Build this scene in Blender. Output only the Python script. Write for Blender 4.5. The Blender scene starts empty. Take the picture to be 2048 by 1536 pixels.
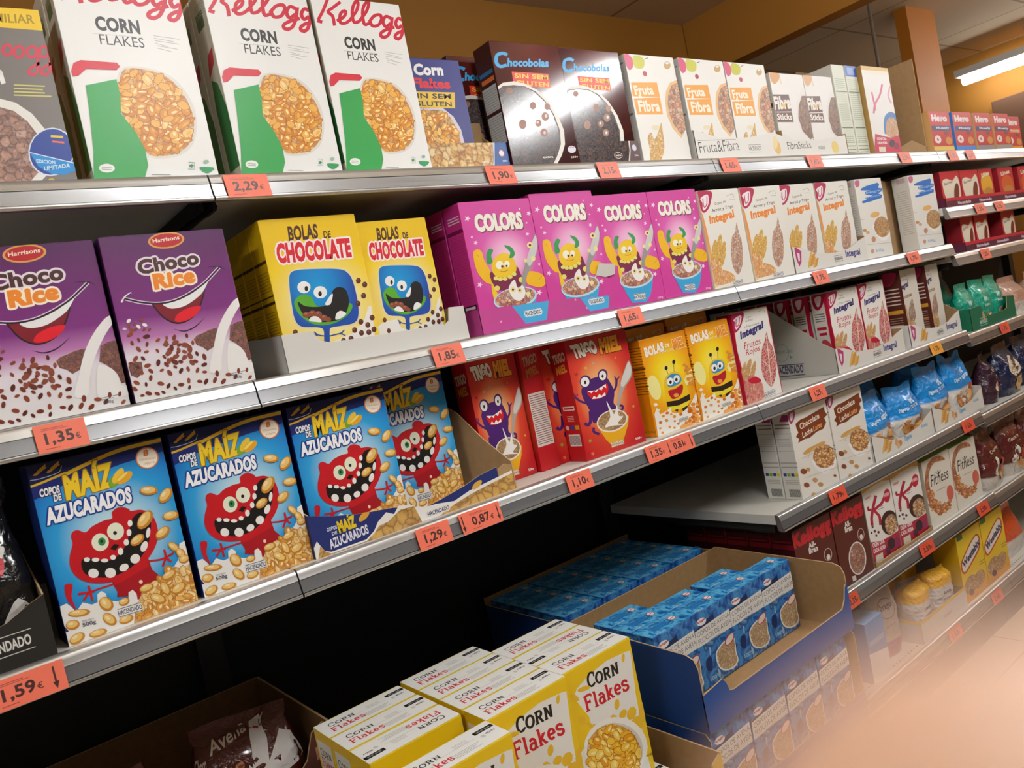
import bpy, bmesh, math, random
from mathutils import Vector, Matrix, noise
from mathutils.geometry import tessellate_polygon
PI = math.pi
EYE = 1.45                       # camera height above the shop floor (m)
# ---------------------------------------------------------------- camera
FPX = 1588.1                     # focal length in pixels of the 2048 px wide frame
ROT = ((0.77029528, 0.19324348, -0.60770234), (-0.60549735, -0.07730815, -0.79208358), (-0.20004533, 0.97810041, 0.05745831))
S = bpy.context.scene
C = S.collection
cam_data = bpy.data.cameras.new('camera')
cam_data.sensor_width = 36.0
cam_data.sensor_fit = 'HORIZONTAL'
cam_data.lens = FPX / 2048 * 36
cam_data.clip_start = 0.001
cam_data.clip_end = 60
cam_data.dof.use_dof = True
cam_data.dof.focus_distance = 1.75
cam_data.dof.aperture_fstop = 11.0
cam = bpy.data.objects.new('camera', cam_data)
cam.matrix_world = Matrix.Translation((0, 0, EYE)) @ Matrix(ROT).to_4x4()
C.objects.link(cam)
S.camera = cam
S.view_settings.view_transform = 'Standard'
S.view_settings.look = 'None'
S.view_settings.gamma = 1.0
S.view_settings.use_curve_mapping = False
S.view_settings.exposure = 0.08
S.cycles.max_bounces = 6
S.cycles.diffuse_bounces = 3
S.cycles.use_denoising = True
# ---------------------------------------------------------------- dim ambience of the rest of the shop
world = bpy.data.worlds.new('world')
S.world = world
world.use_nodes = True
world.node_tree.nodes['Background'].inputs[0].default_value = (0.95, 0.97, 1.0, 1)
world.node_tree.nodes['Background'].inputs[1].default_value = 0.07
# fluorescent battens: (x, y near, y far, height, watts)
LAMPS = [(0.80, -0.28, 0.52, 2.46, 104), (2.50, -0.28, 0.52, 2.46, 94), (6.55, -0.6, 2.48, 2.68, 26), (4.60, -0.28, 0.52, 2.70, 68), (-1.2, -0.28, 0.52, 2.46, 88)]


# ---------------------------------------------------------------- colours and materials
def lin(h):
    h = h.lstrip('#')
    o = []
    for i in (0, 2, 4):
        c = int(h[i:i + 2], 16) / 255
        o.append(c / 12.92 if c <= 0.04045 else ((c + 0.055) / 1.055) ** 2.4)
    return (o[0], o[1], o[2], 1.0)


MATS = {}


def nmat(name):
    m = bpy.data.materials.new(name)
    m.use_nodes = True
    nt = m.node_tree
    return m, nt, nt.nodes['Principled BSDF']


def F(h, rough=0.42, metal=0.0, name=None):
    """plain printed or painted surface of one colour"""
    key = (h, rough, metal)
    if key not in MATS:
        m, nt, b = nmat(name or 'print_' + h.lstrip('#'))
        b.inputs['Base Color'].default_value = lin(h)
        b.inputs['Roughness'].default_value = rough
        b.inputs['Metallic'].default_value = metal
        MATS[key] = m
    return MATS[key]


def ramp(nt, fac, stops, interp='LINEAR'):
    r = nt.nodes.new('ShaderNodeValToRGB')
    r.color_ramp.interpolation = interp
    el = r.color_ramp.elements
    while len(el) < len(stops):
        el.new(0.5)
    for e, (p, c) in zip(el, stops):
        e.position = p
        e.color = lin(c) if isinstance(c, str) else c
    nt.links.new(fac, r.inputs[0])
    return r.outputs[0]


def RAD(cx, cz, r, stops, sq=1.0, rough=0.42):
    """print with a round colour gradient about (cx, cz) metres on the front of the box"""
    key = ('rad', cx, cz, r, tuple(stops), sq)
    if key in MATS:
        return MATS[key]
    m, nt, b = nmat('print_round_gradient')
    tc = nt.nodes.new('ShaderNodeTexCoord')
    mp = nt.nodes.new('ShaderNodeMapping')
    mp.vector_type = 'TEXTURE'
    mp.inputs['Location'].default_value = (cx, 0, cz)
    mp.inputs['Scale'].default_value = (r, 1e3, r * sq)
    nt.links.new(tc.outputs['Object'], mp.inputs[0])
    g = nt.nodes.new('ShaderNodeVectorMath')
    g.operation = 'LENGTH'
    nt.links.new(mp.outputs[0], g.inputs[0])
    nt.links.new(ramp(nt, g.outputs['Value'], stops), b.inputs['Base Color'])
    b.inputs['Roughness'].default_value = rough
    MATS[key] = m
    return m


def VG(h, stops, rough=0.42, axis='Z', noisy=0.0):
    """print with colour bands over the height h"""
    key = ('vg', h, tuple(stops), axis, noisy, rough)
    if key in MATS:
        return MATS[key]
    m, nt, b = nmat('print_band_gradient')
    tc = nt.nodes.new('ShaderNodeTexCoord')
    sp = nt.nodes.new('ShaderNodeSeparateXYZ')
    nt.links.new(tc.outputs['Object'], sp.inputs[0])
    d = nt.nodes.new('ShaderNodeMath')
    d.operation = 'DIVIDE'
    nt.links.new(sp.outputs[axis], d.inputs[0])
    d.inputs[1].default_value = h
    out = d.outputs[0]
    if noisy:
        n = nt.nodes.new('ShaderNodeTexNoise')
        n.inputs['Scale'].default_value = 28
        nt.links.new(tc.outputs['Object'], n.inputs['Vector'])
        q = nt.nodes.new('ShaderNodeMath')
        q.operation = 'MULTIPLY_ADD'
        nt.links.new(n.outputs[0], q.inputs[0])
        q.inputs[1].default_value = noisy
        nt.links.new(out, q.inputs[2])
        out = q.outputs[0]
    nt.links.new(ramp(nt, out, stops), b.inputs['Base Color'])
    b.inputs['Roughness'].default_value = rough
    MATS[key] = m
    return m


def PILE(cols, scale=120, edge='#5a2c08', warp=0.5, rough=0.45, ew=0.10, stretch=1.0):
    """printed picture of a heap of flakes, puffs or grains"""
    key = ('pile', tuple(cols), scale, edge, warp, ew, stretch)
    if key in MATS:
        return MATS[key]
    m, nt, b = nmat('print_cereal_picture')
    tc = nt.nodes.new('ShaderNodeTexCoord')
    n = nt.nodes.new('ShaderNodeTexNoise')
    n.inputs['Scale'].default_value = scale * 0.6
    nt.links.new(tc.outputs['Object'], n.inputs['Vector'])
    mx = nt.nodes.new('ShaderNodeVectorMath')
    mx.operation = 'MULTIPLY_ADD'
    nt.links.new(n.outputs['Color'], mx.inputs[0])
    mx.inputs[1].default_value = (warp / scale,) * 3
    mp = nt.nodes.new('ShaderNodeMapping')
    mp.inputs['Scale'].default_value = (1, 0.02, stretch)
    nt.links.new(tc.outputs['Object'], mp.inputs[0])
    nt.links.new(mp.outputs[0], mx.inputs[2])
    v = nt.nodes.new('ShaderNodeTexVoronoi')
    v.inputs['Scale'].default_value = scale
    nt.links.new(mx.outputs[0], v.inputs['Vector'])
    ve = nt.nodes.new('ShaderNodeTexVoronoi')
    ve.feature = 'DISTANCE_TO_EDGE'
    ve.inputs['Scale'].default_value = scale
    nt.links.new(mx.outputs[0], ve.inputs['Vector'])
    sp = nt.nodes.new('ShaderNodeSeparateColor')
    nt.links.new(v.outputs['Color'], sp.inputs[0])
    k = len(cols) - 1
    c1 = ramp(nt, sp.outputs[0], [(i / k, c) for i, c in enumerate(cols)])
    f = ramp(nt, ve.outputs['Distance'], [(0.0, (1, 1, 1, 1)), (ew, (0.25, 0.25, 0.25, 1)), (min(1, ew * 2.5), (0, 0, 0, 1))])
    mix = nt.nodes.new('ShaderNodeMix')
    mix.data_type = 'RGBA'
    nt.links.new(f, mix.inputs['Factor'])
    nt.links.new(c1, mix.inputs['A'])
    mix.inputs['B'].default_value = lin(edge)
    n2 = nt.nodes.new('ShaderNodeTexNoise')
    n2.inputs['Scale'].default_value = scale * 1.4
    n2.inputs['Detail'].default_value = 4
    n2.inputs['Distortion'].default_value = 1.0
    nt.links.new(mp.outputs[0], n2.inputs['Vector'])
    lt = ramp(nt, n2.outputs[0], [(0.34, tuple(q * 0.55 for q in lin(cols[0])[:3]) + (1,)), (0.5, (0.5, 0.5, 0.5, 1)), (0.68, lin(cols[-1]))])
    mf = nt.nodes.new('ShaderNodeMath')
    mf.operation = 'ABSOLUTE'
    sb = nt.nodes.new('ShaderNodeMath')
    sb.operation = 'SUBTRACT'
    nt.links.new(n2.outputs[0], sb.inputs[0])
    sb.inputs[1].default_value = 0.5
    nt.links.new(sb.outputs[0], mf.inputs[0])
    mg = nt.nodes.new('ShaderNodeMath')
    mg.operation = 'MULTIPLY'
    mg.use_clamp = True
    mg.inputs[1].default_value = 3.6
    nt.links.new(mf.outputs[0], mg.inputs[0])
    mix2 = nt.nodes.new('ShaderNodeMix')
    mix2.data_type = 'RGBA'
    nt.links.new(mg.outputs[0], mix2.inputs['Factor'])
    nt.links.new(mix.outputs['Result'], mix2.inputs['A'])
    nt.links.new(lt, mix2.inputs['B'])
    nt.links.new(mix2.outputs['Result'], b.inputs['Base Color'])
    b.inputs['Roughness'].default_value = rough
    MATS[key] = m
    return m


def CLOUD(cols, scale=18, rough=0.4):
    key = ('cloud', tuple(cols), scale)
    if key in MATS:
        return MATS[key]
    m, nt, b = nmat('print_blue_splash')
    tc = nt.nodes.new('ShaderNodeTexCoord')
    n = nt.nodes.new('ShaderNodeTexNoise')
    n.inputs['Scale'].default_value = scale
    n.inputs['Detail'].default_value = 5
    n.inputs['Distortion'].default_value = 0.8
    nt.links.new(tc.outputs['Object'], n.inputs['Vector'])
    k = len(cols) - 1
    nt.links.new(ramp(nt, n.outputs[0], [(0.3 + 0.42 * i / k, c) for i, c in enumerate(cols)]), b.inputs['Base Color'])
    b.inputs['Roughness'].default_value = rough
    MATS[key] = m
    return m


def CARD(h='#a9855a'):
    key = ('card', h)
    if key in MATS:
        return MATS[key]
    m, nt, b = nmat('corrugated_cardboard')
    tc = nt.nodes.new('ShaderNodeTexCoord')
    n = nt.nodes.new('ShaderNodeTexNoise')
    n.inputs['Scale'].default_value = 60
    n.inputs['Detail'].default_value = 4
    nt.links.new(tc.outputs['Object'], n.inputs['Vector'])
    c = lin(h)
    d = tuple(x * 0.86 for x in c[:3]) + (1,)
    nt.links.new(ramp(nt, n.outputs[0], [(0.3, d), (0.7, c)]), b.inputs['Base Color'])
    b.inputs['Roughness'].default_value = 0.8
    MATS[key] = m
    return m


def METAL(h='#c8c8c6', rough=0.28):
    key = ('metal', h, rough)
    if key in MATS:
        return MATS[key]
    m, nt, b = nmat('brushed_aluminium')
    tc = nt.nodes.new('ShaderNodeTexCoord')
    mp = nt.nodes.new('ShaderNodeMapping')
    mp.inputs['Scale'].default_value = (1.5, 400, 400)
    nt.links.new(tc.outputs['Object'], mp.inputs[0])
    n = nt.nodes.new('ShaderNodeTexNoise')
    n.inputs['Scale'].default_value = 1.0
    nt.links.new(mp.outputs[0], n.inputs['Vector'])
    r = nt.nodes.new('ShaderNodeMapRange')
    r.inputs['To Min'].default_value = rough * 0.8
    r.inputs['To Max'].default_value = rough * 1.3
    nt.links.new(n.outputs[0], r.inputs[0])
    nt.links.new(r.outputs[0], b.inputs['Roughness'])
    b.inputs['Base Color'].default_value = lin(h)
    b.inputs['Metallic'].default_value = 0.85
    MATS[key] = m
    return m


def FOIL(h, rough=0.2, h2=None, split=None, soft=0.004):
    """glossy film; optionally a second colour below the height split"""
    key = ('foil', h, rough, h2, split)
    if key in MATS:
        return MATS[key]
    m, nt, b = nmat('glossy_film')
    tc = nt.nodes.new('ShaderNodeTexCoord')
    b.inputs['Base Color'].default_value = lin(h)
    if h2:
        sp = nt.nodes.new('ShaderNodeSeparateXYZ')
        nt.links.new(tc.outputs['Object'], sp.inputs[0])
        r = nt.nodes.new('ShaderNodeMapRange')
        r.inputs['From Min'].default_value = split - soft
        r.inputs['From Max'].default_value = split + soft
        nt.links.new(sp.outputs['Z'], r.inputs[0])
        mix = nt.nodes.new('ShaderNodeMix')
        mix.data_type = 'RGBA'
        nt.links.new(r.outputs[0], mix.inputs['Factor'])
        mix.inputs['A'].default_value = lin(h2)
        mix.inputs['B'].default_value = lin(h)
        nt.links.new(mix.outputs['Result'], b.inputs['Base Color'])
    n = nt.nodes.new('ShaderNodeTexNoise')
    n.inputs['Scale'].default_value = 34
    n.inputs['Detail'].default_value = 3
    n.inputs['Distortion'].default_value = 1.2
    nt.links.new(tc.outputs['Object'], n.inputs['Vector'])
    bp = nt.nodes.new('ShaderNodeBump')
    bp.inputs['Strength'].default_value = 0.9
    bp.inputs['Distance'].default_value = 0.010
    nt.links.new(n.outputs[0], bp.inputs['Height'])
    nt.links.new(bp.outputs[0], b.inputs['Normal'])
    b.inputs['Roughness'].default_value = rough
    b.inputs['Coat Weight'].default_value = 0.4
    b.inputs['Coat Roughness'].default_value = 0.1
    MATS[key] = m
    return m


# ---------------------------------------------------------------- mesh collector
class MB:
    def __init__(s):
        s.v, s.f, s.m, s.sm, s.mats = [], [], [], [], []

    def mi(s, mat):
        if isinstance(mat, str):
            mat = F(mat)
        for i, m in enumerate(s.mats):
            if m is mat:
                return i
        s.mats.append(mat)
        return len(s.mats) - 1

    def face(s, pts, mat, smooth=False):
        b = len(s.v)
        s.v.extend(pts)
        s.f.append(tuple(range(b, b + len(pts))))
        s.m.append(s.mi(mat))
        s.sm.append(smooth)

    def grid(s, rows, mat, smooth=True, close=False):
        """rows of points joined into quads"""
        b = len(s.v)
        n = len(rows[0])
        for r in rows:
            s.v.extend(r)
        k = s.mi(mat)
        for i in range(len(rows) - 1):
            for j in range(n if close else n - 1):
                a, c = b + i * n + j, b + i * n + (j + 1) % n
                s.f.append((a, c, c + n, a + n))
                s.m.append(k)
                s.sm.append(smooth)

    def raw(s, vs, fs, mat, smooth=False):
        b = len(s.v)
        s.v.extend(vs)
        k = s.mi(mat)
        for f in fs:
            s.f.append(tuple(b + i for i in f))
            s.m.append(k)
            s.sm.append(smooth)

    def box(s, x0, x1, y0, y1, z0, z1, mats, bev=0.0):
        """mats: one material or dict(front, back, left, right, top, bottom, rest)"""
        bm = bmesh.new()
        bmesh.ops.create_cube(bm, size=1)
        for v in bm.verts:
            v.co = Vector(((x0 + x1) / 2 + v.co.x * (x1 - x0), (y0 + y1) / 2 + v.co.y * (y1 - y0), (z0 + z1) / 2 + v.co.z * (z1 - z0)))
        if bev:
            bmesh.ops.bevel(bm, geom=list(bm.edges), offset=bev, segments=2, profile=0.5, affect='EDGES')
        bm.normal_update()
        for f in bm.faces:
            n = f.normal
            if isinstance(mats, dict):
                a = max(abs(n.x), abs(n.y), abs(n.z))
                if a == abs(n.y):
                    k = 'front' if n.y < 0 else 'back'
                elif a == abs(n.x):
                    k = 'left' if n.x < 0 else 'right'
                else:
                    k = 'top' if n.z > 0 else 'bottom'
                mt = mats.get(k, mats.get('rest'))
            else:
                mt = mats
            s.face([v.co.copy() for v in f.verts], mt)
        bm.free()

    def panel(s, pts, O, A, B, N, t, outer, inner, edge):
        """flat sheet: outline pts (a, b) at O + A*a + B*b, thickness t along -N (N = outward)"""
        O, A, B, N = map(Vector, (O, A, B, N))
        P = [O + A * a + B * b for a, b in pts]
        Q = [p - N * t for p in P]
        tr = tessellate_polygon([[Vector((a, b, 0)) for a, b in pts]])
        for i, j, k in tr:
            n = (P[j] - P[i]).cross(P[k] - P[i])
            o = (i, j, k) if n.dot(N) > 0 else (i, k, j)
            s.face([P[x] for x in o], outer)
            s.face([Q[x] for x in reversed(o)], inner)
        for i in range(len(P)):
            j = (i + 1) % len(P)
            s.face([P[i], P[j], Q[j], Q[i]], edge)

    def tube(s, pts, r, mat, n=10, cap=True):
        pts = [Vector(p) for p in pts]
        rows = []
        for i, p in enumerate(pts):
            d = (pts[min(i + 1, len(pts) - 1)] - pts[max(i - 1, 0)]).normalized()
            u = d.cross(Vector((0, 0, 1)))
            if u.length < 1e-3:
                u = d.cross(Vector((1, 0, 0)))
            u.normalize()
            w = d.cross(u)
            rr = r[i] if isinstance(r, (list, tuple)) else r
            rows.append([p + (u * math.cos(2 * PI * k / n) + w * math.sin(2 * PI * k / n)) * rr for k in range(n)])
        s.grid(rows, mat, True, True)
        if cap:
            s.face(rows[0][::-1], mat)
            s.face(rows[-1], mat)

    def mesh(s, name):
        me = bpy.data.meshes.new(name)
        me.from_pydata([tuple(v) for v in s.v], [], s.f)
        for m in s.mats:
            me.materials.append(m)
        me.polygons.foreach_set('material_index', s.m)
        me.polygons.foreach_set('use_smooth', s.sm)
        me.update()
        return me

    def build(s, name, parent=None, **tags):
        return obj(name, s.mesh(name), parent, **tags)


def obj(name, me, parent=None, **tags):
    o = bpy.data.objects.new(name, me)
    C.objects.link(o)
    if parent:
        o.parent = parent
    for k, v in tags.items():
        o[k] = v
    return o


def thing(name, label, cat, loc, group=None, yaw=0.0):
    o = bpy.data.objects.new(name, None)
    o.empty_display_size = 0.05
    C.objects.link(o)
    o.location = (loc[0], loc[1], loc[2] + EYE)
    o.rotation_euler = (0, 0, yaw)
    o['label'] = label
    o['category'] = cat
    if group:
        o['group'] = group
    return o


def put(me, name, label, cat, x, y, z, group=None, yaw=0.0, tilt=0.0, sx=1.0, sz=1.0, roll=0.0):
    """one object from mesh data me, or from (mesh or None, [(part name, mesh), ...]); z is measured from eye height"""
    kids = ()
    if isinstance(me, tuple):
        me, kids = me
    o = bpy.data.objects.new(name, me)
    C.objects.link(o)
    for kn, km in kids:
        c = bpy.data.objects.new(kn, km)
        C.objects.link(c)
        c.parent = o
    o.location = (x, y, z + EYE)
    o.rotation_euler = (tilt, roll, yaw)
    o.scale = (sx, 1, sz)
    o['label'] = label
    o['category'] = cat
    if group:
        o['group'] = group
    return o


# ---------------------------------------------------------------- printed artwork
def proj(x, y, z):
    """pixel of a point (z from eye height): used only to measure printed artwork off its box"""
    c = [sum(ROT[r][k] * (x, y, z)[r] for r in range(3)) for k in range(3)]
    return 1024 + FPX * c[0] / -c[2], 768 - FPX * c[1] / -c[2]


def homog(src, dst):
    import numpy as np
    A, bb = [], []
    for (x, y), (u, v) in zip(src, dst):
        A.append([x, y, 1, 0, 0, 0, -u * x, -u * y]); bb.append(u)
        A.append([0, 0, 0, x, y, 1, -v * x, -v * y]); bb.append(v)
    h = np.linalg.solve(np.array(A, float), np.array(bb, float))
    return [float(q) for q in h] + [1.0]


def smooth_closed(pts, n=5):
    out = []
    k = len(pts)
    for i in range(k):
        p0, p1, p2, p3 = pts[i - 1], pts[i], pts[(i + 1) % k], pts[(i + 2) % k]
        for j in range(n):
            t = j / n
            out.append(tuple(0.5 * (2 * p1[a] + (p2[a] - p0[a]) * t + (2 * p0[a] - 5 * p1[a] + 4 * p2[a] - p3[a]) * t * t + (3 * p1[a] - p0[a] - 3 * p2[a] + p3[a]) * t ** 3) for a in (0, 1)))
    return out


def smooth_open(pts, n=6):
    q = [(2 * pts[0][0] - pts[1][0], 2 * pts[0][1] - pts[1][1])] + list(pts) + [(2 * pts[-1][0] - pts[-2][0], 2 * pts[-1][1] - pts[-2][1])]
    out = []
    for i in range(1, len(q) - 2):
        p0, p1, p2, p3 = q[i - 1], q[i], q[i + 1], q[i + 2]
        for j in range(n):
            t = j / n
            out.append(tuple(0.5 * (2 * p1[a] + (p2[a] - p0[a]) * t + (2 * p0[a] - 5 * p1[a] + 4 * p2[a] - p3[a]) * t * t + (3 * p1[a] - p0[a] - 3 * p2[a] + p3[a]) * t ** 3) for a in (0, 1)))
    out.append(tuple(pts[-1]))
    return out


GLY = {}


def glyphs(txt, bold=0.0, res=3):
    key = (txt, bold, res)
    if key not in GLY:
        cu = bpy.data.curves.new('lettering', 'FONT')
        cu.body = txt
        cu.fill_mode = 'FRONT'
        cu.resolution_u = res
        cu.offset = bold
        cu.space_character = 1.0 + bold * 1.2
        o = bpy.data.objects.new('lettering', cu)
        me = bpy.data.meshes.new_from_object(o)
        vs = [(v.co.x, v.co.y) for v in me.vertices]
        fs = [tuple(p.vertices) for p in me.polygons]
        bpy.data.objects.remove(o)
        bpy.data.meshes.remove(me)
        bpy.data.curves.remove(cu)
        GLY[key] = (vs, fs)
    return GLY[key]


EPS = 1.6e-5


class Art:
    """flat artwork of width W, height H (metres); traced in the coordinates of a zoomed view of its printed face"""

    def __init__(s, W, H, crop=(0, 0, 1), quad=None, face=None):
        s.W, s.H, s.n, s.out = W, H, 1, []
        x0, y0, k = crop
        s.crop = crop
        if face:     # face: 3D corners TL TR BR BL
            quad = [((px - x0) * k, (py - y0) * k) for px, py in (proj(*p) for p in face)]
        s.h = homog(quad, [(0, H), (W, H), (W, 0), (0, 0)]) if quad else None

    def P(s, p):
        if not s.h:
            return (p[0] * s.W, p[1] * s.H)
        h = s.h
        w = h[6] * p[0] + h[7] * p[1] + 1
        return ((h[0] * p[0] + h[1] * p[1] + h[2]) / w, (h[3] * p[0] + h[4] * p[1] + h[5]) / w)

    def tri(s, a, b, c, mat):
        poly = [a, b, c]
        if not (min(a[0], b[0], c[0]) >= 0 and max(a[0], b[0], c[0]) <= s.W and min(a[1], b[1], c[1]) >= 0 and max(a[1], b[1], c[1]) <= s.H):
            for ax, lim, sg in ((0, 0, 1), (0, s.W, -1), (1, 0, 1), (1, s.H, -1)):
                q = []
                for i in range(len(poly)):
                    p0, p1 = poly[i - 1], poly[i]
                    d0, d1 = (p0[ax] - lim) * sg, (p1[ax] - lim) * sg
                    if d0 >= 0 > d1 or d1 >= 0 > d0:
                        t = d0 / (d0 - d1)
                        q.append((p0[0] + (p1[0] - p0[0]) * t, p0[1] + (p1[1] - p0[1]) * t))
                    if d1 >= 0:
                        q.append(p1)
                poly = q
                if len(poly) < 3:
                    return
        s.out.append((poly, s.n, mat))

    def up(s):
        s.n += 1

    def poly_m(s, pts, mat):
        if len(pts) < 3:
            return
        for i, j, k in tessellate_polygon([[Vector((p[0], p[1], 0)) for p in pts]]):
            s.tri(pts[i], pts[j], pts[k], mat)

    def p(s, mat, pts, sm=False, hold=False):
        s.n += 0.12 if hold else 1
        if sm:
            pts = smooth_closed(pts)
        s.poly_m([s.P(q) for q in pts], mat)

    def e(s, mat, cx, cy, rx, ry=None, rot=0, n=20, hold=False):
        ry = rx if ry is None else ry
        r = math.radians(rot)
        pts = []
        for i in range(n):
            a, b = rx * math.cos(2 * PI * i / n), ry * math.sin(2 * PI * i / n)
            pts.append((cx + a * math.cos(r) - b * math.sin(r), cy + a * math.sin(r) + b * math.cos(r)))
        s.p(mat, pts, hold=hold)

    def es(s, mat, lst, n=14):
        s.up()
        for q in lst:
            s.e(mat, *q, n=n, hold=True)

    def l(s, mat, pts, w, sm=True, hold=False, taper=False):
        """stroke of width w in view units"""
        s.n += 0.12 if hold else 1
        if sm and len(pts) > 2:
            pts = smooth_open(pts)
        L, R = [], []
        k = len(pts)
        for i, p in enumerate(pts):
            a, b = pts[max(i - 1, 0)], pts[min(i + 1, k - 1)]
            dx, dy = b[0] - a[0], b[1] - a[1]
            d = math.hypot(dx, dy) or 1
            ww = w / 2
            if taper:
                ww *= max(0.12, math.sin(PI * min(1, (i + 0.5) / k)))
            L.append(s.P((p[0] - dy / d * ww, p[1] + dx / d * ww)))
            R.append(s.P((p[0] + dy / d * ww, p[1] - dx / d * ww)))
        for i in range(k - 1):
            s.tri(L[i], L[i + 1], R[i + 1], mat)
            s.tri(L[i], R[i + 1], R[i], mat)

    def ring(s, mat, cx, cy, rx, ry, w, rot=0):
        r = math.radians(rot)
        pts = [(cx + rx * math.cos(t) * math.cos(r) - ry * math.sin(t) * math.sin(r), cy + rx * math.cos(t) * math.sin(r) + ry * math.sin(t) * math.cos(r)) for t in [2 * PI * i / 24 for i in range(25)]]
        s.l(mat, pts, w, sm=False)

    def t(s, mat, txt, bl, br, tl, bold=0.0, oc=None, ow=0.03):
        """lettering filling the parallelogram bottom-left, bottom-right, top-left"""
        BL, BR, TL = s.P(bl), s.P(br), s.P(tl)
        vs, fs = glyphs(txt, bold)
        xs = [v[0] for v in vs]; ys = [v[1] for v in vs]
        x0, x1, y0, y1 = min(xs), max(xs), min(ys), max(ys)
        X = ((BR[0] - BL[0]) / (x1 - x0), (BR[1] - BL[1]) / (x1 - x0))
        Y = ((TL[0] - BL[0]) / (y1 - y0), (TL[1] - BL[1]) / (y1 - y0))

        def place(v):
            return (BL[0] + X[0] * (v[0] - x0) + Y[0] * (v[1] - y0), BL[1] + X[1] * (v[0] - x0) + Y[1] * (v[1] - y0))
        if oc:
            s.up()
            r = ow * (abs(Y[1]) + abs(X[0])) / 2
            P = [place(v) for v in vs]
            for k in range(8):
                dx, dy = r * math.cos(k * PI / 4), r * math.sin(k * PI / 4)
                s.n += 0.3
                for f in fs:
                    q = [(P[i][0] + dx, P[i][1] + dy) for i in f]
                    for j in range(1, len(q) - 1):
                        s.tri(q[0], q[j], q[j + 1], oc)
        s.up()
        P = [place(v) for v in vs]
        for f in fs:
            for j in range(1, len(f) - 1):
                s.tri(P[f[0]], P[f[j]], P[f[j + 1]], mat)

    def star(s, mat, cx, cy, r, k=6, hold=False):
        s.p(mat, [(cx + (r if i % 2 == 0 else r * 0.4) * math.cos(PI * i / k), cy + (r if i % 2 == 0 else r * 0.4) * math.sin(PI * i / k)) for i in range(2 * k)], hold=hold)

    def scatter(s, mats, region, n, rx, ry, seed=1, gap=1.5):
        """n ellipses over a polygon region, kept apart"""
        rnd = random.Random(seed)
        xs = [q[0] for q in region]; ys = [q[1] for q in region]
        pts = []
        s.up()
        for _ in range(n * 12):
            if len(pts) >= n:
                break
            x, y = rnd.uniform(min(xs), max(xs)), rnd.uniform(min(ys), max(ys))
            c = False
            for i in range(len(region)):
                (ax, ay), (bx, by) = region[i - 1], region[i]
                if (ay > y) != (by > y) and x < (bx - ax) * (y - ay) / (by - ay) + ax:
                    c = not c
            if not c or any(math.hypot(x - a, y - b) < gap * rx for a, b in pts):
                continue
            pts.append((x, y))
            k = rnd.uniform(0.75, 1.25)
            s.e(rnd.choice(mats), x, y, rx * k, ry * k, rnd.uniform(0, 180), n=10, hold=True)

    def flakes(s, region, n, r, cols=('#e0952c', '#efb34c', '#f5cc7a', '#d98a28'), rim='#a85e14', hi='#fae3a6', seed=1, gap=0.9):
        """loose heap of printed flakes: each an uneven rim, a body and a pale fold"""
        rnd = random.Random(seed)
        xs = [q[0] for q in region]; ys = [q[1] for q in region]
        done = []
        for _ in range(n * 14):
            if len(done) >= n:
                break
            x, y = rnd.uniform(min(xs), max(xs)), rnd.uniform(min(ys), max(ys))
            c = False
            for i in range(len(region)):
                (ax, ay), (bx, by) = region[i - 1], region[i]
                if (ay > y) != (by > y) and x < (bx - ax) * (y - ay) / (by - ay) + ax:
                    c = not c
            if not c or any(math.hypot(x - a, y - b) < gap * r for a, b in done):
                continue
            done.append((x, y))
            an = rnd.uniform(0, PI)
            ax_, bx_ = r * rnd.uniform(0.9, 1.35), r * rnd.uniform(0.5, 0.85)
            jit = [rnd.uniform(0.82, 1.12) for _ in range(9)]

            def blob(k, ox=0.0, oy=0.0, m=1.0):
                out = []
                for i, j in enumerate(jit):
                    t = 2 * PI * i / 9
                    u, v = (ax_ * math.cos(t) * k * j + ox), (bx_ * math.sin(t) * k * m * j + oy)
                    out.append((x + u * math.cos(an) - v * math.sin(an), y + u * math.sin(an) + v * math.cos(an)))
                return out
            s.p(rim, blob(1.07), hold=True)
            s.p(rnd.choice(cols), blob(0.96), hold=True)
            s.p(hi if rnd.random() < 0.6 else cols[1], blob(0.5, -ax_ * 0.12, -bx_ * 0.2, 0.7), hold=True)

    def bars(s, mat, rows, u0=0.1, u1=0.9, h=0.008):
        """small print as thin lines; rows in 0..1 of the height (only for faces without a traced view)"""
        s.up()
        for r in rows:
            v, a, b, hh = (r + (h,))[:4] if len(r) == 3 else (r if len(r) == 4 else (r[0], u0, u1, h))
            s.p(mat, [(a, v), (b, v), (b, v + hh), (a, v + hh)], hold=True)

    def emit(s, mb, O, A, B, N):
        O, A, B, N = map(Vector, (O, A, B, N))
        for poly, n, mat in s.out:
            pts = [O + A * u + B * v + N * (EPS * n) for u, v in poly]
            nn = (pts[1] - pts[0]).cross(pts[2] - pts[0])
            if nn.dot(N) < 0:
                pts.reverse()
            mb.face(pts, mat)


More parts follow.
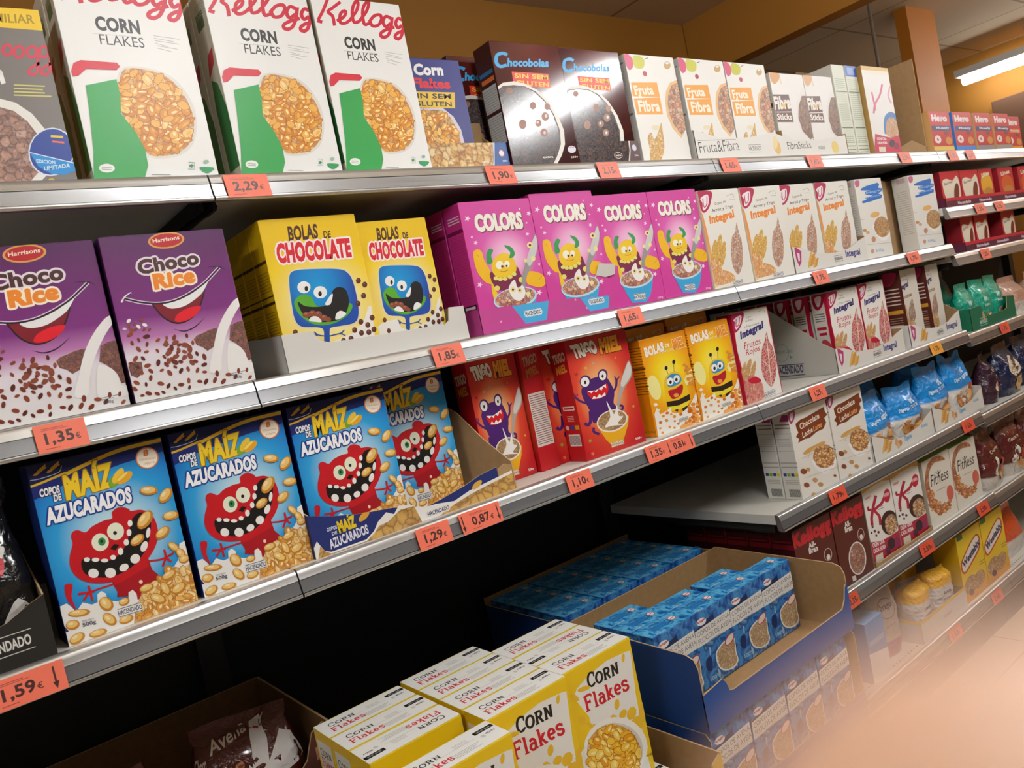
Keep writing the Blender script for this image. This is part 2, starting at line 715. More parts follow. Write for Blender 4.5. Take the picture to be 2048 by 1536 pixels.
def carton(name, W, H, D, front, side='#dddddd', top=None, fa=None, la=None, ta=None, back=None, bev=0.0012, lid=True, lidpart=False):
    """box mesh with origin at its front bottom left corner"""
    mb = MB()
    top = top or side
    mb.box(0, W, 0, D, 0, H, dict(front=front, left=side, right=side, top=top, bottom=side, back=back or front), bev)
    if fa:
        fa.emit(mb, (0, 0, 0), (1, 0, 0), (0, 0, 1), (0, -1, 0))
    if la:
        la.emit(mb, (0, D, 0), (0, -1, 0), (0, 0, 1), (-1, 0, 0))
    if lidpart:   # the glued top flap with its own print
        lb = MB()
        lb.box(0.0012, W - 0.0012, 0.0006, D - 0.0006, H + 0.0001, H + 0.0007, top)
        ta.emit(lb, (0, 0, H + 0.0007), (1, 0, 0), (0, 1, 0), (0, 0, 1))
        return mb.mesh(name), [('lid', lb.mesh('lid'))]
    if lid:   # closing flap standing a hair proud of the top
        mb.box(0.004, W - 0.004, 0.002, D * 0.55, H, H + 0.0006, top)
    return mb.mesh(name)


def rect(x0, y0, x1, y1):
    return [(x0, y0), (x1, y0), (x1, y1), (x0, y1)]


A1, A2, A3, A4 = (0, 0, 3.84), (500, 0, 3.84), (900, 40, 3.84), (1340, 0, 3.84)
A5, A6, A7, A8 = (0, 400, 3.2), (440, 380, 3.84), (860, 360, 3.531), (1380, 320, 3.793)
B1, B2, B3, B4 = (1640, 120, 3.84), (0, 800, 2.56), (320, 700, 3.072), (900, 600, 3.84)
B5, B6, B7, B8 = (1240, 580, 3.84), (1500, 480, 2.954), (1380, 900, 3.066), (900, 1060, 2.498)
C2, C3, D1 = (600, 1180, 2.844), (1640, 960, 2.667), (1240, 1060, 3.227)


def front(x0, x1, z0, z1, y):
    return [(x0, y, z1), (x1, y, z1), (x1, y, z0), (x0, y, z0)]


def left(x, y0, y1, z0, z1):
    return [(x, y1, z1), (x, y0, z1), (x, y0, z0), (x, y1, z0)]


CREAM, WHITE, NAVY, BLACK, RED = '#f1efe8', '#eceae4', '#1b2154', '#16120f', '#c4151f'
GOLDS = ['#c98a2a', '#e8b75a', '#f0cd82', '#d9973a', '#f3dca0']
COCO = PILE(['#2a0f0a', '#4a2016', '#3a1710', '#6b3a28'], 75, '#120604', 0.25, rough=0.17, ew=0.22)


# ================================================================ room
def struct(name, mb, **k):
    o = mb.build(name, kind='structure', **k)
    o.location = (0, 0, EYE)
    return o


CEIL = 1.12           # above eye height
OCHRE = F('#a06a1c', 0.7, name='ochre_paint')


def tile_mat():
    m, nt, b = nmat('ceiling_tiles')
    tc = nt.nodes.new('ShaderNodeTexCoord')
    br = nt.nodes.new('ShaderNodeTexBrick')
    br.offset = 0.0
    br.inputs['Scale'].default_value = 1.0
    br.inputs['Brick Width'].default_value = 1.2
    br.inputs['Row Height'].default_value = 0.6
    br.inputs['Mortar Size'].default_value = 0.008
    br.inputs['Color1'].default_value = lin('#cdb795')
    br.inputs['Color2'].default_value = lin('#c9b28f')
    br.inputs['Mortar'].default_value = lin('#9a835e')
    nt.links.new(tc.outputs['Object'], br.inputs['Vector'])
    nt.links.new(br.outputs['Color'], b.inputs['Base Color'])
    b.inputs['Roughness'].default_value = 0.85
    return m


def floor_mat():
    m, nt, b = nmat('floor_tiles')
    tc = nt.nodes.new('ShaderNodeTexCoord')
    br = nt.nodes.new('ShaderNodeTexBrick')
    br.offset = 0.0
    br.inputs['Scale'].default_value = 1.0
    br.inputs['Brick Width'].default_value = 0.6
    br.inputs['Row Height'].default_value = 0.6
    br.inputs['Mortar Size'].default_value = 0.004
    br.inputs['Color1'].default_value = lin('#c9b194')
    br.inputs['Color2'].default_value = lin('#c4ab8c')
    br.inputs['Mortar'].default_value = lin('#a08a70')
    nt.links.new(tc.outputs['Object'], br.inputs['Vector'])
    nt.links.new(br.outputs['Color'], b.inputs['Base Color'])
    b.inputs['Roughness'].default_value = 0.3
    return m


mb = MB(); mb.box(-4, 9, -4.5, 5.0, -1.50, -1.45, floor_mat()); struct('floor', mb)
HIGH = 1.40
mb = MB(); tm = tile_mat(); mb.box(-4, 2.90, -4.5, 5.0, CEIL, CEIL + 0.05, tm); mb.box(2.90, 9, -4.5, 5.0, HIGH, HIGH + 0.05, tm); struct('ceiling', mb)
mb = MB(); mb.box(-4, 2.90, 2.06, 2.16, -1.45, CEIL, OCHRE); struct('wall_back', mb)
mb = MB(); mb.box(2.82, 2.90, 0.9, 2.055, 0.89, CEIL, OCHRE); mb.box(2.88, 2.90, -4.5, 5.0, CEIL, HIGH, OCHRE); struct('beam', mb)
mb = MB(); mb.box(6.84, 6.94, -1.0, 5.0, -1.45, HIGH, OCHRE); struct('wall_right', mb)
mb = MB(); mb.box(2.90, 6.84, 4.9, 5.0, -1.45, HIGH, F('#b59c74', 0.8)); struct('wall_far', mb)
mb = MB(); mb.box(4.89, 5.25, 2.06, 2.13, -1.45, HIGH, F('#cf8020', 0.6, name='ochre_pillar_paint')); struct('pillar', mb)

# ceiling battens
for i, (lx, ya, yb, hz, w) in enumerate(LAMPS):
    t = thing('ceiling_light', ['white fluorescent batten above the aisle near the tall cereal boxes', 'white fluorescent batten beside the ochre beam over the aisle',
                                'glowing fluorescent batten in front of the far ochre wall', 'white fluorescent batten over the aisle beside the ochre pillar', 'white fluorescent batten at the left, outside the view'][i], 'light', (lx, (ya + yb) / 2, hz - EYE))
    L = (yb - ya) / 2
    hb = MB(); hb.box(-0.07, 0.07, -L, L, -0.02, 0.03, F('#e8e6e0', 0.4), 0.004); hb.build('housing', t)
    for yy in (-L * 0.7, L * 0.7):
        rb = MB(); rb.tube([(0, yy, 0.03), (0, yy, (CEIL if lx < 3 else HIGH) - hz + EYE)], 0.004, F('#b0aca4', 0.4), 6); rb.build('hanger', t)
    m, nt, b = nmat('fluorescent_tube')
    b.inputs['Base Color'].default_value = (1, 1, 1, 1)
    b.inputs['Emission Color'].default_value = (0.97, 0.985, 1.0, 1)
    b.inputs['Emission Strength'].default_value = w
    tb = MB(); tb.tube([(0, -L + 0.03, -0.052), (0, L - 0.03, -0.052)], 0.030, m, 8)
    tb.build('tube', t)
mb = MB(); mb.box(6.74, 6.82, 1.3, 2.36, 0.5, 1.0, F('#5a3a22', 0.6), 0.005)
o = mb.build('wall_panel', label='dark brown panel on the far ochre wall above the red boxes', category='panel'); o.location = (0, 0, EYE)
mb = MB(); mb.tube([(0, 0, 0), (0, 0, HIGH - 0.36)], 0.009, F('#8a7a66', 0.5), 8)
o = mb.build('sign_pole', label='thin grey pole rising from the top shelf to the ceiling', category='pole'); o.location = (4.39, 2.03, 0.36 + EYE)

# ================================================================ shelving
BAYS = [(-2.19, -0.86), (-0.86, 0.472), (0.472, 1.808), (1.808, 3.148), (3.148, 4.488), (4.488, 5.52)]
SZ = [0.362, 0.016, -0.311, -0.622, -0.936]
BASEZ = -1.268
STEEL = F('#d8d4ca', 0.45, name='shelf_enamel')
DARK = F('#14120f', 0.7, name='dark_enamel')
RAIL = METAL('#cfcfcd', 0.30)
RAIL2 = METAL('#9fa0a2', 0.34)
PROF = [(0.014, 0.0), (0.007, -0.0001), (0.0025, -0.0015), (0.0005, -0.004), (-0.0012, -0.009), (-0.003, -0.0145), (-0.0042, -0.0175)]
PROF2 = [(-0.0035, -0.0185), (-0.0042, -0.0225), (-0.0085, -0.0395)]
PROF3 = [(-0.0105, -0.0405), (-0.0115, -0.043), (-0.0105, -0.0462), (-0.006, -0.047), (0.004, -0.046), (0.010, -0.042), (0.012, -0.02), (0.014, 0.0)]


def rail_rows(L, P, z):
    return [[(x, 1.305 + y, z + q) for x in (0.0015, L - 0.0015)] for y, q in P]


def shelf_mesh(L, fy, by, holes=False):
    mb = MB()
    mb.box(0.001, L - 0.001, fy + 0.014, by, -0.028, 0.0, STEEL, 0.0015)
    if holes:
        for i in range(int(L / 0.02)):
            x = 0.01 + i * 0.02
            mb.face([(x, fy + 0.03, 0.0001), (x + 0.008, fy + 0.03, 0.0001), (x + 0.008, fy + 0.034, 0.0001), (x, fy + 0.034, 0.0001)], '#55524c')
    return mb


def rail_mesh(L, fy):
    mb = MB()
    dy = fy - 1.305
    for P, m in ((PROF, RAIL), (PROF2, RAIL2), (PROF3, RAIL)):
        rows = [[(x, y + dy, q) for x, y, q in r] for r in rail_rows(L, P, 0)]
        mb.grid(rows, m)
    k = PROF + PROF2 + PROF3
    for x, s in ((0.0015, 1), (L - 0.0015, -1)):
        pts = [(x, fy + y, q) for y, q in k[:-1]]
        mb.face(pts if s > 0 else pts[::-1], RAIL2)
    return mb


names = ['shelf bay left of the tall cereal boxes', 'shelving bay at the left with purple boxes and the 1,59 price tag', 'shelving bay in the middle with pink, yellow and red boxes',
         'shelving bay with white wholegrain boxes and six shelf levels', 'shelving bay with green and blue bags beyond the white boxes', 'farthest shelving bay at the right end']
for bi, (x0, x1) in enumerate(BAYS):
    L = x1 - x0
    if bi == 0:
        continue
    t = thing('shelf_unit', names[bi], 'shelving', (x0, 0, -EYE))
    pb = MB(); pb.box(0.002, L - 0.002, 2.0, 2.03, 0.02, EYE + SZ[0] + 0.02, DARK); pb.build('back_panel', t)
    for k, ux in enumerate((0.0, L)):
        if k == 1 and bi < len(BAYS) - 1:
            continue
        ub = MB(); ub.box(ux - 0.03, ux + 0.03, 1.965, 1.999, 0.0, EYE + SZ[0] + 0.06, F('#2a2620', 0.5), 0.002); ub.build('upright', t)
    levels = list(SZ)
    if bi in (1, 2):
        levels = SZ[:3]
    if bi >= 4:
        levels = [0.362, 0.150, -0.026, -0.330, -0.640, -0.945]
    for z in levels:
        o = shelf_mesh(L, 1.305, 1.96).build('shelf', t); o.location = (0, 0, z + EYE)
        r = rail_mesh(L, 1.305).build('price_rail', o)
        for ux in (0.012, L - 0.012):
            bk = MB()
            bk.panel([(0, 0), (0.05, 0), (0.10, 0.006), (0.60, 0.014), (0.60, 0.025), (0, 0.025)], (ux - 0.004 if ux < 1 else ux + 0.004, 1.335, -0.0535), (0, 1, 0), (0, 0, 1), (-1 if ux < 1 else 1, 0, 0), 0.006, DARK, DARK, DARK)
            bk.tube([(ux, 1.345, -0.035), (ux, 1.336, -0.046), (ux, 1.36, -0.047), (ux, 1.42, -0.047), (ux, 1.52, -0.047), (ux, 1.7, -0.048)], 0.005, DARK, 6)
            bk.build('bracket', o)
    fy = 1.09 if bi < 3 else 1.305
    o = shelf_mesh(L, fy, 1.96, True).build('base_shelf', t); o.location = (0, 0, BASEZ + EYE)
    rail_mesh(L, fy).build('price_rail', o)
    kb = MB(); kb.box(0.005, L - 0.005, fy + 0.03, 1.96, 0.0, EYE + BASEZ - 0.03, F('#3a3630', 0.6)); kb.build('plinth', t)


# ================================================================ carton designs
def logo_h(a, bl, br, tl, mat=NAVY, pad=True, bg=WHITE):
    """store brand plate: slab word between two rules"""
    if pad:
        dx, dy = (tl[0] - bl[0]) * 0.45, (tl[1] - bl[1]) * 0.45
        tr = (br[0] + tl[0] - bl[0], br[1] + tl[1] - bl[1])
        a.p(bg, [(bl[0] - dx, bl[1] - dy), (br[0] - dx, br[1] - dy), (tr[0] + dx, tr[1] + dy), (tl[0] + dx, tl[1] + dy)])
        w = math.hypot(dx, dy) * 0.28
        a.l(mat, [(bl[0] - dx * .7, bl[1] - dy * .7), (br[0] - dx * .7, br[1] - dy * .7)], w, sm=False)
        a.l(mat, [(tl[0] + dx * .7, tl[1] + dy * .7), (tr[0] + dx * .7, tr[1] + dy * .7)], w, sm=False, hold=True)
    a.t(mat, 'HACENDADO', bl, br, tl, 0.02)


def flake(a, lst):
    """single toasted flakes: rim and paler hollow"""
    a.es('#c9862c', lst)
    a.es('#efc877', [(x - rx * .08, y - ry * .12, rx * .8, ry * .72) + tuple(r) for x, y, rx, ry, *r in lst])
    a.es('#f8e2ac', [(x - rx * .25, y - ry * .25, rx * .35, ry * .28) + tuple(r) for x, y, rx, ry, *r in lst])


# ---- sugared maize flakes: blue box, laughing red creature
def art_maiz():
    W, H = 0.188, 0.268
    a = Art(W, H, B2, quad=[(128, 302), (843, 168), (1030, 1013), (346, 1242)])
    bg = RAD(0.10, 0.135, 0.17, [(0.0, '#f2f9fa'), (0.22, '#b9e2f1'), (0.5, '#2ba0de'), (0.8, '#0a63bb'), (1.0, '#0b3f95')], 1.05)
    a.p('#141a52', [(110, 280), (850, 140), (860, 190), (640, 228), (520, 270), (400, 318), (330, 350), (240, 378), (130, 408)])
    a.p('#16246c', [(120, 408), (240, 380), (330, 352), (420, 318), (560, 262), (700, 222), (860, 195), (868, 240), (640, 300), (330, 400), (160, 480)])
    a.l('#f0c32a', [(318, 356), (400, 318), (500, 276), (640, 226), (860, 180)], 19)
    a.l('#e8b820', [(140, 408), (210, 386), (300, 352), (345, 336)], 12)
    a.l('#d9dcea', [(150, 372), (200, 365), (300, 335), (320, 300)], 3)
    for ox, oy in ((0, 0), (72, -14)):
        a.es('#d6a52a', [(180 + ox + i * 11, 342 + oy - i * 8, 15, 6, -15) for i in range(5)] + [(192 + ox + i * 11, 328 + oy - i * 9, 13, 6, -55) for i in range(4)], n=8)
    a.t('#f2f2f2', 'COPOS', (202, 463), (310, 441), (196, 420), 0.05, NAVY, 0.12)
    a.t('#f2f2f2', 'DE', (277, 487), (318, 478), (272, 450), 0.05, NAVY, 0.1)
    a.t('#f3cf2c', 'MAÍZ', (343, 482), (602, 413), (316, 320), 0.05, '#9c6c10', 0.035)
    a.e('#7da82e', 600, 385, 26, 42, 40)
    a.e('#f0c53a', 618, 362, 22, 46, 35)
    a.e('#e8a928', 652, 372, 24, 48, 55)
    a.e('#f7da6a', 640, 366, 8, 36, 50)
    a.t('#ffffff', 'AZUCARADOS', (238, 610), (692, 500), (224, 520), 0.06, '#173a8c', 0.09)
    a.e('#e8863a', 772, 274, 61, 56)
    a.e('#fbf3e2', 772, 274, 54, 50)
    a.t('#dd7526', '8', (753, 268), (780, 262), (750, 236), 0.05)
    a.t('#e09a5a', 'Vitaminas', (733, 290), (818, 278), (731, 278), 0.0)
    a.t('#e09a5a', '+Hierro', (752, 314), (812, 302), (750, 298), 0.0)
    # creature
    a.p(RED, [(325, 925), (342, 913), (368, 922), (362, 985), (386, 1048), (358, 1024), (333, 985)], True)
    a.l(RED, [(590, 920), (520, 940), (450, 962)], 9)
    a.l(RED, [(452, 924), (462, 960), (474, 1005)], 13); a.l(RED, [(396, 968), (440, 962), (485, 955)], 12, hold=True); a.l(RED, [(424, 1003), (455, 960)], 12, hold=True)
    a.l(RED, [(770, 806), (830, 800), (870, 788)], 9)
    a.l(RED, [(856, 748), (862, 790), (846, 836)], 12); a.l(RED, [(862, 790), (905, 768)], 11, hold=True); a.l(RED, [(862, 790), (893, 812)], 11, hold=True)
    a.p('#a81220', [(570, 880), (640, 850), (770, 790), (790, 850), (826, 880), (806, 925), (760, 950), (716, 1008), (690, 985), (604, 988), (606, 960), (584, 925)])
    a.p(RED, [(580, 870), (640, 850), (764, 790), (776, 830), (640, 905), (590, 925)])
    a.e('#f4d8c0', 730, 912, 10)
    a.p(RED, [(372, 708), (363, 672), (372, 645), (400, 636), (440, 648), (478, 618), (540, 590), (582, 580), (582, 550), (606, 528), (640, 524), (672, 534), (682, 545), (735, 540), (786, 560), (816, 612), (824, 680), (800, 750), (750, 815), (690, 866), (610, 902), (520, 915), (440, 905), (388, 876), (356, 826), (356, 765)], True)
    a.p('#141110', [(415, 812), (424, 788), (455, 780), (530, 800), (585, 790), (630, 755), (662, 700), (674, 640), (690, 585), (725, 556), (765, 562), (786, 600), (784, 660), (766, 730), (720, 800), (650, 855), (560, 884), (480, 880), (432, 860)], True)
    a.es('#f5f3ee', [(446, 790, 17, 12), (492, 792, 20, 11), (540, 797, 20, 10), (585, 782, 15, 13), (625, 752, 15, 19), (656, 706, 14, 17), (671, 656, 13, 18), (677, 608, 13, 17), (480, 862, 28, 24, 10), (570, 862, 29, 26), (642, 836, 26, 19, -25), (702, 792, 27, 24, -30), (750, 730, 17, 29, 25), (772, 660, 11, 28, 10)])
    a.e('#eef0d8', 518, 702, 46, 46); a.e('#2f8a4a', 527, 699, 20, 21); a.e('#0c2a18', 525, 697, 8)
    a.e('#eef0d8', 600, 648, 45, 45); a.e('#141110', 597, 656, 10)
    a.p('#141110', [(569, 738), (592, 713), (620, 718), (597, 746)])
    # milk splash and flakes
    a.p('#f4f2ec', [(300, 1030), (335, 1015), (362, 1035), (385, 1060), (420, 1012), (470, 1024), (500, 1012), (498, 972), (520, 955), (545, 968), (552, 1004), (600, 1010), (664, 998), (664, 965), (686, 952), (706, 972), (712, 1004), (760, 990), (850, 920), (930, 800), (935, 720), (962, 706), (990, 760), (1060, 1000), (1040, 1040), (340, 1270), (310, 1140)], False)
    a.p('#2c2a66', [(308, 1140), (322, 1135), (345, 1160), (332, 1165)])
    heap = PILE(GOLDS, 75, '#b87a2c', 1.1, ew=0.07)
    a.p(heap, [(722, 1000), (742, 950), (800, 915), (862, 875), (868, 845), (905, 838), (950, 845), (985, 825), (1040, 860), (1060, 1010), (690, 1140), (694, 1090), (700, 1040)])
    a.flakes([(735, 990), (790, 930), (862, 885), (880, 850), (950, 850), (1040, 860), (1055, 1010), (700, 1120), (705, 1050)], 60, 26, ('#dd9c42', '#ecb964', '#f3cf8c', '#d08a34'), '#a86a28', '#f8e4b4', 4, 0.85)
    flake(a, [(545, 1022, 42, 34, 40), (640, 1013, 30, 20, -20), (400, 1066, 60, 20, -6), (365, 1127, 38, 26, -10), (562, 1102, 42, 28, 35), (650, 1104, 40, 22, -20), (388, 1198, 46, 26, -30), (500, 1172, 50, 20, -15), (905, 735, 34, 20, 35), (942, 770, 30, 22, 50), (960, 800, 30, 22, -20), (760, 945, 40, 22, -20), (880, 880, 42, 22, -30), (820, 1000, 46, 26, 20), (930, 950, 44, 26, -35), (860, 950, 40, 24, 60)])
    flake(a, [(778, 442, 48, 24, 0), (866, 470, 46, 28, -50), (892, 574, 44, 24, -10), (848, 661, 44, 26, -38), (756, 592, 56, 32, -52), (714, 695, 42, 24, -35)])
    logo_h(a, (611, 1084), (736, 1050), (606, 1060))
    a.t('#4a4a5a', '500g', (421, 1145), (492, 1126), (415, 1120), 0.01)
    a.t('#8a8a96', 'PESO NETO', (417, 1115), (480, 1100), (415, 1106))
    return carton('maize_flake_box', W, H, 0.07, bg, '#152a6e', '#141a52', fa=a)


# ---- chocolate rice: purple box with a grin
def art_rice():
    W, H = 0.192, 0.256
    a = Art(W, H, A5, quad=[(624, 250), (1424, 160), (1654, 1139), (870, 1299)])
    bg = VG(H, [(0.0, '#e9e6e2'), (0.28, '#e6dde6'), (0.38, '#bb78b0'), (0.50, '#7c2a7a'), (0.8, '#661c64'), (1.0, '#4e1450')])
    a.e('#d9a04a', 1060, 250, 118, 53, -8); a.e('#b81420', 1060, 250, 104, 43, -8)
    a.t('#f6ead0', 'Harrisons', (975, 272), (1146, 240), (971, 246), 0.02)
    a.t('#4a2420', 'Choco', (888, 480), (1278, 398), (866, 385), 0.05, '#e9dfe6', 0.10)
    a.t('#ef8a26', 'Rice', (988, 573), (1256, 515), (968, 470), 0.06, '#fdf0d8', 0.09)
    a.l('#f3e6f0', [(775, 655), (800, 618), (838, 592)], 12)
    a.l('#2a1020', [(790, 640), (815, 612), (838, 596)], 6)
    a.l('#e8d0e8', [(800, 632), (900, 652), (1010, 657), (1110, 637), (1200, 594), (1300, 524), (1360, 462), (1405, 412)], 22)
    a.p('#7c1020', [(970, 658), (1060, 655), (1180, 610), (1280, 535), (1325, 500), (1308, 570), (1290, 640), (1258, 710), (1205, 758), (1140, 780), (1080, 765), (1030, 730)], True)
    a.l('#1c0c10', [(972, 660), (1030, 730), (1080, 765), (1140, 780), (1205, 758), (1258, 710), (1290, 640), (1310, 560)], 9)
    a.p('#eef0ee', [(1045, 657), (1150, 628), (1250, 570), (1330, 500), (1300, 572), (1250, 622), (1180, 668), (1110, 686), (1070, 680)], True)
    a.p('#e01424', [(1118, 765), (1132, 725), (1180, 692), (1232, 672), (1286, 668), (1262, 715), (1212, 752), (1160, 770)], True)
    a.l('#1c0c10', [(800, 632), (900, 652), (1010, 657), (1110, 637), (1200, 594), (1300, 524), (1360, 462), (1405, 412)], 11, taper=False)
    a.l('#1c0c10', [(1326, 412), (1400, 408), (1446, 426)], 6, taper=True)
    a.l('#2a1428', [(1110, 818), (1180, 830), (1250, 800), (1312, 738)], 8, taper=True)
    coc = PILE(['#6e2c18', '#8c3e22', '#56200f', '#a3552e'], 210, '#3a140a', 0.3)
    a.p(coc, [(1240, 880), (1262, 856), (1300, 840), (1340, 818), (1398, 803), (1370, 930), (1330, 955), (1300, 930), (1262, 920)])
    a.p(coc, [(1480, 790), (1520, 765), (1575, 750), (1640, 1000), (1600, 1012), (1575, 960), (1540, 930), (1520, 905), (1475, 882)])
    a.p(coc, [(820, 1060), (860, 1035), (905, 1032), (915, 1098), (880, 1136), (838, 1120)])
    a.p('#f1efec', [(1345, 1090), (1365, 960), (1395, 820), (1445, 705), (1512, 615), (1560, 620), (1500, 730), (1450, 860), (1425, 990), (1418, 1080)], True)
    a.p('#f1efec', [(1465, 920), (1500, 905), (1545, 925), (1580, 965), (1600, 1020), (1640, 1030), (1645, 1080), (1480, 1100)], True)
    zone = [(800, 850), (1230, 860), (1340, 960), (1350, 1060), (1480, 1100), (1600, 1060), (1640, 1120), (1200, 1200), (900, 1260), (860, 1240)]
    a.scatter(['#7a3220', '#8e4228', '#5c2214'], zone, 64, 19, 11, 5, 2.1)
    a.scatter(['#8a4630', '#6b2c1c'], [(1060, 900), (1210, 900), (1240, 1040), (1060, 1040)], 18, 22, 14, 9, 1.6)
    a.scatter(['#d9c8d2', '#f2ecea', '#8a4630'], [(780, 770), (930, 760), (960, 830), (800, 840)], 11, 14, 9, 3, 1.6)
    a.t('#555060', '500g', (1505, 1140), (1560, 1128), (1500, 1120))
    a.l('#6a6470', [(1490, 1100), (1590, 1078)], 3); a.l('#6a6470', [(1490, 1112), (1560, 1096)], 3, hold=True)
    return carton('choco_rice_box', W, H, 0.06, bg, '#3d1046', '#5e1a6a', fa=a)


# ---- chocolate balls: yellow box, blue square-headed creature
def art_bolas():
    W, H = 0.194, 0.268
    a = Art(W, H, A6, face=front(0.548, 0.742, 0.022, 0.290, 1.34))
    bg = RAD(0.10, 0.10, 0.15, [(0.0, '#f8edb8'), (0.45, '#f7e38a'), (0.8, '#f5d21c'), (1.0, '#f0c608')], 0.9)
    a.t('#4a2412', 'BOLAS', (515, 386), (748, 362), (500, 268), 0.04)
    a.t('#4a2412', 'DE', (790, 362), (848, 356), (784, 306), 0.03)
    a.t('#d8202c', 'CHOCOLATE', (428, 560), (1012, 506), (404, 400), 0.06, '#fbeef0', 0.10)
    a.p('#e9dcb8', [(505, 720), (512, 640), (560, 600), (700, 588), (905, 588), (985, 620), (1030, 700), (1068, 860), (1068, 970), (1030, 1022), (930, 1042), (740, 1055), (600, 1050), (545, 985), (520, 850)], True)
    bl = RAD(0.085, 0.14, 0.075, [(0.0, '#0f9ada'), (0.5, '#0a83cc'), (1.0, '#1b4aa4')])
    a.p(bl, [(515, 720), (520, 640), (565, 608), (700, 597), (900, 597), (975, 625), (1020, 700), (1056, 860), (1056, 965), (1020, 1012), (930, 1032), (850, 1046), (832, 1070), (830, 1160), (790, 1160), (784, 1070), (740, 1046), (610, 1040), (556, 980), (530, 850)], True)
    a.p('#58a82c', [(553, 850), (590, 805), (640, 792), (690, 815), (735, 880), (830, 872), (1000, 860), (992, 930), (900, 1000), (800, 1028), (700, 1020), (620, 972), (568, 912)], True)
    a.p('#17120f', [(583, 850), (640, 882), (740, 888), (822, 868), (852, 820), (852, 775), (880, 742), (925, 736), (966, 765), (985, 850), (962, 930), (905, 985), (820, 1004), (720, 1000), (640, 962), (600, 910)], True)
    a.e('#f4f4f2', 630, 738, 52, 46); a.e(BLACK, 649, 748, 14, 20)
    a.e('#f4f4f2', 759, 776, 53, 47); a.e(BLACK, 757, 788, 14, 20)
    a.p('#f4f4f2', [(796, 866), (838, 868), (858, 800), (846, 792)], True)
    a.es('#8a4a34', [(650, 950, 34, 24), (697, 940, 32, 26), (742, 945, 30, 26), (785, 972, 30, 24), (820, 985, 24, 20)])
    a.es('#b06a50', [(644, 942, 12, 8), (690, 930, 12, 8), (738, 935, 12, 8), (784, 962, 12, 8)])
    a.p('#f4f4f2', [(670, 995), (685, 968), (720, 960), (752, 975), (768, 1004), (720, 1004)], True)
    a.p('#f4f4f2', [(878, 985), (885, 940), (915, 918), (950, 928), (960, 945), (920, 975)], True)
    a.l('#1b4aa4', [(795, 1112), (760, 1108), (712, 1098)], 9); a.l('#1b4aa4', [(735, 1100), (706, 1080)], 8, hold=True); a.l('#1b4aa4', [(735, 1105), (706, 1122)], 8, hold=True)
    a.l('#1b4aa4', [(830, 1112), (880, 1100), (935, 1086)], 9); a.l('#1b4aa4', [(915, 1092), (948, 1066)], 8, hold=True); a.l('#1b4aa4', [(915, 1092), (956, 1108)], 8, hold=True)
    a.p('#f2efe8', [(600, 1090), (690, 1075), (740, 1150), (830, 1170), (1010, 1090), (1100, 1000), (1140, 880), (1160, 880), (1210, 1300), (480, 1420), (460, 1160), (520, 1120)])
    balls = [(1060, 686), (1110, 716), (1100, 802), (1056, 862), (1078, 1002), (1132, 1026), (1028, 1066), (1082, 1088), (1140, 1082), (1180, 1060), (1000, 1132), (940, 1148), (1166, 970), (560, 1085), (600, 1180), (700, 1210), (800, 1200), (880, 1230), (980, 1210), (1080, 1170), (1150, 1150), (640, 1260), (760, 1280), (1040, 1250)]
    a.es('#5c2c1c', [(x, y, 20, 22) for x, y in balls]); a.es('#8f5a40', [(x - 5, y - 7, 7, 6) for x, y in balls], n=8)
    s = Art(0.06, H)
    s.bars('#4a3410', [(0.72, 0.0, 1, 0.02), (0.45, 0.0, 1, 0.02), (0.5, 0, 1, 0.01)])
    s.bars('#a2800c', [(0.66 - i * 0.02, 0.1, 0.9, 0.006) for i in range(7)] + [(0.4 - i * 0.02, 0.1, 0.85, 0.006) for i in range(12)])
    return carton('chocolate_ball_box', W, H, 0.06, bg, '#e8bc06', '#f0c608', fa=a, la=s)


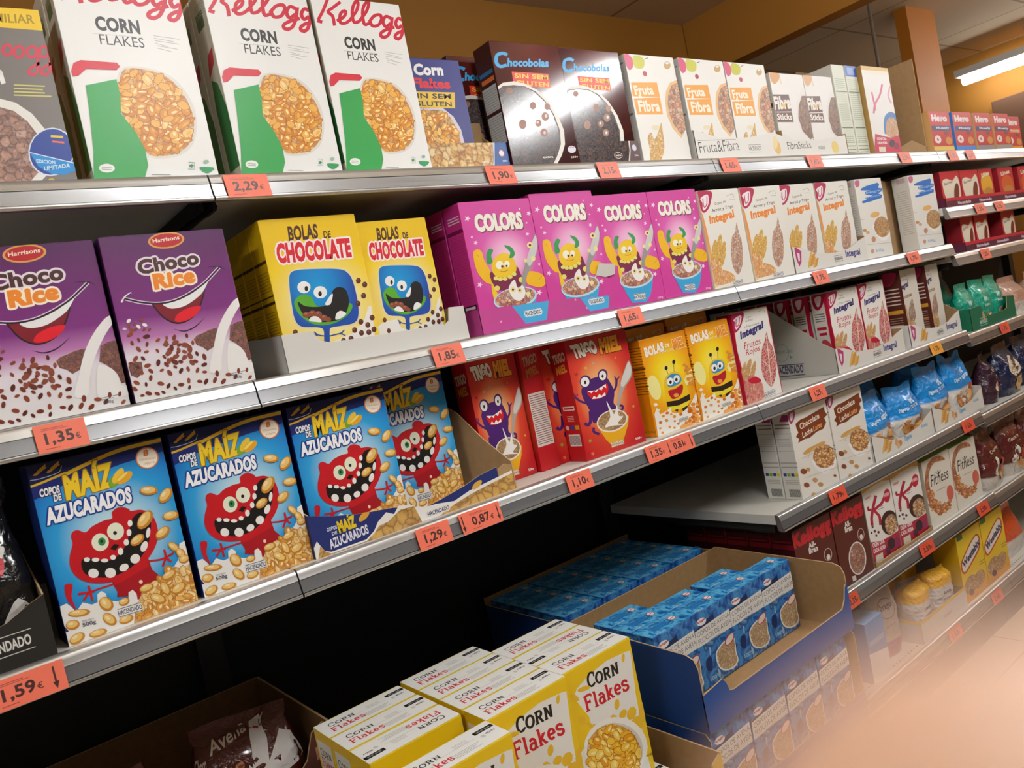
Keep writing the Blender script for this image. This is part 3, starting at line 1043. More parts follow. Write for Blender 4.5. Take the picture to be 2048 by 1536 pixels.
# ---- coloured rings: pink box, horned yellow creature
def art_colors():
    W, H = 0.193, 0.274
    a = Art(W, H, A7, face=front(0.966, 1.159, 0.017, 0.291, 1.315))
    bg = RAD(0.105, 0.15, 0.11, [(0.0, '#fbe3f2'), (0.3, '#f3b3d9'), (0.65, '#dd5bb0'), (1.0, '#d23f9c')], 0.9)
    for x, y, r in ((267, 267, 24), (704, 230, 18), (697, 376, 17), (325, 438, 17), (298, 398, 11), (355, 736, 22), (780, 790, 22), (845, 676, 26), (330, 1030, 18), (285, 920, 12), (868, 775, 20), (640, 198, 9), (690, 297, 9), (120, 890, 12), (780, 590, 12)):
        a.star('#f8dff0', x, y, r, 5)
    a.t('#7a3a4a', 'COLORS', (340, 365), (672, 339), (318, 248), 0.02, '#7a3a4a', 0.07)
    a.t('#f6f1e4', 'COLORS', (334, 360), (666, 334), (312, 242), 0.02, '#f6f1e4', 0.045)
    a.p('#f3bd16', [(308, 512), (322, 490), (352, 488), (372, 510), (385, 560), (430, 640), (452, 722), (400, 722), (345, 660), (318, 590)], True)
    a.p('#f3bd16', [(690, 650), (735, 640), (800, 662), (828, 715), (795, 752), (725, 742), (690, 720)], True)
    a.l('#e79a1a', [(800, 670), (780, 700)], 6); a.l('#e79a1a', [(330, 520), (350, 540)], 6, hold=True)
    a.p('#7a1c46', [(440, 640), (600, 600), (645, 655), (672, 745), (600, 770), (470, 770), (435, 700)], True)
    a.p('#f2c822', [(438, 610), (452, 560), (480, 530), (512, 512), (560, 518), (600, 560), (616, 615), (600, 660), (540, 682), (480, 680), (448, 650)], True)
    a.p('#f2c822', [(436, 720), (452, 735), (470, 780), (520, 860), (470, 870), (445, 800)], True)
    a.es('#e6df70', [(470, 690, 18, 14), (500, 696, 18, 13), (535, 694, 18, 13), (570, 680, 18, 14), (600, 660, 16, 14), (478, 760, 20, 18), (650, 700, 20, 20)])
    a.p('#2f9a4c', [(410, 590), (402, 525), (422, 482), (450, 492), (436, 530), (446, 572), (436, 586)], True)
    a.p('#2f9a4c', [(530, 455), (580, 470), (604, 512), (592, 540), (566, 545), (572, 505), (552, 482)], True)
    a.e('#fbf6e0', 495, 596, 27, 30); a.e('#fbf6e0', 548, 590, 20, 24); a.e('#4a1c2a', 514, 606, 9); a.e('#4a1c2a', 546, 603, 8)
    a.l('#c88a18', [(500, 640), (530, 642), (560, 630)], 5)
    a.p('#9a9894', [(638, 860), (655, 700), (676, 600), (700, 540), (740, 390), (768, 402), (764, 500), (722, 610), (686, 690), (668, 860)], True)
    a.p('#d2d0cc', [(690, 560), (728, 430), (752, 386), (766, 410), (758, 505), (716, 600)], True)
    a.p('#3aa6dc', [(455, 862), (600, 892), (700, 850), (762, 790), (752, 880), (735, 960), (690, 1022), (565, 1032), (515, 960), (480, 900)], False)
    a.e('#bfe3f2', 607, 830, 158, 76, -12)
    a.e(PILE(['#d86a3c', '#f0c060', '#a8383c', '#f6e2c0', '#8a2a3a', '#e8a8a0'], 150, '#6a2420', 0.3), 605, 826, 146, 66, -12)
    a.p('#f6f2ee', [(560, 760), (600, 700), (625, 760), (660, 740), (680, 800), (640, 850), (590, 830)], True)
    a.es('#efe4a0', [(590, 770, 20, 20), (640, 775, 18, 18), (700, 800, 16, 16), (712, 455, 22, 22), (680, 565, 14, 14), (735, 550, 16, 20)])
    a.es('#7c2838', [(590, 770, 8, 8), (640, 775, 7, 7), (712, 455, 9, 9)])
    logo_h(a, (585, 1000), (690, 985), (582, 972), '#2a2a66')
    a.t('#f4e6f0', '500g', (800, 1000), (850, 990), (798, 978))
    s = Art(0.06, H)
    s.bars('#7c1450', [(0.78, 0, 1, 0.02), (0.8, 0.05, 0.95, 0.008)])
    s.bars('#b02a80', [(0.75 - i * 0.022, 0.1, 0.92, 0.006) for i in range(22)])
    s.bars(BLACK, [(0.2, 0.12, 0.9, 0.035)])
    s.bars('#e8d8e4', [(0.205, 0.2, 0.82, 0.02)] + [(0.86 + i * 0.02, 0.2, 0.9, 0.008) for i in range(3)])
    return carton('colour_ring_box', W, H, 0.06, bg, '#c8308c', '#d23f9c', fa=a, la=s)


# ---- tall white corn flake box; the bird mascot of the real box is left out (plain shapes)
def art_tall():
    W, H = 0.192, 0.325
    a = Art(W, H, A2, face=front(0.734, 0.926, 0.365, 0.69, 1.315))
    K = [[(602, -30), (566, 60), (528, 132)], [(700, -6), (640, 40), (604, 70), (640, 105), (655, 178)], [(520, 138), (560, 150)],
         [(672, 140), (726, 110), (742, 72), (720, 60)], [(726, 60), (698, 92), (700, 152), (738, 158), (780, 130)], [(776, 132), (826, 60), (836, 0), (812, -12)], [(820, -12), (798, 30), (792, 90), (806, 150), (846, 146)],
         [(842, 148), (900, 70), (920, 4), (900, -10)], [(906, -8), (880, 30), (872, 90), (886, 166), (926, 160)], [(922, 150), (960, 104), (1006, 96), (1022, 130)], [(1022, 122), (996, 172), (950, 180), (926, 144)],
         [(1090, 120), (1050, 108), (1030, 150), (1052, 186), (1088, 160)], [(1100, 112), (1092, 190), (1070, 250), (1034, 272)], [(1050, 270), (1018, 262), (1014, 236), (1050, 212), (1118, 190)],
         [(1178, 134), (1146, 124), (1128, 160), (1146, 196), (1176, 176)], [(1190, 126), (1184, 200), (1170, 262), (1144, 284)], [(1156, 284), (1128, 274), (1126, 252), (1152, 230), (1200, 216)]]
    for k in K:
        a.l('#cf1c3a', k, 25, hold=k is not K[0])
    a.t('#2c2c2c', 'CORN', (738, 350), (974, 374), (722, 256), 0.045)
    a.t('#3a3a3a', 'FLAKES', (762, 438), (998, 460), (750, 372), 0.0)
    a.l('#c8c8c8', [(722, 370), (985, 392)], 3)
    for i, (x0, x1) in enumerate(((1040, 1180), (1044, 1150), (1048, 1180), (1052, 1120), (1060, 1170), (1064, 1140))):
        a.l('#b9b9b6', [(x0, 380 + i * 16), (x1, 402 + i * 16)], 3.5, hold=i > 0)
    a.p('#e4e0d6', [(880, 590), (1000, 585), (1140, 640), (1240, 770), (1284, 920), (1268, 1070), (1190, 1150), (1060, 1165), (990, 1100), (860, 860), (850, 700)], True)
    a.p(PILE(['#d98a2c', '#f0b95a', '#e6a040', '#f6d088', '#c97420'], 85, '#b0661c', 1.2, ew=0.06), [(890, 600), (1000, 598), (1130, 655), (1222, 780), (1268, 920), (1252, 1060), (1180, 1134), (1060, 1150), (1000, 1100), (930, 980), (880, 860), (866, 700)], True)
    a.flakes([(900, 615), (1000, 612), (1125, 668), (1212, 785), (1256, 920), (1240, 1050), (1176, 1122), (1060, 1138), (1010, 1090), (940, 970), (895, 855), (880, 710)], 95, 33, seed=5, gap=0.75)
    a.p('#d52a3c', [(612, 610), (622, 560), (660, 540), (850, 556), (868, 580), (850, 602), (690, 596), (650, 640), (622, 645)])
    a.p('#2fa04a', [(690, 700), (850, 660), (872, 760), (880, 880), (960, 1000), (1012, 1110), (1030, 1210), (1012, 1300), (745, 1300), (740, 1120), (712, 860)])
    a.e('#f0f0ec', 812, 1226, 42, 28, 4)
    a.l('#8a9a8c', [(785, 1220), (838, 1224)], 4); a.l('#8a9a8c', [(785, 1232), (838, 1236)], 4, hold=True)
    a.l('#9aa09a', [(1050, 1268), (1150, 1270)], 4)
    a.l('#7fae90', [(1245, 1190), (1275, 1192), (1278, 1236), (1244, 1234)], 3, sm=False)
    a.star('#2f8a50', 1260, 1214, 16, 5)
    a.p('#2f9a58', [(1308, 1222), (1380, 1226), (1372, 1248), (1346, 1262), (1318, 1246)], True); a.e('#9ac0a8', 1340, 1188, 14, 12)
    s = Art(0.07, H)
    s.bars('#4c6a4a', [(0.8, 0.25, 0.75, 0.09)])
    s.p('#c03040', [(0.3, 0.55), (0.8, 0.6), (0.9, 0.68), (0.5, 0.66)]); s.p('#2c7c40', [(0.3, 0.05), (1, 0.05), (1, 0.35), (0.75, 0.5), (0.4, 0.54), (0.3, 0.4)])
    s.bars('#a8a498', [(0.92 - i * 0.012, 0.3, 0.9, 0.005) for i in range(6)])
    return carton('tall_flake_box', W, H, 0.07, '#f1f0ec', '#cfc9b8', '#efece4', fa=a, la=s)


# ---- honey wheat: red box, purple creature
def art_trigo():
    W, H = 0.202, 0.278
    a = Art(W, H, B4, face=front(1.195, 1.397, -0.312, -0.034, 1.34))
    bg = RAD(0.09, 0.14, 0.15, [(0.0, '#fbdcae'), (0.3, '#f4a96c'), (0.55, '#e0482c'), (0.85, '#c2141c'), (1.0, '#b50f18')], 1.2)
    a.t('#f3efe0', 'TRIGO', (958, 462), (1142, 412), (916, 355), 0.08, '#6a1418', 0.05)
    a.t('#f0a024', 'MIEL', (1158, 424), (1320, 386), (1136, 300), 0.07, '#7a1c10', 0.05)
    for x, y, r, c in ((968, 577, 20, '#b01c20'), (1045, 528, 18, '#e8b040'), (1100, 492, 16, '#c0a8a0'), (1076, 1086, 18, '#8ab040'), (1270, 448, 13, '#e89040'), (1095, 1185, 18, '#e08050'), (1410, 820, 14, '#e0b050')):
        a.star(c, x, y, r, 5)
    V = '#4b1d6c'
    a.l(V, [(1050, 800), (1000, 782), (962, 752), (952, 728)], 17); a.l(V, [(965, 755), (940, 748)], 9, hold=True); a.l(V, [(975, 745), (978, 728)], 9, hold=True)
    a.l(V, [(1245, 720), (1275, 670), (1280, 605)], 17); a.l(V, [(1278, 625), (1302, 592)], 9, hold=True); a.l(V, [(1278, 625), (1264, 590)], 9, hold=True)
    a.p(V, [(1010, 690), (1060, 625), (1120, 598), (1190, 592), (1232, 640), (1262, 715), (1258, 800), (1300, 830), (1270, 870), (1180, 880), (1140, 920), (1120, 950), (1096, 940), (1084, 880), (1044, 800), (1018, 750)], True)
    a.l(V, [(1076, 860), (1078, 940), (1055, 966), (1034, 950)], 24); a.l(V, [(1104, 985), (1104, 1016), (1146, 1036)], 20); a.l(V, [(1280, 850), (1322, 845), (1325, 818), (1300, 815)], 16)
    a.e(V, 1040, 632, 45, 50); a.e('#fbfaf4', 1036, 634, 34, 38); a.e(BLACK, 1038, 638, 9, 14)
    a.e(V, 1172, 582, 38, 48, 10); a.e('#fbfaf4', 1172, 585, 28, 36); a.e(BLACK, 1172, 590, 8, 13)
    a.p('#d8141e', [(1054, 706), (1130, 698), (1200, 645), (1216, 700), (1180, 748), (1110, 768), (1072, 748)], True)
    a.p('#fbfaf4', [(1054, 704), (1120, 698), (1196, 650), (1200, 682), (1180, 668), (1165, 698), (1140, 688), (1122, 716), (1104, 700), (1086, 722)])
    a.p('#fbfaf4', [(1090, 766), (1104, 740), (1126, 755), (1146, 726), (1164, 742), (1190, 712), (1196, 736), (1150, 758)])
    a.p('#b0aca8', [(1276, 860), (1290, 770), (1308, 650), (1340, 540), (1372, 470), (1396, 530), (1390, 600), (1334, 690), (1306, 790), (1300, 880)], True)
    a.p('#dcd8d2', [(1312, 640), (1345, 540), (1372, 480), (1392, 535), (1382, 595), (1330, 670)], True)
    a.p('#f2b31c', [(1126, 960), (1250, 1000), (1374, 890), (1368, 960), (1330, 1090), (1240, 1120), (1200, 1080), (1160, 1020)])
    a.e('#f6ecd8', 1246, 932, 124, 84, -18); a.e(PILE(['#d8a860', '#a87430', '#ecd09a', '#8a5a24'], 230, '#6a3c14', 0.2), 1245, 930, 112, 74, -18)
    a.p('#fbf7f0', [(1190, 980), (1230, 900), (1200, 780), (1240, 850), (1262, 880), (1282, 810), (1296, 890), (1330, 900), (1290, 950), (1340, 960), (1250, 970)], True)
    logo_h(a, (1240, 1130), (1338, 1100), (1236, 1110), '#7a4a18', bg='#f4e6c8')
    a.t('#fbf3ea', '500g', (1426, 1084), (1474, 1070), (1422, 1062), 0.02)
    s = Art(0.056, H)
    s.t('#e8d2b4', 'TRIGO', (0.12, 0.82), (0.88, 0.84), (0.12, 0.9), 0.05); s.t('#ec9a30', 'MIEL', (0.2, 0.73), (0.86, 0.75), (0.2, 0.8), 0.05)
    s.bars('#efe0d0', [(0.43, 0.15, 0.85, 0.035)]); s.bars('#b81c22', [(0.44, 0.2, 0.8, 0.014)])
    s.bars('#e8b0a0', [(0.38 - i * 0.014, 0.3, 0.7, 0.005) for i in range(4)])
    s.es('#f0d0c8', [(0.2, 0.285, 0.1, 0.02)]); s.bars('#3a4a9a', [(0.27, 0.4, 0.62, 0.035)]); s.bars('#e8a020', [(0.27, 0.68, 0.92, 0.035)])
    s.bars('#f4eee6', [(0.13, 0.18, 0.86, 0.1)]); s.bars('#222222', [(0.14, 0.2 + i * 0.05, 0.225 + i * 0.05, 0.08) for i in range(13)])
    n = Art(0.056, H)
    n.bars('#b01018', [(0.0, 0.0, 1.0, 0.01)])
    n.t('#b89a80', 'TRIGO', (0.12, 0.86), (0.88, 0.88), (0.12, 0.94), 0.05); n.t('#c87a30', 'MIEL', (0.2, 0.77), (0.86, 0.79), (0.2, 0.84), 0.05)
    n.bars('#ded6cc', [(0.2, 0.06, 0.94, 0.44)]); n.bars('#8a5050', [(0.22 + i * 0.018, 0.1, 0.9, 0.006) for i in range(23)])
    m1 = carton('honey_wheat_box', W, H, 0.056, bg, '#bd121b', '#b50f18', fa=a, la=s)
    m2 = carton('honey_wheat_box_turned', W, H, 0.056, bg, '#bd121b', '#b50f18', fa=a, la=n)
    return m1, m2


# ---- honey balls: orange box, bee
def art_miel():
    W, H = 0.172, 0.262
    a = Art(W, H, B5, face=front(1.612, 1.785, -0.318, -0.057, 1.34))
    bg = RAD(0.085, 0.15, 0.12, [(0.0, '#fff27a'), (0.35, '#ffe01c'), (0.7, '#f7ab10'), (1.0, '#f19608')], 1.1)
    a.t('#fbf4e0', 'BOLAS', (542, 405), (672, 356), (524, 325), 0.07, '#d86a10', 0.04)
    a.t('#fbf4e0', 'DE', (676, 330), (704, 320), (672, 305), 0.05); a.t('#f09018', 'MIEL', (734, 354), (812, 325), (716, 270), 0.06, '#fbe6b0', 0.05)
    a.t('#fbf4e0', 'CEREALES', (640, 375), (728, 348), (637, 362))
    a.e('#f9ef9a', 606, 640, 42, 100, -14); a.e('#f9ef9a', 860, 560, 36, 80, 30)
    a.l('#7a6a20', [(700, 540), (684, 495)], 3); a.l('#7a6a20', [(740, 530), (736, 450)], 3, hold=True); a.e(BLACK, 684, 490, 11, 16); a.e(BLACK, 736, 444, 11, 16)
    a.p('#f7c81e', [(672, 620), (690, 550), (738, 520), (788, 540), (812, 600), (850, 700), (856, 760), (800, 800), (740, 812), (700, 780)], True)
    a.p('#2c1a14', [(692, 755), (770, 745), (850, 700), (857, 745), (780, 785), (700, 795)])
    a.p('#f2e230', [(700, 796), (780, 786), (850, 750), (840, 790), (780, 822), (718, 825)])
    a.p('#2c1a14', [(750, 820), (776, 816), (770, 838)]); a.p('#2c1a14', [(800, 812), (850, 782), (812, 842)])
    a.p('#3a94c8', [(690, 600), (700, 555), (738, 535), (780, 552), (790, 600), (748, 632), (706, 640)], True)
    a.e('#fbfaf6', 714, 597, 23, 31); a.e(BLACK, 716, 602, 9, 14); a.e('#fbfaf6', 758, 578, 22, 30); a.e(BLACK, 756, 584, 9, 14)
    a.p('#b81c28', [(702, 672), (750, 655), (798, 622), (800, 680), (772, 722), (730, 732)], True); a.e('#f0a048', 758, 706, 18, 16)
    a.p('#f6f2e8', [(610, 850), (625, 795), (650, 850), (690, 830), (720, 800), (730, 840), (790, 850), (850, 800), (880, 730), (905, 650), (920, 720), (990, 900), (640, 1030), (625, 930)])
    a.scatter(['#e08a28', '#d87418', '#f0a84c', '#c86414'], [(850, 810), (900, 740), (950, 760), (990, 900), (760, 980), (800, 940), (870, 890)], 60, 16, 14, 4, 1.3)
    a.scatter(['#e8983c', '#d87418'], [(620, 840), (800, 840), (880, 900), (660, 1010)], 16, 11, 10, 8, 2.4)
    a.scatter(['#e8983c', '#d88a40'], [(790, 440), (850, 500), (890, 640), (860, 640), (810, 520)], 12, 13, 12, 8, 1.5)
    a.es('#f4ece0', [(616, 774, 14, 14), (640, 815, 8, 8)])
    logo_h(a, (780, 915), (845, 893), (777, 900), '#5a5a5a', bg='#dcd8d0')
    s = Art(0.06, H)
    s.bars('#7a4a04', [(0.92 - i * 0.028, 0.25, 0.95, 0.008) for i in range(18)] + [(0.7, 0.1, 1, 0.02), (0.6, 0.05, 1, 0.018), (0.52, 0.2, 1, 0.015)])
    s.t('#8a6a20', '500g', (0.3, 0.03), (0.9, 0.04), (0.3, 0.06))
    return carton('honey_ball_box', W, H, 0.055, bg, '#ea9208', '#f5a616', fa=a, la=s)


# ---- flakes with red fruit / wholegrain rice flakes / chocolate wholegrain
def shield(a, pts, swirl, col='#b3164a'):
    a.p(col, pts, True)
    a.p('#f4e8ec', swirl, True)


def art_integral():
    W, H = 0.196, 0.264
    a = Art(W, H, A8, face=front(1.924, 2.120, 0.017, 0.281, 1.315))
    a.p(VG(H, [(0.0, '#f4d8a0'), (0.5, '#eb9a48'), (1.0, '#ef8a3a')]), [(355, 200), (396, 330), (420, 380), (450, 500), (510, 800), (530, 900), (500, 910)])
    shield(a, [(360, 210), (482, 206), (480, 280), (460, 335), (425, 362), (400, 330), (372, 262)], [(400, 262), (425, 238), (458, 232), (462, 292), (440, 335), (420, 340), (416, 290)])
    a.l('#b3164a', [(418, 258), (428, 320), (448, 300), (450, 240)], 6)
    a.t('#4a4a52', 'Copos de', (511, 313), (592, 292), (507, 288)); a.t('#4a4a52', 'Arroz y Trigo', (488, 366), (652, 328), (482, 336), 0.01)
    a.t('#ec8a30', 'Integral', (474, 462), (660, 412), (462, 382), 0.05)
    a.l('#9ab08a', [(600, 240), (640, 225), (655, 250)], 3); a.l('#9ab08a', [(620, 262), (660, 262)], 3, hold=True)
    wh = PILE(['#f0c850', '#e4b030', '#f6dc84', '#d89c24'], 160, '#c08018', 0.5)
    for x, y, h in ((500, 600, 50), (535, 570, 60), (565, 600, 40)):
        a.l('#e0b84a', [(x - 10, y + 180), (x, y + 40)], 4)
        a.e(wh, x, y + 60, 22, h + 55, 8)
    oat = PILE(['#e8cbb0', '#c89070', '#f2e2cc', '#a8604a', '#dcb090'], 170, '#8a5038', 0.5)
    a.p(oat, [(672, 430), (690, 510), (708, 560), (716, 660), (712, 740), (690, 800), (668, 800), (640, 740), (628, 640), (636, 540), (660, 500)], True)
    a.p(PILE(['#f4c478', '#e8a048', '#f8e0a8', '#e89c80'], 110, '#d08030', 0.5), [(480, 720), (520, 700), (560, 770), (620, 790), (660, 830), (640, 860), (520, 890), (500, 840)], True)
    logo_h(a, (642, 882), (716, 862), (639, 866))
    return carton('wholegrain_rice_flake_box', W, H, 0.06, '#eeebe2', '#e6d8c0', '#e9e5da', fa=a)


def art_rojos():
    W, H = 0.178, 0.252
    a = Art(W, H, B5, quad=[(818, 200), (1107, 145), (1266, 785), (1020, 845)])
    a.p('#c4183c', [(1100, 140), (1118, 142), (1290, 780), (1262, 790)]); a.p('#d02048', [(810, 195), (830, 195), (905, 480), (990, 700), (1035, 850), (1015, 850), (905, 500)])
    shield(a, [(812, 195), (915, 185), (918, 262), (900, 320), (868, 348), (846, 310)], [(845, 250), (868, 222), (905, 215), (902, 280), (880, 322), (864, 300), (860, 262)])
    a.l('#b3164a', [(866, 240), (874, 300), (892, 280), (892, 222)], 6)
    a.t('#5a5a62', 'Copos', (948, 242), (986, 232), (944, 225)); a.t('#5a5a62', 'de Arroz', (944, 268), (1000, 254), (940, 250)); a.t('#5a5a62', 'y Trigo Integral', (942, 318), (1054, 290), (938, 300))
    a.t('#312a6e', 'Integral', (924, 418), (1094, 340), (908, 340), 0.05)
    a.t('#c41a3a', 'Frutos', (958, 476), (1078, 440), (950, 425), 0.0, '#f6eae8', 0.02); a.t('#c41a3a', 'Rojos', (978, 534), (1078, 500), (970, 480))
    a.l('#8aa882', [(1040, 185), (1080, 175), (1096, 205)], 3)
    a.p(PILE(['#c81c34', '#a81830', '#e04a50', '#8c1428'], 120, '#f0c8b8', 0.4, ew=0.1), [(1118, 350), (1140, 420), (1172, 470), (1200, 560), (1212, 620), (1205, 690), (1185, 740), (1160, 730), (1120, 680), (1096, 600), (1092, 480), (1108, 420)], True)
    a.l('#f2e0c8', [(1118, 380), (1150, 560), (1180, 730)], 6); a.l('#f2e0c8', [(1150, 560), (1200, 520)], 4, hold=True); a.l('#f2e0c8', [(1150, 600), (1100, 560)], 4, hold=True)
    wh = PILE(['#e8b86a', '#d89a48', '#f2d8a0', '#c88858'], 170, '#b07838', 0.5)
    for x in (965, 1000, 1035):
        a.e(wh, x, 620 + abs(x - 1000) * 0.6, 18, 80, 8)
    a.p(PILE(['#e8a088', '#d86a60', '#f2c8a8', '#b83040'], 110, '#c06050', 0.5), [(985, 690), (1050, 660), (1110, 715), (1130, 780), (1125, 815), (1020, 850)], True)
    a.p('#c81c38', [(1005, 690), (1060, 670), (1105, 700), (1050, 715)], True)
    logo_h(a, (1135, 805), (1212, 780), (1132, 788))
    s = Art(0.058, H)
    s.p('#c4183c', [(0.78, 0), (1.0, 0), (1.0, 1.0), (0.78, 1.0)])
    s.p('#b3164a', [(0.15, 0.85), (0.15, 1.0), (0.8, 1.0), (0.75, 0.88), (0.4, 0.8)], True); s.p('#f2dce2', [(0.3, 0.88), (0.3, 0.96), (0.65, 0.97), (0.6, 0.9), (0.42, 0.84)], True)
    s.bars('#444450', [(0.74 - i * 0.03, 0.12, 0.7, 0.01) for i in range(4)] + [(0.2 - i * 0.025, 0.1, 0.7, 0.008) for i in range(6)])
    s.bars('#c01c3c', [(0.54, 0.12, 0.68, 0.04), (0.47, 0.2, 0.66, 0.035)]); s.p('#c84858', [(0.15, 0.24), (0.7, 0.24), (0.75, 0.36), (0.4, 0.42), (0.15, 0.34)], True)
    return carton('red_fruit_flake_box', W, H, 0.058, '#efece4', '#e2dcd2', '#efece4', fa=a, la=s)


def art_choc_integral():
    W, H = 0.15, 0.268
    a = Art(W, H, B6, face=front(2.765, 2.915, -0.31, -0.042, 1.34))
    a.t('#6a625a', 'Copos de', (882, 230), (930, 215), (878, 214)); a.t('#6a625a', 'Trigo Arroz', (880, 255), (945, 235), (876, 240))
    a.t('#2a2a60', 'Integral', (888, 318), (946, 282), (882, 272), 0.05); a.t('#7a4a30', 'Chocolate', (900, 356), (965, 330), (896, 332), 0.02)
    oat = PILE(['#caa890', '#a87458', '#e2cdb8', '#7a4a38'], 170, '#6a4030', 0.5)
    a.p(oat, [(965, 345), (980, 400), (988, 450), (975, 490), (955, 480), (946, 420)], True)
    a.p(PILE(['#e0b060', '#c88a40', '#f0d8a0'], 130, '#a06828', 0.5), [(905, 400), (930, 390), (950, 470), (990, 500), (1000, 640), (940, 640)], True)
    s = Art(0.075, H)
    s.p('#5e2620', [(0, 0), (1, 0), (1, 1), (0, 1)])
    s.p('#c03060', [(0.2, 0.84), (0.2, 0.98), (0.8, 0.98), (0.75, 0.9), (0.45, 0.82)], True)
    s.bars('#e8d8c4', [(0.76 - i * 0.05, 0.15, 0.85, 0.016) for i in range(5)]); s.bars('#e8a838', [(0.44, 0.12, 0.88, 0.05), (0.28, 0.2, 0.8, 0.012), (0.15, 0.2, 0.8, 0.012)])
    s.bars('#c8a890', [(0.38 - i * 0.03, 0.2, 0.8, 0.008) for i in range(10)])
    return carton('chocolate_wholegrain_box', W, H, 0.06, '#e2dccf', '#5e2620', '#4a1c18', fa=a, la=s)


def art_sugarfree():
    W, H = 0.178, 0.264
    a = Art(W, H, A8, quad=[(1230, 136), (1455, 120), (1572, 705), (1378, 757)])
    a.p('#1c74cc', [(1292, 216), (1340, 190), (1430, 162), (1446, 172), (1440, 205), (1470, 208), (1468, 232), (1440, 250), (1472, 262), (1470, 285), (1390, 315), (1318, 335), (1310, 318), (1350, 302), (1335, 290), (1400, 268), (1340, 262), (1330, 240), (1380, 228), (1300, 228)])
    a.t('#cfe2f4', 'Integral', (1345, 262), (1460, 235), (1340, 240)); a.t('#cfe2f4', '0% azucares', (1345, 295), (1455, 268), (1342, 280))
    a.p('#c86a8a', [(1240, 150), (1275, 145), (1282, 185), (1262, 205), (1245, 185)], True)
    a.l('#c9c5bb', [(1280, 470), (1340, 460)], 4); a.l('#c9c5bb', [(1370, 650), (1560, 620)], 4, hold=True)
    a.e('#e8b870', 1420, 420, 38, 22, -20); a.e('#c89860', 1345, 545, 16, 12); a.e('#d8a880', 1370, 560, 14, 12)
    a.p('#f8f6f0', [(1412, 500), (1545, 470), (1548, 540), (1530, 590), (1490, 612), (1450, 590), (1425, 550)], True)
    a.e(PILE(['#c88a44', '#e0b070', '#b07430', '#ecc890'], 150, '#7a4c1c', 0.6), 1478, 510, 60, 78, -8)
    a.e('#c89478', 1418, 608, 16, 22); a.t('#8a9ac8', '500g', (1440, 705), (1500, 690), (1436, 680)); a.e('#d0a080', 1412, 695, 12, 16)
    s = Art(0.06, H)
    s.bars('#c4a8a8', [(0.92, 0.3, 0.8, 0.06)]); s.bars('#b8b4aa', [(0.8 - i * 0.03, 0.2, 0.85, 0.008) for i in range(20)])
    return carton('oat_flake_box', W, H, 0.06, '#eceae3', '#dcd8ce', '#e9e5da', fa=a, la=s)


def art_leche():
    W, H = 0.2, 0.255
    a = Art(W, H, B6, quad=[(222, 1022), (446, 938), (547, 1418), (326, 1532)])
    shield(a, [(222, 1022), (264, 1008), (266, 1050), (250, 1082), (238, 1080)], [(236, 1035), (256, 1020), (254, 1058), (244, 1068)], '#a8386a')
    a.p('#7c3a18', [(272, 1085), (300, 1060), (330, 1048), (440, 985), (446, 1010), (462, 1030), (444, 1050), (456, 1075), (440, 1112), (400, 1130), (360, 1165), (330, 1172), (290, 1196), (296, 1172), (276, 1160), (290, 1135), (278, 1110)])
    a.t('#f3e8da', 'Chocolate', (302, 1120), (416, 1050), (294, 1085), 0.02); a.t('#f3e8da', 'Leche', (318, 1168), (378, 1130), (312, 1135), 0.02); a.t('#e8a868', 'Latte', (382, 1130), (432, 1100), (378, 1098), 0.02)
    for x in (345, 365, 390):
        a.e('#d9a658', x + 20, 1235 - (x - 345) * 0.5, 14, 50, 60)
    a.l('#d8c8a8', [(350, 1285), (365, 1250), (400, 1215)], 5)
    a.p('#f8f6f2', [(382, 1290), (522, 1260), (520, 1310), (495, 1350), (455, 1376), (420, 1366), (392, 1335)], True)
    a.e(PILE(['#c88848', '#e0a868', '#a86030', '#f0cc90'], 120, '#7a4420', 0.8), 447, 1272, 66, 70, 8)
    a.flakes([(392, 1262), (430, 1215), (480, 1215), (508, 1262), (500, 1320), (450, 1335), (410, 1318)], 50, 12, ('#c88848', '#dca468', '#a86838', '#e8c088'), '#6a3c1c', '#f0d4a0', 3, 0.75)
    a.l('#fbfaf6', [(384, 1300), (410, 1342), (456, 1360), (500, 1338), (521, 1290)], 10)
    for x, y, r in ((325, 1362, 20), (352, 1350, 14), (345, 1442, 18), (396, 1412, 16), (430, 1438, 16), (390, 1500, 16), (515, 1385, 9)):
        a.e('#8a4a30' if x % 2 else '#c89860', x, y, r, r * 0.8, 20)
    a.l('#cfcabf', [(310, 1285), (380, 1255)], 3); a.l('#cfcabf', [(330, 1400), (540, 1330)], 3, hold=True)
    s = Art(0.06, H)
    s.p('#a8386a', [(0.4, 0.9), (0.9, 0.9), (0.9, 0.98), (0.6, 0.98)])
    s.bars('#8a6a58', [(0.86, 0.1, 0.9, 0.012), (0.82, 0.1, 0.9, 0.012)]); s.bars('#a8a49c', [(0.76, 0.06, 0.94, 0.006), (0.56, 0.06, 0.94, 0.006), (0.42, 0.06, 0.94, 0.012), (0.37, 0.06, 0.94, 0.012)] + [(0.7 - i * 0.02, 0.1, 0.8, 0.005) for i in range(5)])
    for i, c in enumerate(('#3a3a8a', '#7ab030', '#3a3a7a', '#d8c820')):
        s.bars(c, [(0.27, 0.1 + i * 0.21, 0.27 + i * 0.21, 0.035)])
    s.bars('#aaa69e', [(0.22 - i * 0.02, 0.15, 0.85, 0.006) for i in range(3)]); s.bars('#3a3a3a', [(0.03, 0.25 + i * 0.05, 0.28 + i * 0.05, 0.09) for i in range(12)])
    return carton('milk_chocolate_flake_box', W, H, 0.055, '#ebe8e0', '#dedad0', '#e2ded4', fa=a, la=s)


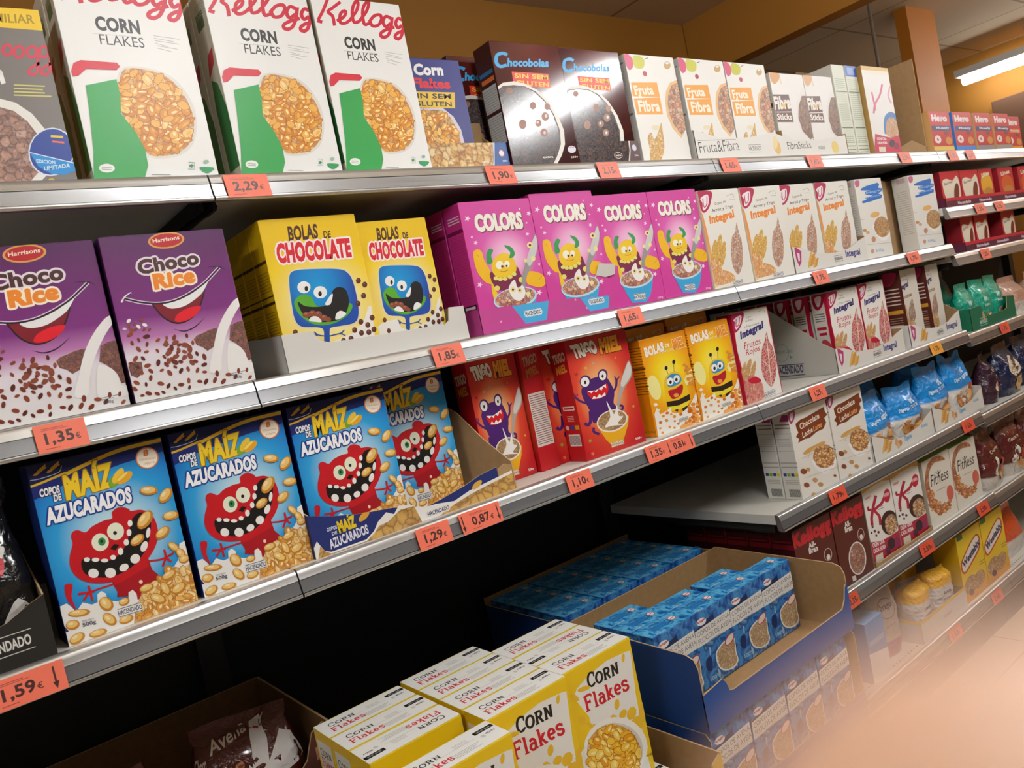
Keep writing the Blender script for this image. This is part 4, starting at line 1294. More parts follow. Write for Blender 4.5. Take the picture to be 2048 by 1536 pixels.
def arc(cx, cy, rx, ry, a0, a1, n=10):
    return [(cx + rx * math.cos(math.radians(a0 + (a1 - a0) * i / n)), cy + ry * math.sin(math.radians(a0 + (a1 - a0) * i / n))) for i in range(n + 1)]


# slab letters: (advance, thick strokes, thin serif strokes), y from 0 to 1
SLAB = {
    'C': (0.86, [arc(.44, .5, .36, .46, 50, 310)], [[(.72, .62), (.72, .95)], [(.70, .12), (.76, .22)]]),
    'O': (0.8, [arc(.38, .38, .32, .36, 0, 360, 18)], []),
    'R': (0.82, [[(.2, 0), (.2, .76)], [(.2, .74), (.45, .74)] + arc(.45, .56, .18, .18, 90, -90, 6) + [(.2, .38)], [(.42, .38), (.66, .02)]], [[(.04, .02), (.36, .02)], [(.04, .75), (.3, .75)], [(.56, .02), (.78, .02)]]),
    'N': (0.86, [[(.2, 0), (.2, .76)], [(.2, .76), (.66, 0)], [(.66, 0), (.66, .76)]], [[(.06, .02), (.34, .02)], [(.04, .75), (.22, .75)], [(.52, .75), (.8, .75)]]),
    'F': (0.78, [[(.2, 0), (.2, .95)], [(.2, .94), (.7, .94)], [(.2, .52), (.52, .52)]], [[(.04, .02), (.38, .02)], [(.04, .94), (.3, .94)], [(.7, .95), (.7, .76)], [(.52, .62), (.52, .42)]]),
    'l': (0.42, [[(.2, 0), (.2, .97)]], [[(.04, .02), (.38, .02)], [(.06, .95), (.2, .95)]]),
    'a': (0.68, [arc(.3, .2, .2, .19, 20, 340, 12), [(.12, .56), (.3, .64), (.48, .52), (.5, .3), (.5, .02)]], [[(.5, .02), (.64, .02)]]),
    'k': (0.72, [[(.18, 0), (.18, .97)], [(.2, .26), (.5, .6)], [(.3, .36), (.56, .02)]], [[(.04, .02), (.34, .02)], [(.04, .95), (.2, .95)], [(.44, .02), (.68, .02)], [(.38, .6), (.62, .6)]]),
    'e': (0.66, [[(.1, .33), (.54, .33)] + arc(.32, .33, .22, .29, 0, 310, 14)], []),
    's': (0.6, [[(.5, .5), (.34, .62), (.14, .56), (.12, .42), (.3, .33), (.5, .25), (.5, .08), (.3, 0), (.1, .1)]], [[(.5, .62), (.5, .44)], [(.1, .2), (.1, 0)]]),
}


def slab(a, mat, word, bl, br, tl, w=0.13):
    tot = sum(SLAB[c][0] for c in word)
    x = 0
    X = ((br[0] - bl[0]) / tot, (br[1] - bl[1]) / tot)
    Y = (tl[0] - bl[0], tl[1] - bl[1])
    hgt = math.hypot(*Y)
    first = True
    for c in word:
        adv, thick, thin = SLAB[c]
        for st, ww in [(q, w) for q in thick] + [(q, w * 0.62) for q in thin]:
            pts = [(bl[0] + X[0] * (x + px) + Y[0] * py, bl[1] + X[1] * (x + px) + Y[1] * py) for px, py in st]
            a.l(mat, pts, hgt * ww, sm=(len(pts) > 4 and len(pts) < 10), hold=not first)
            first = False
        x += adv


YELLOW = '#f2cb16'


def art_cornflakes():
    W, H, D = 0.188, 0.285, 0.077
    a = Art(W, H, C2, face=front(0.887, 1.074, -0.935, -0.65, 1.187))
    a.p('#efeee8', [(1555, 600), (1570, 560), (1640, 480), (1740, 400), (1850, 350), (1872, 345), (1890, 480), (1905, 600), (1935, 760), (1960, 900), (1990, 1013), (1500, 1300), (1500, 1100), (1560, 980), (1640, 850), (1655, 800), (1640, 720), (1575, 640)])
    slab(a, '#1a1612', 'CORN', (1635, 560), (1812, 470), (1622, 478), 0.15)
    slab(a, '#cf1626', 'Flakes', (1622, 695), (1868, 560), (1602, 608), 0.15)
    g = '#eec02a'
    for x, y, rx, ry, r in ((1797, 650, 15, 32, 5), (1832, 705, 20, 30, 30), (1780, 725, 20, 16, 30), (1610, 560, 40, 14, -20), (1650, 770, 34, 12, 35), (1600, 740, 22, 30, -30), (1832, 385, 9, 26, 5), (1880, 700, 26, 40, 20), (1912, 760, 36, 46, 10), (1890, 820, 30, 30, 30), (1680, 772, 22, 10, 10), (1560, 610, 30, 14, 40), (1940, 700, 20, 60, 0)):
        a.e(g, x, y, rx, ry, r, n=8)
    a.e('#f6f4ec', 1790, 900, 182, 178, -20); a.e('#d9d5cc', 1786, 912, 160, 158, -20)
    a.e(PILE(['#f0b41c', '#e39a10', '#f8d050', '#d98a0c', '#fbe08a'], 115, '#a86008', 1.3, ew=0.07), 1780, 925, 152, 165, -20)
    a.flakes([(1660, 860), (1720, 790), (1800, 785), (1880, 830), (1920, 920), (1915, 1013), (1890, 1060), (1660, 1080), (1640, 960)], 90, 29, ('#f2b61e', '#f7c93a', '#e79f12', '#fad766'), '#a86608', '#fdeea2', 6, 0.8)
    a.t('#3a3428', '400g', (1962, 955), (2010, 935), (1958, 938))
    t = Art(W, D)     # u along the width, v towards the back
    t.p('#f2f1ec', [(0, 0), (1, 0), (1, 1), (0, 1)])
    t.bars(YELLOW, [(0.0, 0, 1, 0.035), (0.965, 0, 1, 0.035)])
    tt = Art(W, D, (0, 0, 1), quad=[(0, 0), (W, 0), (W, D), (0, D)])
    slabt = [('CORN', '#1a1612', (0.020, 0.034), (0.075, 0.034), (0.020, 0.018)), ('Flakes', '#cf1626', (0.016, 0.059), (0.085, 0.059), (0.016, 0.040))]
    tt.p('#f2f1ec', [(0, 0.002), (W, 0.002), (W, D - 0.003), (0, D - 0.003)])
    for wd, c, bl, br, tl in slabt:
        slab(tt, c, wd, bl, br, tl, 0.14)
    tt.p(BLACK, [(0.146, 0.018), (0.186, 0.018), (0.186, 0.029), (0.146, 0.029)])
    tt.t('#e8e4dc', 'abrir aqui', (0.152, 0.027), (0.180, 0.027), (0.152, 0.021))
    tt.t('#2a2622', '400g', (0.160, 0.044), (0.180, 0.044), (0.160, 0.037), 0.02)
    for i in range(3):
        tt.l('#6a6660', [(0.150, 0.040 + i * 0.003), (0.157, 0.040 + i * 0.003)], 0.0009, hold=i > 0)
    for i in range(4):
        tt.l('#98948c', [(0.082 + (i % 2) * 0.004, 0.050 + i * 0.0042), (0.138 - (i % 3) * 0.005, 0.050 + i * 0.0042)], 0.001, hold=i > 0)
    for i in range(3):
        tt.l('#a8a49c', [(0.100, 0.024 + i * 0.0045), (0.128, 0.024 + i * 0.0045)], 0.0009, hold=i > 0)
    tt.l('#b4b0a8', [(0.07, 0.036), (0.14, 0.036)], 0.0007)
    s = Art(D, H, (0, 0, 1), quad=[(0, 0), (D, 0), (D, H), (0, H)])
    s.p('#e9e7df', [(0.008, 0.02), (D - 0.008, 0.02), (D - 0.008, H), (0.008, H)])
    slab(s, '#1a1612', 'CORN', (0.014, 0.05), (0.062, 0.05), (0.014, 0.034), 0.14); slab(s, '#cf1626', 'Flakes', (0.012, 0.072), (0.066, 0.072), (0.012, 0.053), 0.14)
    for i in range(14):
        s.l('#b4b0a8', [(0.014, 0.1 + i * 0.009), (0.062, 0.1 + i * 0.009)], 0.001, hold=i > 0)
    me = carton('corn_flake_box', W, H, D, YELLOW, YELLOW, '#e9cf3a', fa=a, la=s, ta=tt, lid=False, lidpart=True)
    return me


def art_avena(top=True):
    W, H, D = 0.1405, 0.19, 0.066
    a = Art(W, H, D1, face=front(1.4045, 1.545, -0.94, -0.75, 1.312))
    sky = CLOUD(['#0f3270', '#1c5aa8', '#4a96d4', '#174488', '#9accec'], 26)
    a.p('#16305e', [(478, 652), (600, 530), (620, 590), (485, 700)])
    a.p('#edeae4', [(484, 655), (706, 500), (724, 618), (500, 762)])
    a.e('#f2eeee', 526, 586, 34, 22, -35); a.t('#b8202c', 'Brüggen', (503, 608), (553, 572), (498, 592), 0.04)
    a.t('#1e1e24', 'COPOS DE AVENA', (502, 690), (706, 548), (496, 662), -0.012); a.t('#1e1e24', 'FLOCOS DE AVEIA', (512, 736), (718, 590), (506, 706), -0.012)
    a.l('#8a94a8', [(575, 712), (650, 660)], 4)
    a.p('#0f2f68', [(560, 830), (590, 810), (600, 870), (590, 905), (560, 890)], True)
    a.l('#a8d0e8', [(580, 750), (585, 800)], 8)
    a.p('#f2efe8', [(620, 790), (650, 735), (690, 700), (740, 690), (752, 780), (766, 830), (740, 880), (690, 900), (650, 890), (628, 850)], True)
    a.p(PILE(['#d8b888', '#c8a068', '#f0dcb8', '#b08850'], 190, '#8a6440', 0.4), [(628, 790), (652, 745), (692, 708), (735, 698), (746, 780), (758, 830), (735, 872), (690, 892), (655, 880), (635, 845)], True)
    a.e('#f0e6da', 708, 698, 20, 44, 30); a.ring('#c03038', 708, 698, 20, 44, 6, 30)
    a.t('#b8d8e8', '100%', (590, 970), (650, 935), (585, 945)); a.t('#dfe8f0', '500g', (730, 888), (762, 870), (726, 872))
    t = Art(W, D, (0, 0, 1), quad=[(0, 0), (W, 0), (W, D), (0, D)])
    t.e('#f2eae6', 0.112, 0.028, 0.011, 0.011); t.ring('#c03038', 0.112, 0.028, 0.0105, 0.0105, 0.002)
    t.l('#c0303a', [(0.104, 0.03), (0.120, 0.026)], 0.002)
    t.p('#2f8ad0', [(0.03, 0.02), (0.09, 0.02), (0.09, 0.045), (0.03, 0.045)])
    t.t('#1c5090', 'COPOS DE AVENA', (0.034, 0.034), (0.088, 0.034), (0.034, 0.024)); t.t('#1c5090', 'FLOCOS DE AVEIA', (0.034, 0.045), (0.088, 0.045), (0.034, 0.036))
    t.l('#dbe4ec', [(0.012, 0.06), (0.05, 0.06)], 0.002)
    s = Art(D, H)
    s.bars('#dfe6ee', [(0.5, 0.1, 0.9, 0.3)]); s.bars('#2a3a6a', [(0.53 + i * 0.03, 0.15, 0.85, 0.008) for i in range(8)])
    topm = CLOUD(['#14579c', '#2a92d4', '#6ac4f0', '#1a5a9e', '#58b0e0'], 34)
    return carton('oat_box', W, H, D, sky, sky, topm, fa=a, la=s, ta=t, lid=False, lidpart=True)


def art_chocoballs():
    W, H = 0.207, 0.272
    a = Art(W, H, A3, quad=[(283, 190), (818, 213), (962, 1120), (490, 1135)])
    bg = RAD(0.13, 0.24, 0.2, [(0.0, '#6a2a26'), (0.6, '#4a1512'), (1.0, '#3c100e')], rough=0.12)
    a.l('#3aa6e0', [(428, 305), (395, 292), (352, 310), (348, 370), (378, 400), (425, 388)], 26)
    a.t('#3aa6e0', 'hocobolas', (430, 400), (740, 392), (430, 330), 0.05)
    a.p('#dc3a2a', [(462, 438), (738, 446), (752, 556), (482, 552)])
    a.t('#f2cc3a', 'SIN SEM', (486, 488), (735, 494), (482, 450), 0.03); a.t('#f2cc3a', 'GLUTEN', (498, 545), (742, 552), (494, 506), 0.03)
    a.p('#e9e4da', [(345, 575), (400, 530), (480, 515), (560, 530), (650, 575), (730, 650), (800, 760), (845, 880), (850, 980), (825, 1060), (780, 1140), (430, 1200), (420, 900)])
    a.p('#3a1c16', [(362, 590), (400, 555), (480, 545), (560, 552), (640, 590), (710, 660), (775, 765), (815, 880), (820, 980), (795, 1060), (755, 1140), (430, 1200), (420, 900)])
    a.p(COCO, [(368, 596), (400, 562), (480, 555), (560, 560), (635, 598), (705, 668), (768, 770), (806, 880), (812, 980), (788, 1060), (748, 1140), (430, 1200), (420, 900)])
    a.es('#9a6a54', [(710, 780, 28, 34), (660, 830, 24, 28), (548, 840, 28, 36), (700, 900, 26, 30), (725, 705, 22, 26), (450, 590, 24, 24), (620, 700, 24, 30)])
    a.es('#e2d2c4', [(716, 775, 10, 14), (655, 825, 9, 10), (704, 900, 10, 12)])
    a.e('#d8d8e4', 898, 1018, 30, 26); a.t('#c0303a', 'eat', (878, 1010), (918, 1008), (878, 998)); a.t('#e0d4cc', '250g', (890, 1085), (940, 1080), (888, 1068), 0.02); a.t('#e8dcd0', 'extra', (692, 1082), (765, 1078), (690, 1068), 0.02)
    s = Art(0.06, H)
    s.bars('#b8b8b4', [(0.47, 0.08, 0.92, 0.2), (0.2, 0.08, 0.92, 0.24)]); s.bars('#8a8a88', [(0.22 + i * 0.02, 0.12, 0.88, 0.005) for i in range(22) if not 10 < i < 13])
    s.bars('#2a6a9a', [(0.76, 0.1, 0.9, 0.03)]); s.bars('#d06a2a', [(0.7, 0.15, 0.9, 0.035)])
    return carton('chocolate_cereal_ball_box', W, H, 0.06, bg, '#3a1210', '#4a1c1a', fa=a, la=s)


def art_gf_flakes():
    W, H = 0.129, 0.228
    a = Art(W, H, A2, face=front(0.931, 1.06, 0.363, 0.591, 1.34))
    a.t('#f2f2f0', 'Corn', (1255, 584), (1486, 588), (1242, 492), 0.05)
    a.t('#d8303e', 'Flakes', (1240, 680), (1540, 690), (1230, 600), 0.05)
    a.p('#e8c24a', [(1180, 706), (1572, 716), (1574, 838), (1190, 832)])
    a.t('#3a3430', 'SIN SEM', (1230, 760), (1545, 766), (1226, 720), 0.02); a.t('#3a3430', 'GLUTEN', (1250, 820), (1550, 826), (1246, 780), 0.02)
    a.p('#d8d4e0', [(1100, 840), (1480, 838), (1560, 900), (1620, 1000), (1650, 1120), (1640, 1280), (1100, 1300)], False)
    a.p(PILE(GOLDS, 62, '#8a4c18', 0.8), [(1100, 850), (1465, 848), (1540, 910), (1596, 1010), (1625, 1120), (1612, 1280), (1100, 1300)])
    a.flakes([(1110, 860), (1460, 862), (1530, 920), (1580, 1010), (1608, 1120), (1596, 1280), (1110, 1290)], 110, 30, seed=8, gap=0.8)
    s = Art(0.06, H); s.bars('#262c66', [(0.2 + i * 0.05, 0.1, 0.9, 0.012) for i in range(10)])
    return carton('gluten_free_flake_box', W, H, 0.06, '#33387f', '#2a2e6c', fa=a, la=s)


def art_fruta():
    W, H = 0.194, 0.274
    a = Art(W, H, A4, face=front(1.784, 1.978, 0.363, 0.637, 1.34))
    a.p('#d84a78', [(50, 455), (85, 462), (110, 500), (110, 550), (85, 570), (62, 530)], True)
    a.p('#c8c83a', [(110, 470), (160, 470), (190, 500), (185, 550), (150, 560), (118, 540)], True)
    a.l('#3a4a2a', [(192, 492), (215, 482)], 5); a.e('#b03048', 194, 596, 14, 20, -20)
    a.e('#c8a468', 350, 536, 24, 28); a.e('#f2f0ec', 350, 520, 12, 8)
    a.p('#eca02c', [(98, 660), (278, 660), (300, 765), (110, 760)]); a.p('#eca02c', [(118, 775), (300, 768), (322, 890), (142, 890)])
    a.t('#f9efd8', 'Fruta', (130, 750), (262, 748), (112, 680), 0.04); a.t('#f9efd8', 'Fibra', (158, 872), (306, 870), (142, 788), 0.04); a.t('#f9efd8', '&', (150, 775), (178, 775), (146, 745), 0.04)
    a.p('#e6bc80', [(420, 640), (370, 660), (342, 720), (336, 800), (350, 900), (390, 990), (450, 1060), (480, 1000), (440, 640)])
    a.p(PILE(['#e8b070', '#c87858', '#f2d8b0', '#b04a3a', '#e8c890', '#8a4a30'], 90, '#7a3c24', 0.6), [(420, 662), (380, 680), (358, 740), (354, 810), (366, 890), (400, 970), (452, 1036), (480, 1000), (440, 660)])
    wh = PILE(['#f0c868', '#e0a840', '#f8e0a0', '#d09030'], 150, '#b88028', 0.6)
    a.p(wh, [(230, 1140), (215, 1060), (240, 1020), (262, 1070), (290, 1010), (310, 950), (322, 1030), (330, 1140), (300, 1230), (240, 1240)], True)
    a.e('#e8ddb8', 270, 985, 28, 18)
    s = Art(0.07, H)
    s.bars('#6a6a6a', [(0.92, 0.2, 0.9, 0.012), (0.45, 0.3, 0.9, 0.02)]); s.bars('#a4a29c', [(0.85 - i * 0.03, 0.2, 0.85, 0.006) for i in range(12)])
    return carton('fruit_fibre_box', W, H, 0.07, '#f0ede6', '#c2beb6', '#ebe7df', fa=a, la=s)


def art_sticks():
    W, H = 0.18, 0.255
    a = Art(W, H, A4, face=front(2.204, 2.384, 0.363, 0.618, 1.34))
    a.p('#dca060', [(762, 560), (820, 562), (838, 600), (800, 650), (770, 620)], True); a.l('#e8c8a0', [(840, 610), (850, 650)], 8)
    a.p('#5e2a1c', [(772, 730), (905, 730), (930, 860), (800, 862)]); a.p('#5e2a1c', [(800, 868), (930, 866), (945, 942), (812, 942)])
    a.t('#f2ece0', 'Fibra', (800, 848), (926, 840), (786, 745), 0.05); a.t('#f2ece0', 'Sticks', (822, 925), (934, 925), (814, 875), 0.03)
    a.e('#e8c040', 870, 815, 12, 16)
    a.p('#ece8e4', [(1000, 680), (970, 800), (965, 900), (1000, 1020), (1070, 1085), (1100, 1070), (1060, 700)])
    a.p(PILE(['#8c5a40', '#a87858', '#6a3c28', '#c49a78'], 130, '#4a2818', 0.5), [(1005, 740), (982, 820), (980, 910), (1012, 1010), (1072, 1075), (1100, 1060), (1060, 740)])
    a.e('#eec878', 800, 1130, 40, 26, -20)
    s = Art(0.06, H); s.bars('#5e2a1c', [(0.6, 0.1, 0.9, 0.05)]); s.bars('#a8a49c', [(0.85 - i * 0.04, 0.2, 0.85, 0.008) for i in range(14)])
    return carton('fibre_stick_box', W, H, 0.06, '#f0ede8', '#d8d2c8', fa=a, la=s)


def letter_k(a, mat, x, y, h, w):
    """tall red script K: curled stem, swung arm and leg"""
    a.l(mat, [(x + .30 * h, y - h), (x + .20 * h, y - .6 * h), (x + .14 * h, y - .25 * h), (x + .16 * h, y)], w)
    a.l(mat, [(x, y - .62 * h), (x + .02 * h, y - .5 * h), (x + .12 * h, y - .52 * h)], w * .7)
    a.l(mat, [(x + .62 * h, y - .95 * h), (x + .5 * h, y - .72 * h), (x + .26 * h, y - .5 * h), (x + .42 * h, y - .3 * h), (x + .46 * h, y - .02 * h)], w * .9)


def art_k_tall():
    W, H = 0.205, 0.296
    a = Art(W, H, A4, quad=[(1437, 510), (1665, 520), (1800, 1160), (1565, 1170)])
    a.p('#d9ac4a', [(1420, 500), (1680, 510), (1680, 545), (1430, 540)]); a.p('#f0e6d0', [(1440, 545), (1680, 548), (1684, 575), (1446, 570)])
    a.l('#d86a88', [(1620, 640), (1600, 720), (1560, 790), (1548, 860)], 16); a.l('#d86a88', [(1530, 700), (1556, 800), (1560, 840)], 14); a.l('#e8a8b8', [(1690, 650), (1672, 720), (1700, 780)], 14)
    a.p('#3f7fc0', [(1640, 1000), (1635, 920), (1650, 870), (1690, 845), (1735, 860), (1765, 910), (1785, 980), (1782, 1040), (1760, 1020), (1660, 1020)], True)
    a.p(PILE(['#e8b888', '#d89c68', '#f4d8b4', '#c88450'], 160, '#b07848', 0.5), [(1655, 1010), (1660, 920), (1700, 885), (1740, 910), (1765, 980), (1762, 1030), (1720, 1045), (1680, 1035)], True)
    a.p('#c8234a', [(1560, 1016), (1640, 1035), (1700, 1045), (1780, 1020), (1820, 1200), (1550, 1200)])
    a.e('#3a1c30', 1710, 1090, 26, 30); a.e('#8a2040', 1750, 1110, 24, 26)
    a.t('#f6e6ea', 'OGNI ORA', (1578, 1068), (1662, 1066), (1572, 1044), 0.04); a.t('#f6e6ea', 'CADA HORA', (1582, 1098), (1668, 1096), (1578, 1076), 0.04)
    a.p('#e8dcc8', [(1592, 1120), (1650, 1118), (1656, 1155), (1598, 1158)])
    return carton('red_berry_flake_box', W, H, 0.08, '#f1eeea', '#b08a48', '#caa050', fa=a)


def art_spine(topc='#1c1c1a', band=None):
    W, H = 0.082, 0.298
    a = Art(W, H)
    if band:
        a.p(band, [(0, 0.88), (1, 0.88), (1, 1), (0, 1)]); a.p('#8aa8e0', [(0.2, 0.9), (0.8, 0.9), (0.8, 0.98), (0.2, 0.98)])
    a.bars('#a8b49a', [(0.84 - i * 0.022, 0.12, 0.88, 0.006) for i in range(32)])
    a.bars('#6a7060', [(0.7, 0.05, 0.95, 0.01), (0.3, 0.05, 0.95, 0.012), (0.14, 0.05, 0.9, 0.008), (0.1, 0.05, 0.9, 0.008), (0.06, 0.05, 0.9, 0.008), (0.03, 0.05, 0.9, 0.008)])
    return carton('narrow_box_end', W, H, 0.19, '#dde0cc', '#e9e6dc', topc, fa=a)


def art_muesli_choc():
    """dark grey family pack at the far left of the top shelf"""
    W, H = 0.2, 0.255
    a = Art(W, H, A1, face=front(0.083, 0.283, 0.363, 0.618, 1.315))
    a.p('#f2c928', [(-300, 30), (300, 58), (336, 222), (-300, 170)])
    a.t('#a88a20', 'FAMILIAR', (-160, 150), (272, 168), (-170, 80), 0.02)
    a.l('#c2364a', [(-160, 400), (-100, 300), (-60, 240)], 26)
    for gx in (-40, 60):
        a.ring('#d23a50', gx, 370, 34, 40, 24)
    for gx in (150, 250, 345):
        a.ring('#d23a50', gx, 385, 36, 42, 24, 8)
        if gx > 150:
            a.l('#d23a50', [(gx + 36, 350), (gx + 46, 440), (gx + 40, 540), (gx - 10, 560), (gx - 20, 520), (gx + 60, 470)], 22)
    a.l('#f0eee8', [(-60, 640), (-20, 560), (0, 540), (20, 600), (30, 630)], 36)
    for i, x1 in enumerate((350, 335, 350, 400)):
        a.l('#d8d078', [(110, 640 + i * 26), (x1, 650 + i * 26)], 10, hold=i > 0)
    a.p('#e9e6de', [(-300, 770), (0, 745), (120, 775), (250, 860), (350, 980), (430, 1150), (400, 1300), (300, 1400), (-300, 1420)])
    a.p(PILE(['#9a6a58', '#b88870', '#7a4c3c', '#d0a48c'], 90, '#5a3428', 0.3), [(-300, 840), (0, 810), (110, 840), (215, 920), (300, 1030), (340, 1160), (320, 1290), (240, 1380), (-300, 1400)])
    a.e('#dfe6f0', 400, 1155, 178, 188, 20); a.e('#1f3f96', 400, 1155, 168, 178, 20)
    a.p('#1c8fd8', [(235, 1165), (600, 1240), (590, 1300), (500, 1335), (400, 1325), (300, 1270)]); a.l('#eef2f8', [(232, 1160), (590, 1245)], 6)
    a.l('#e8c840', [(395, 1035), (490, 1042)], 18); a.l('#e86a3a', [(405, 1075), (500, 1085)], 14, hold=True)
    a.t('#d8ecf8', 'EDICION', (285, 1240), (430, 1250), (282, 1212), 0.03); a.t('#d8ecf8', 'LIMITADA', (345, 1300), (545, 1275), (342, 1268), 0.03)
    a.ring('#e2b840', 400, 1385, 26, 20, 10)
    return carton('dark_family_box', W, H, 0.07, '#77706a', '#5a4a34', '#e8c028', fa=a)


def art_red_small(kind):
    W, H = 0.178, 0.152
    a = Art(W, H, (0, 0, 1), quad=[(0, 1), (1, 1), (1, 0), (0, 0)])
    cols = [('#2a3a6a', '#e8c85a'), ('#1c3a78', '#3a8ad8'), ('#223a6a', '#8a8f94'), ('#223a6a', '#9a9a90'), ('#e87a1c', '#e8a01c')]
    b, f = cols[kind % 5]
    a.t('#f4e6e6', 'Hero', (0.10, 0.74), (0.86, 0.74), (0.10, 0.92), 0.08)
    a.p(b, [(0.05, 0.52), (0.95, 0.52), (0.95, 0.64), (0.05, 0.64)]); a.t('#e8ecf4', 'Muesly', (0.25, 0.54), (0.9, 0.54), (0.25, 0.62), 0.03)
    a.e('#f4e8e4', 0.25, 0.30, 0.16, 0.10); a.t('#c41a2a', '6', (0.2, 0.26), (0.3, 0.26), (0.2, 0.35), 0.05)
    a.e('#d8903a', 0.78, 0.26, 0.16, 0.10); a.p('#7a3a34', [(0.6, 0.42), (0.8, 0.42), (0.8, 0.5), (0.6, 0.5)])
    a.p(f, [(0, 0), (1, 0), (1, 0.13), (0, 0.13)])
    return carton('cereal_bar_box', W, H, 0.06, '#c8202c', f if kind == 1 else '#d8a868', '#c0202a', fa=a)


def art_red_cream(kind=0):
    W, H = 0.17, 0.13
    a = Art(W, H, (0, 0, 1), quad=[(0, 1), (1, 1), (1, 0), (0, 0)])
    if kind == 0:
        a.p('#eee2cc', [(0.08, 0.7), (0.3, 0.78), (0.6, 0.72), (0.85, 0.85), (0.95, 0.6), (0.9, 0.2), (0.7, 0.05), (0.3, 0.05), (0.1, 0.3)], True)
        a.e('#7a2c1c', 0.72, 0.35, 0.13, 0.3, -20); a.t('#8a6a60', 'Barritas', (0.15, 0.58), (0.6, 0.66), (0.15, 0.66), 0.02)
        return carton('wafer_bar_box', W, H, 0.06, '#cc2030', '#8a1420', fa=a)
    a.e('#e8b030', 0.5, 0.5, 0.42, 0.4) if kind == 1 else a.e('#d8602a', 0.55, 0.45, 0.4, 0.3)
    a.t('#f6e8d8', 'Linea', (0.2, 0.72), (0.8, 0.8), (0.2, 0.86), 0.04); a.e('#c88a40', 0.55, 0.25, 0.35, 0.16)
    return carton('fruit_bar_box', W, H, 0.06, '#c42230', '#9a1822', fa=a)


def art_special():
    W, H = 0.205, 0.25
    a = Art(W, H, B7, quad=[(1038, 268), (1246, 165), (1312, 625), (1140, 728)])
    a.p('#d8a848', [(1030, 262), (1250, 150), (1252, 205), (1200, 210), (1120, 250), (1050, 300)])
    a.t('#8a6a28', '100% INTEGRAL', (1120, 232), (1240, 178), (1116, 220))
    a.t('#c02848', "Kellogg's", (1075, 348), (1110, 326), (1070, 325), 0.03)
    letter_k(a, '#b3173c', 1092, 502, 190, 20)
    a.e('#c4203c', 1228, 312, 24, 46, 5); a.t('#f4d8dc', 'FIBRA', (1210, 325), (1246, 310), (1208, 300), 0.03)
    a.l('#9a9a9e', [(1165, 390), (1200, 375)], 4); a.l('#9a9a9e', [(1165, 405), (1205, 388)], 4, hold=True)
    a.e('#3a1a1c', 1240, 480, 56, 74, 10); a.e(PILE(['#caa070', '#e0bc8c', '#a87848', '#8c4a50'], 120, '#6a4028', 0.6), 1250, 490, 40, 60, 10)
    a.es('#5a3040', [(1125, 510, 7, 8), (1140, 535, 8, 9), (1118, 545, 7, 7), (1165, 540, 8, 8), (1150, 560, 7, 7)])
    a.flakes([(1215, 470), (1250, 435), (1285, 470), (1285, 520), (1245, 545), (1215, 520)], 30, 9, ('#d8b080', '#e8c89c', '#b88850'), '#7a5030', '#f2dcb8', 3, 0.8)
    a.p('#b01c3c', [(1110, 600), (1180, 590), (1240, 560), (1290, 530), (1330, 500), (1330, 700), (1130, 760)])
    a.t('#f6e2e6', 'OGNI ORA', (1128, 632), (1205, 598), (1122, 605), 0.05); a.t('#f6e2e6', 'CADA HORA', (1132, 662), (1212, 628), (1128, 638), 0.05)
    a.e('#2c1628', 1248, 600, 24, 32, 10); a.e('#8a1c5a', 1285, 590, 16, 26, 10); a.e('#4a1838', 1225, 640, 16, 20)
    a.p('#ddd8c4', [(1145, 672), (1190, 650), (1196, 690), (1150, 712)])
    return carton('berry_flake_box', W, H, 0.07, '#f1efea', '#9a9a80', '#d8a848', fa=a)


def art_fitness():
    W, H = 0.222, 0.245
    a = Art(W, H, B7, quad=[(1430, 98), (1607, 8), (1668, 378), (1520, 478)])
    ring = PILE(['#c8743a', '#b85a28', '#e0a060', '#9a4420'], 90, '#7a3418', 0.6)
    a.p(ring, [(1520, 60), (1560, 55), (1590, 80), (1560, 90), (1520, 100), (1490, 150), (1488, 220), (1510, 290), (1545, 340), (1590, 345), (1620, 320), (1615, 370), (1560, 400), (1510, 370), (1478, 300), (1462, 220), (1468, 130), (1490, 85)], True)
    a.flakes([(1470, 270), (1500, 370), (1560, 405), (1618, 372), (1626, 320), (1590, 340), (1545, 335), (1508, 270)], 34, 11, ('#c8743a', '#d88a4c', '#b0602c', '#e2a468'), '#7a3c1a', '#f0c898', 3, 0.8)
    a.t('#2c2c30', 'Fitness', (1505, 252), (1612, 196), (1498, 180), 0.0)
    a.l('#2c2c30', [(1548, 195), (1550, 165), (1544, 150)], 6); a.l('#2c2c30', [(1530, 160), (1548, 170), (1562, 148)], 4, hold=True)
    a.l('#c8a8a0', [(1540, 272), (1595, 246)], 4)
    a.p('#dc6a58', [(1605, 250), (1625, 238), (1642, 270), (1638, 310), (1615, 320), (1602, 290)], True)
    return carton('wheat_fitness_box', W, H, 0.07, '#eae5d8', '#c8bfae', '#8fae5a', fa=a)


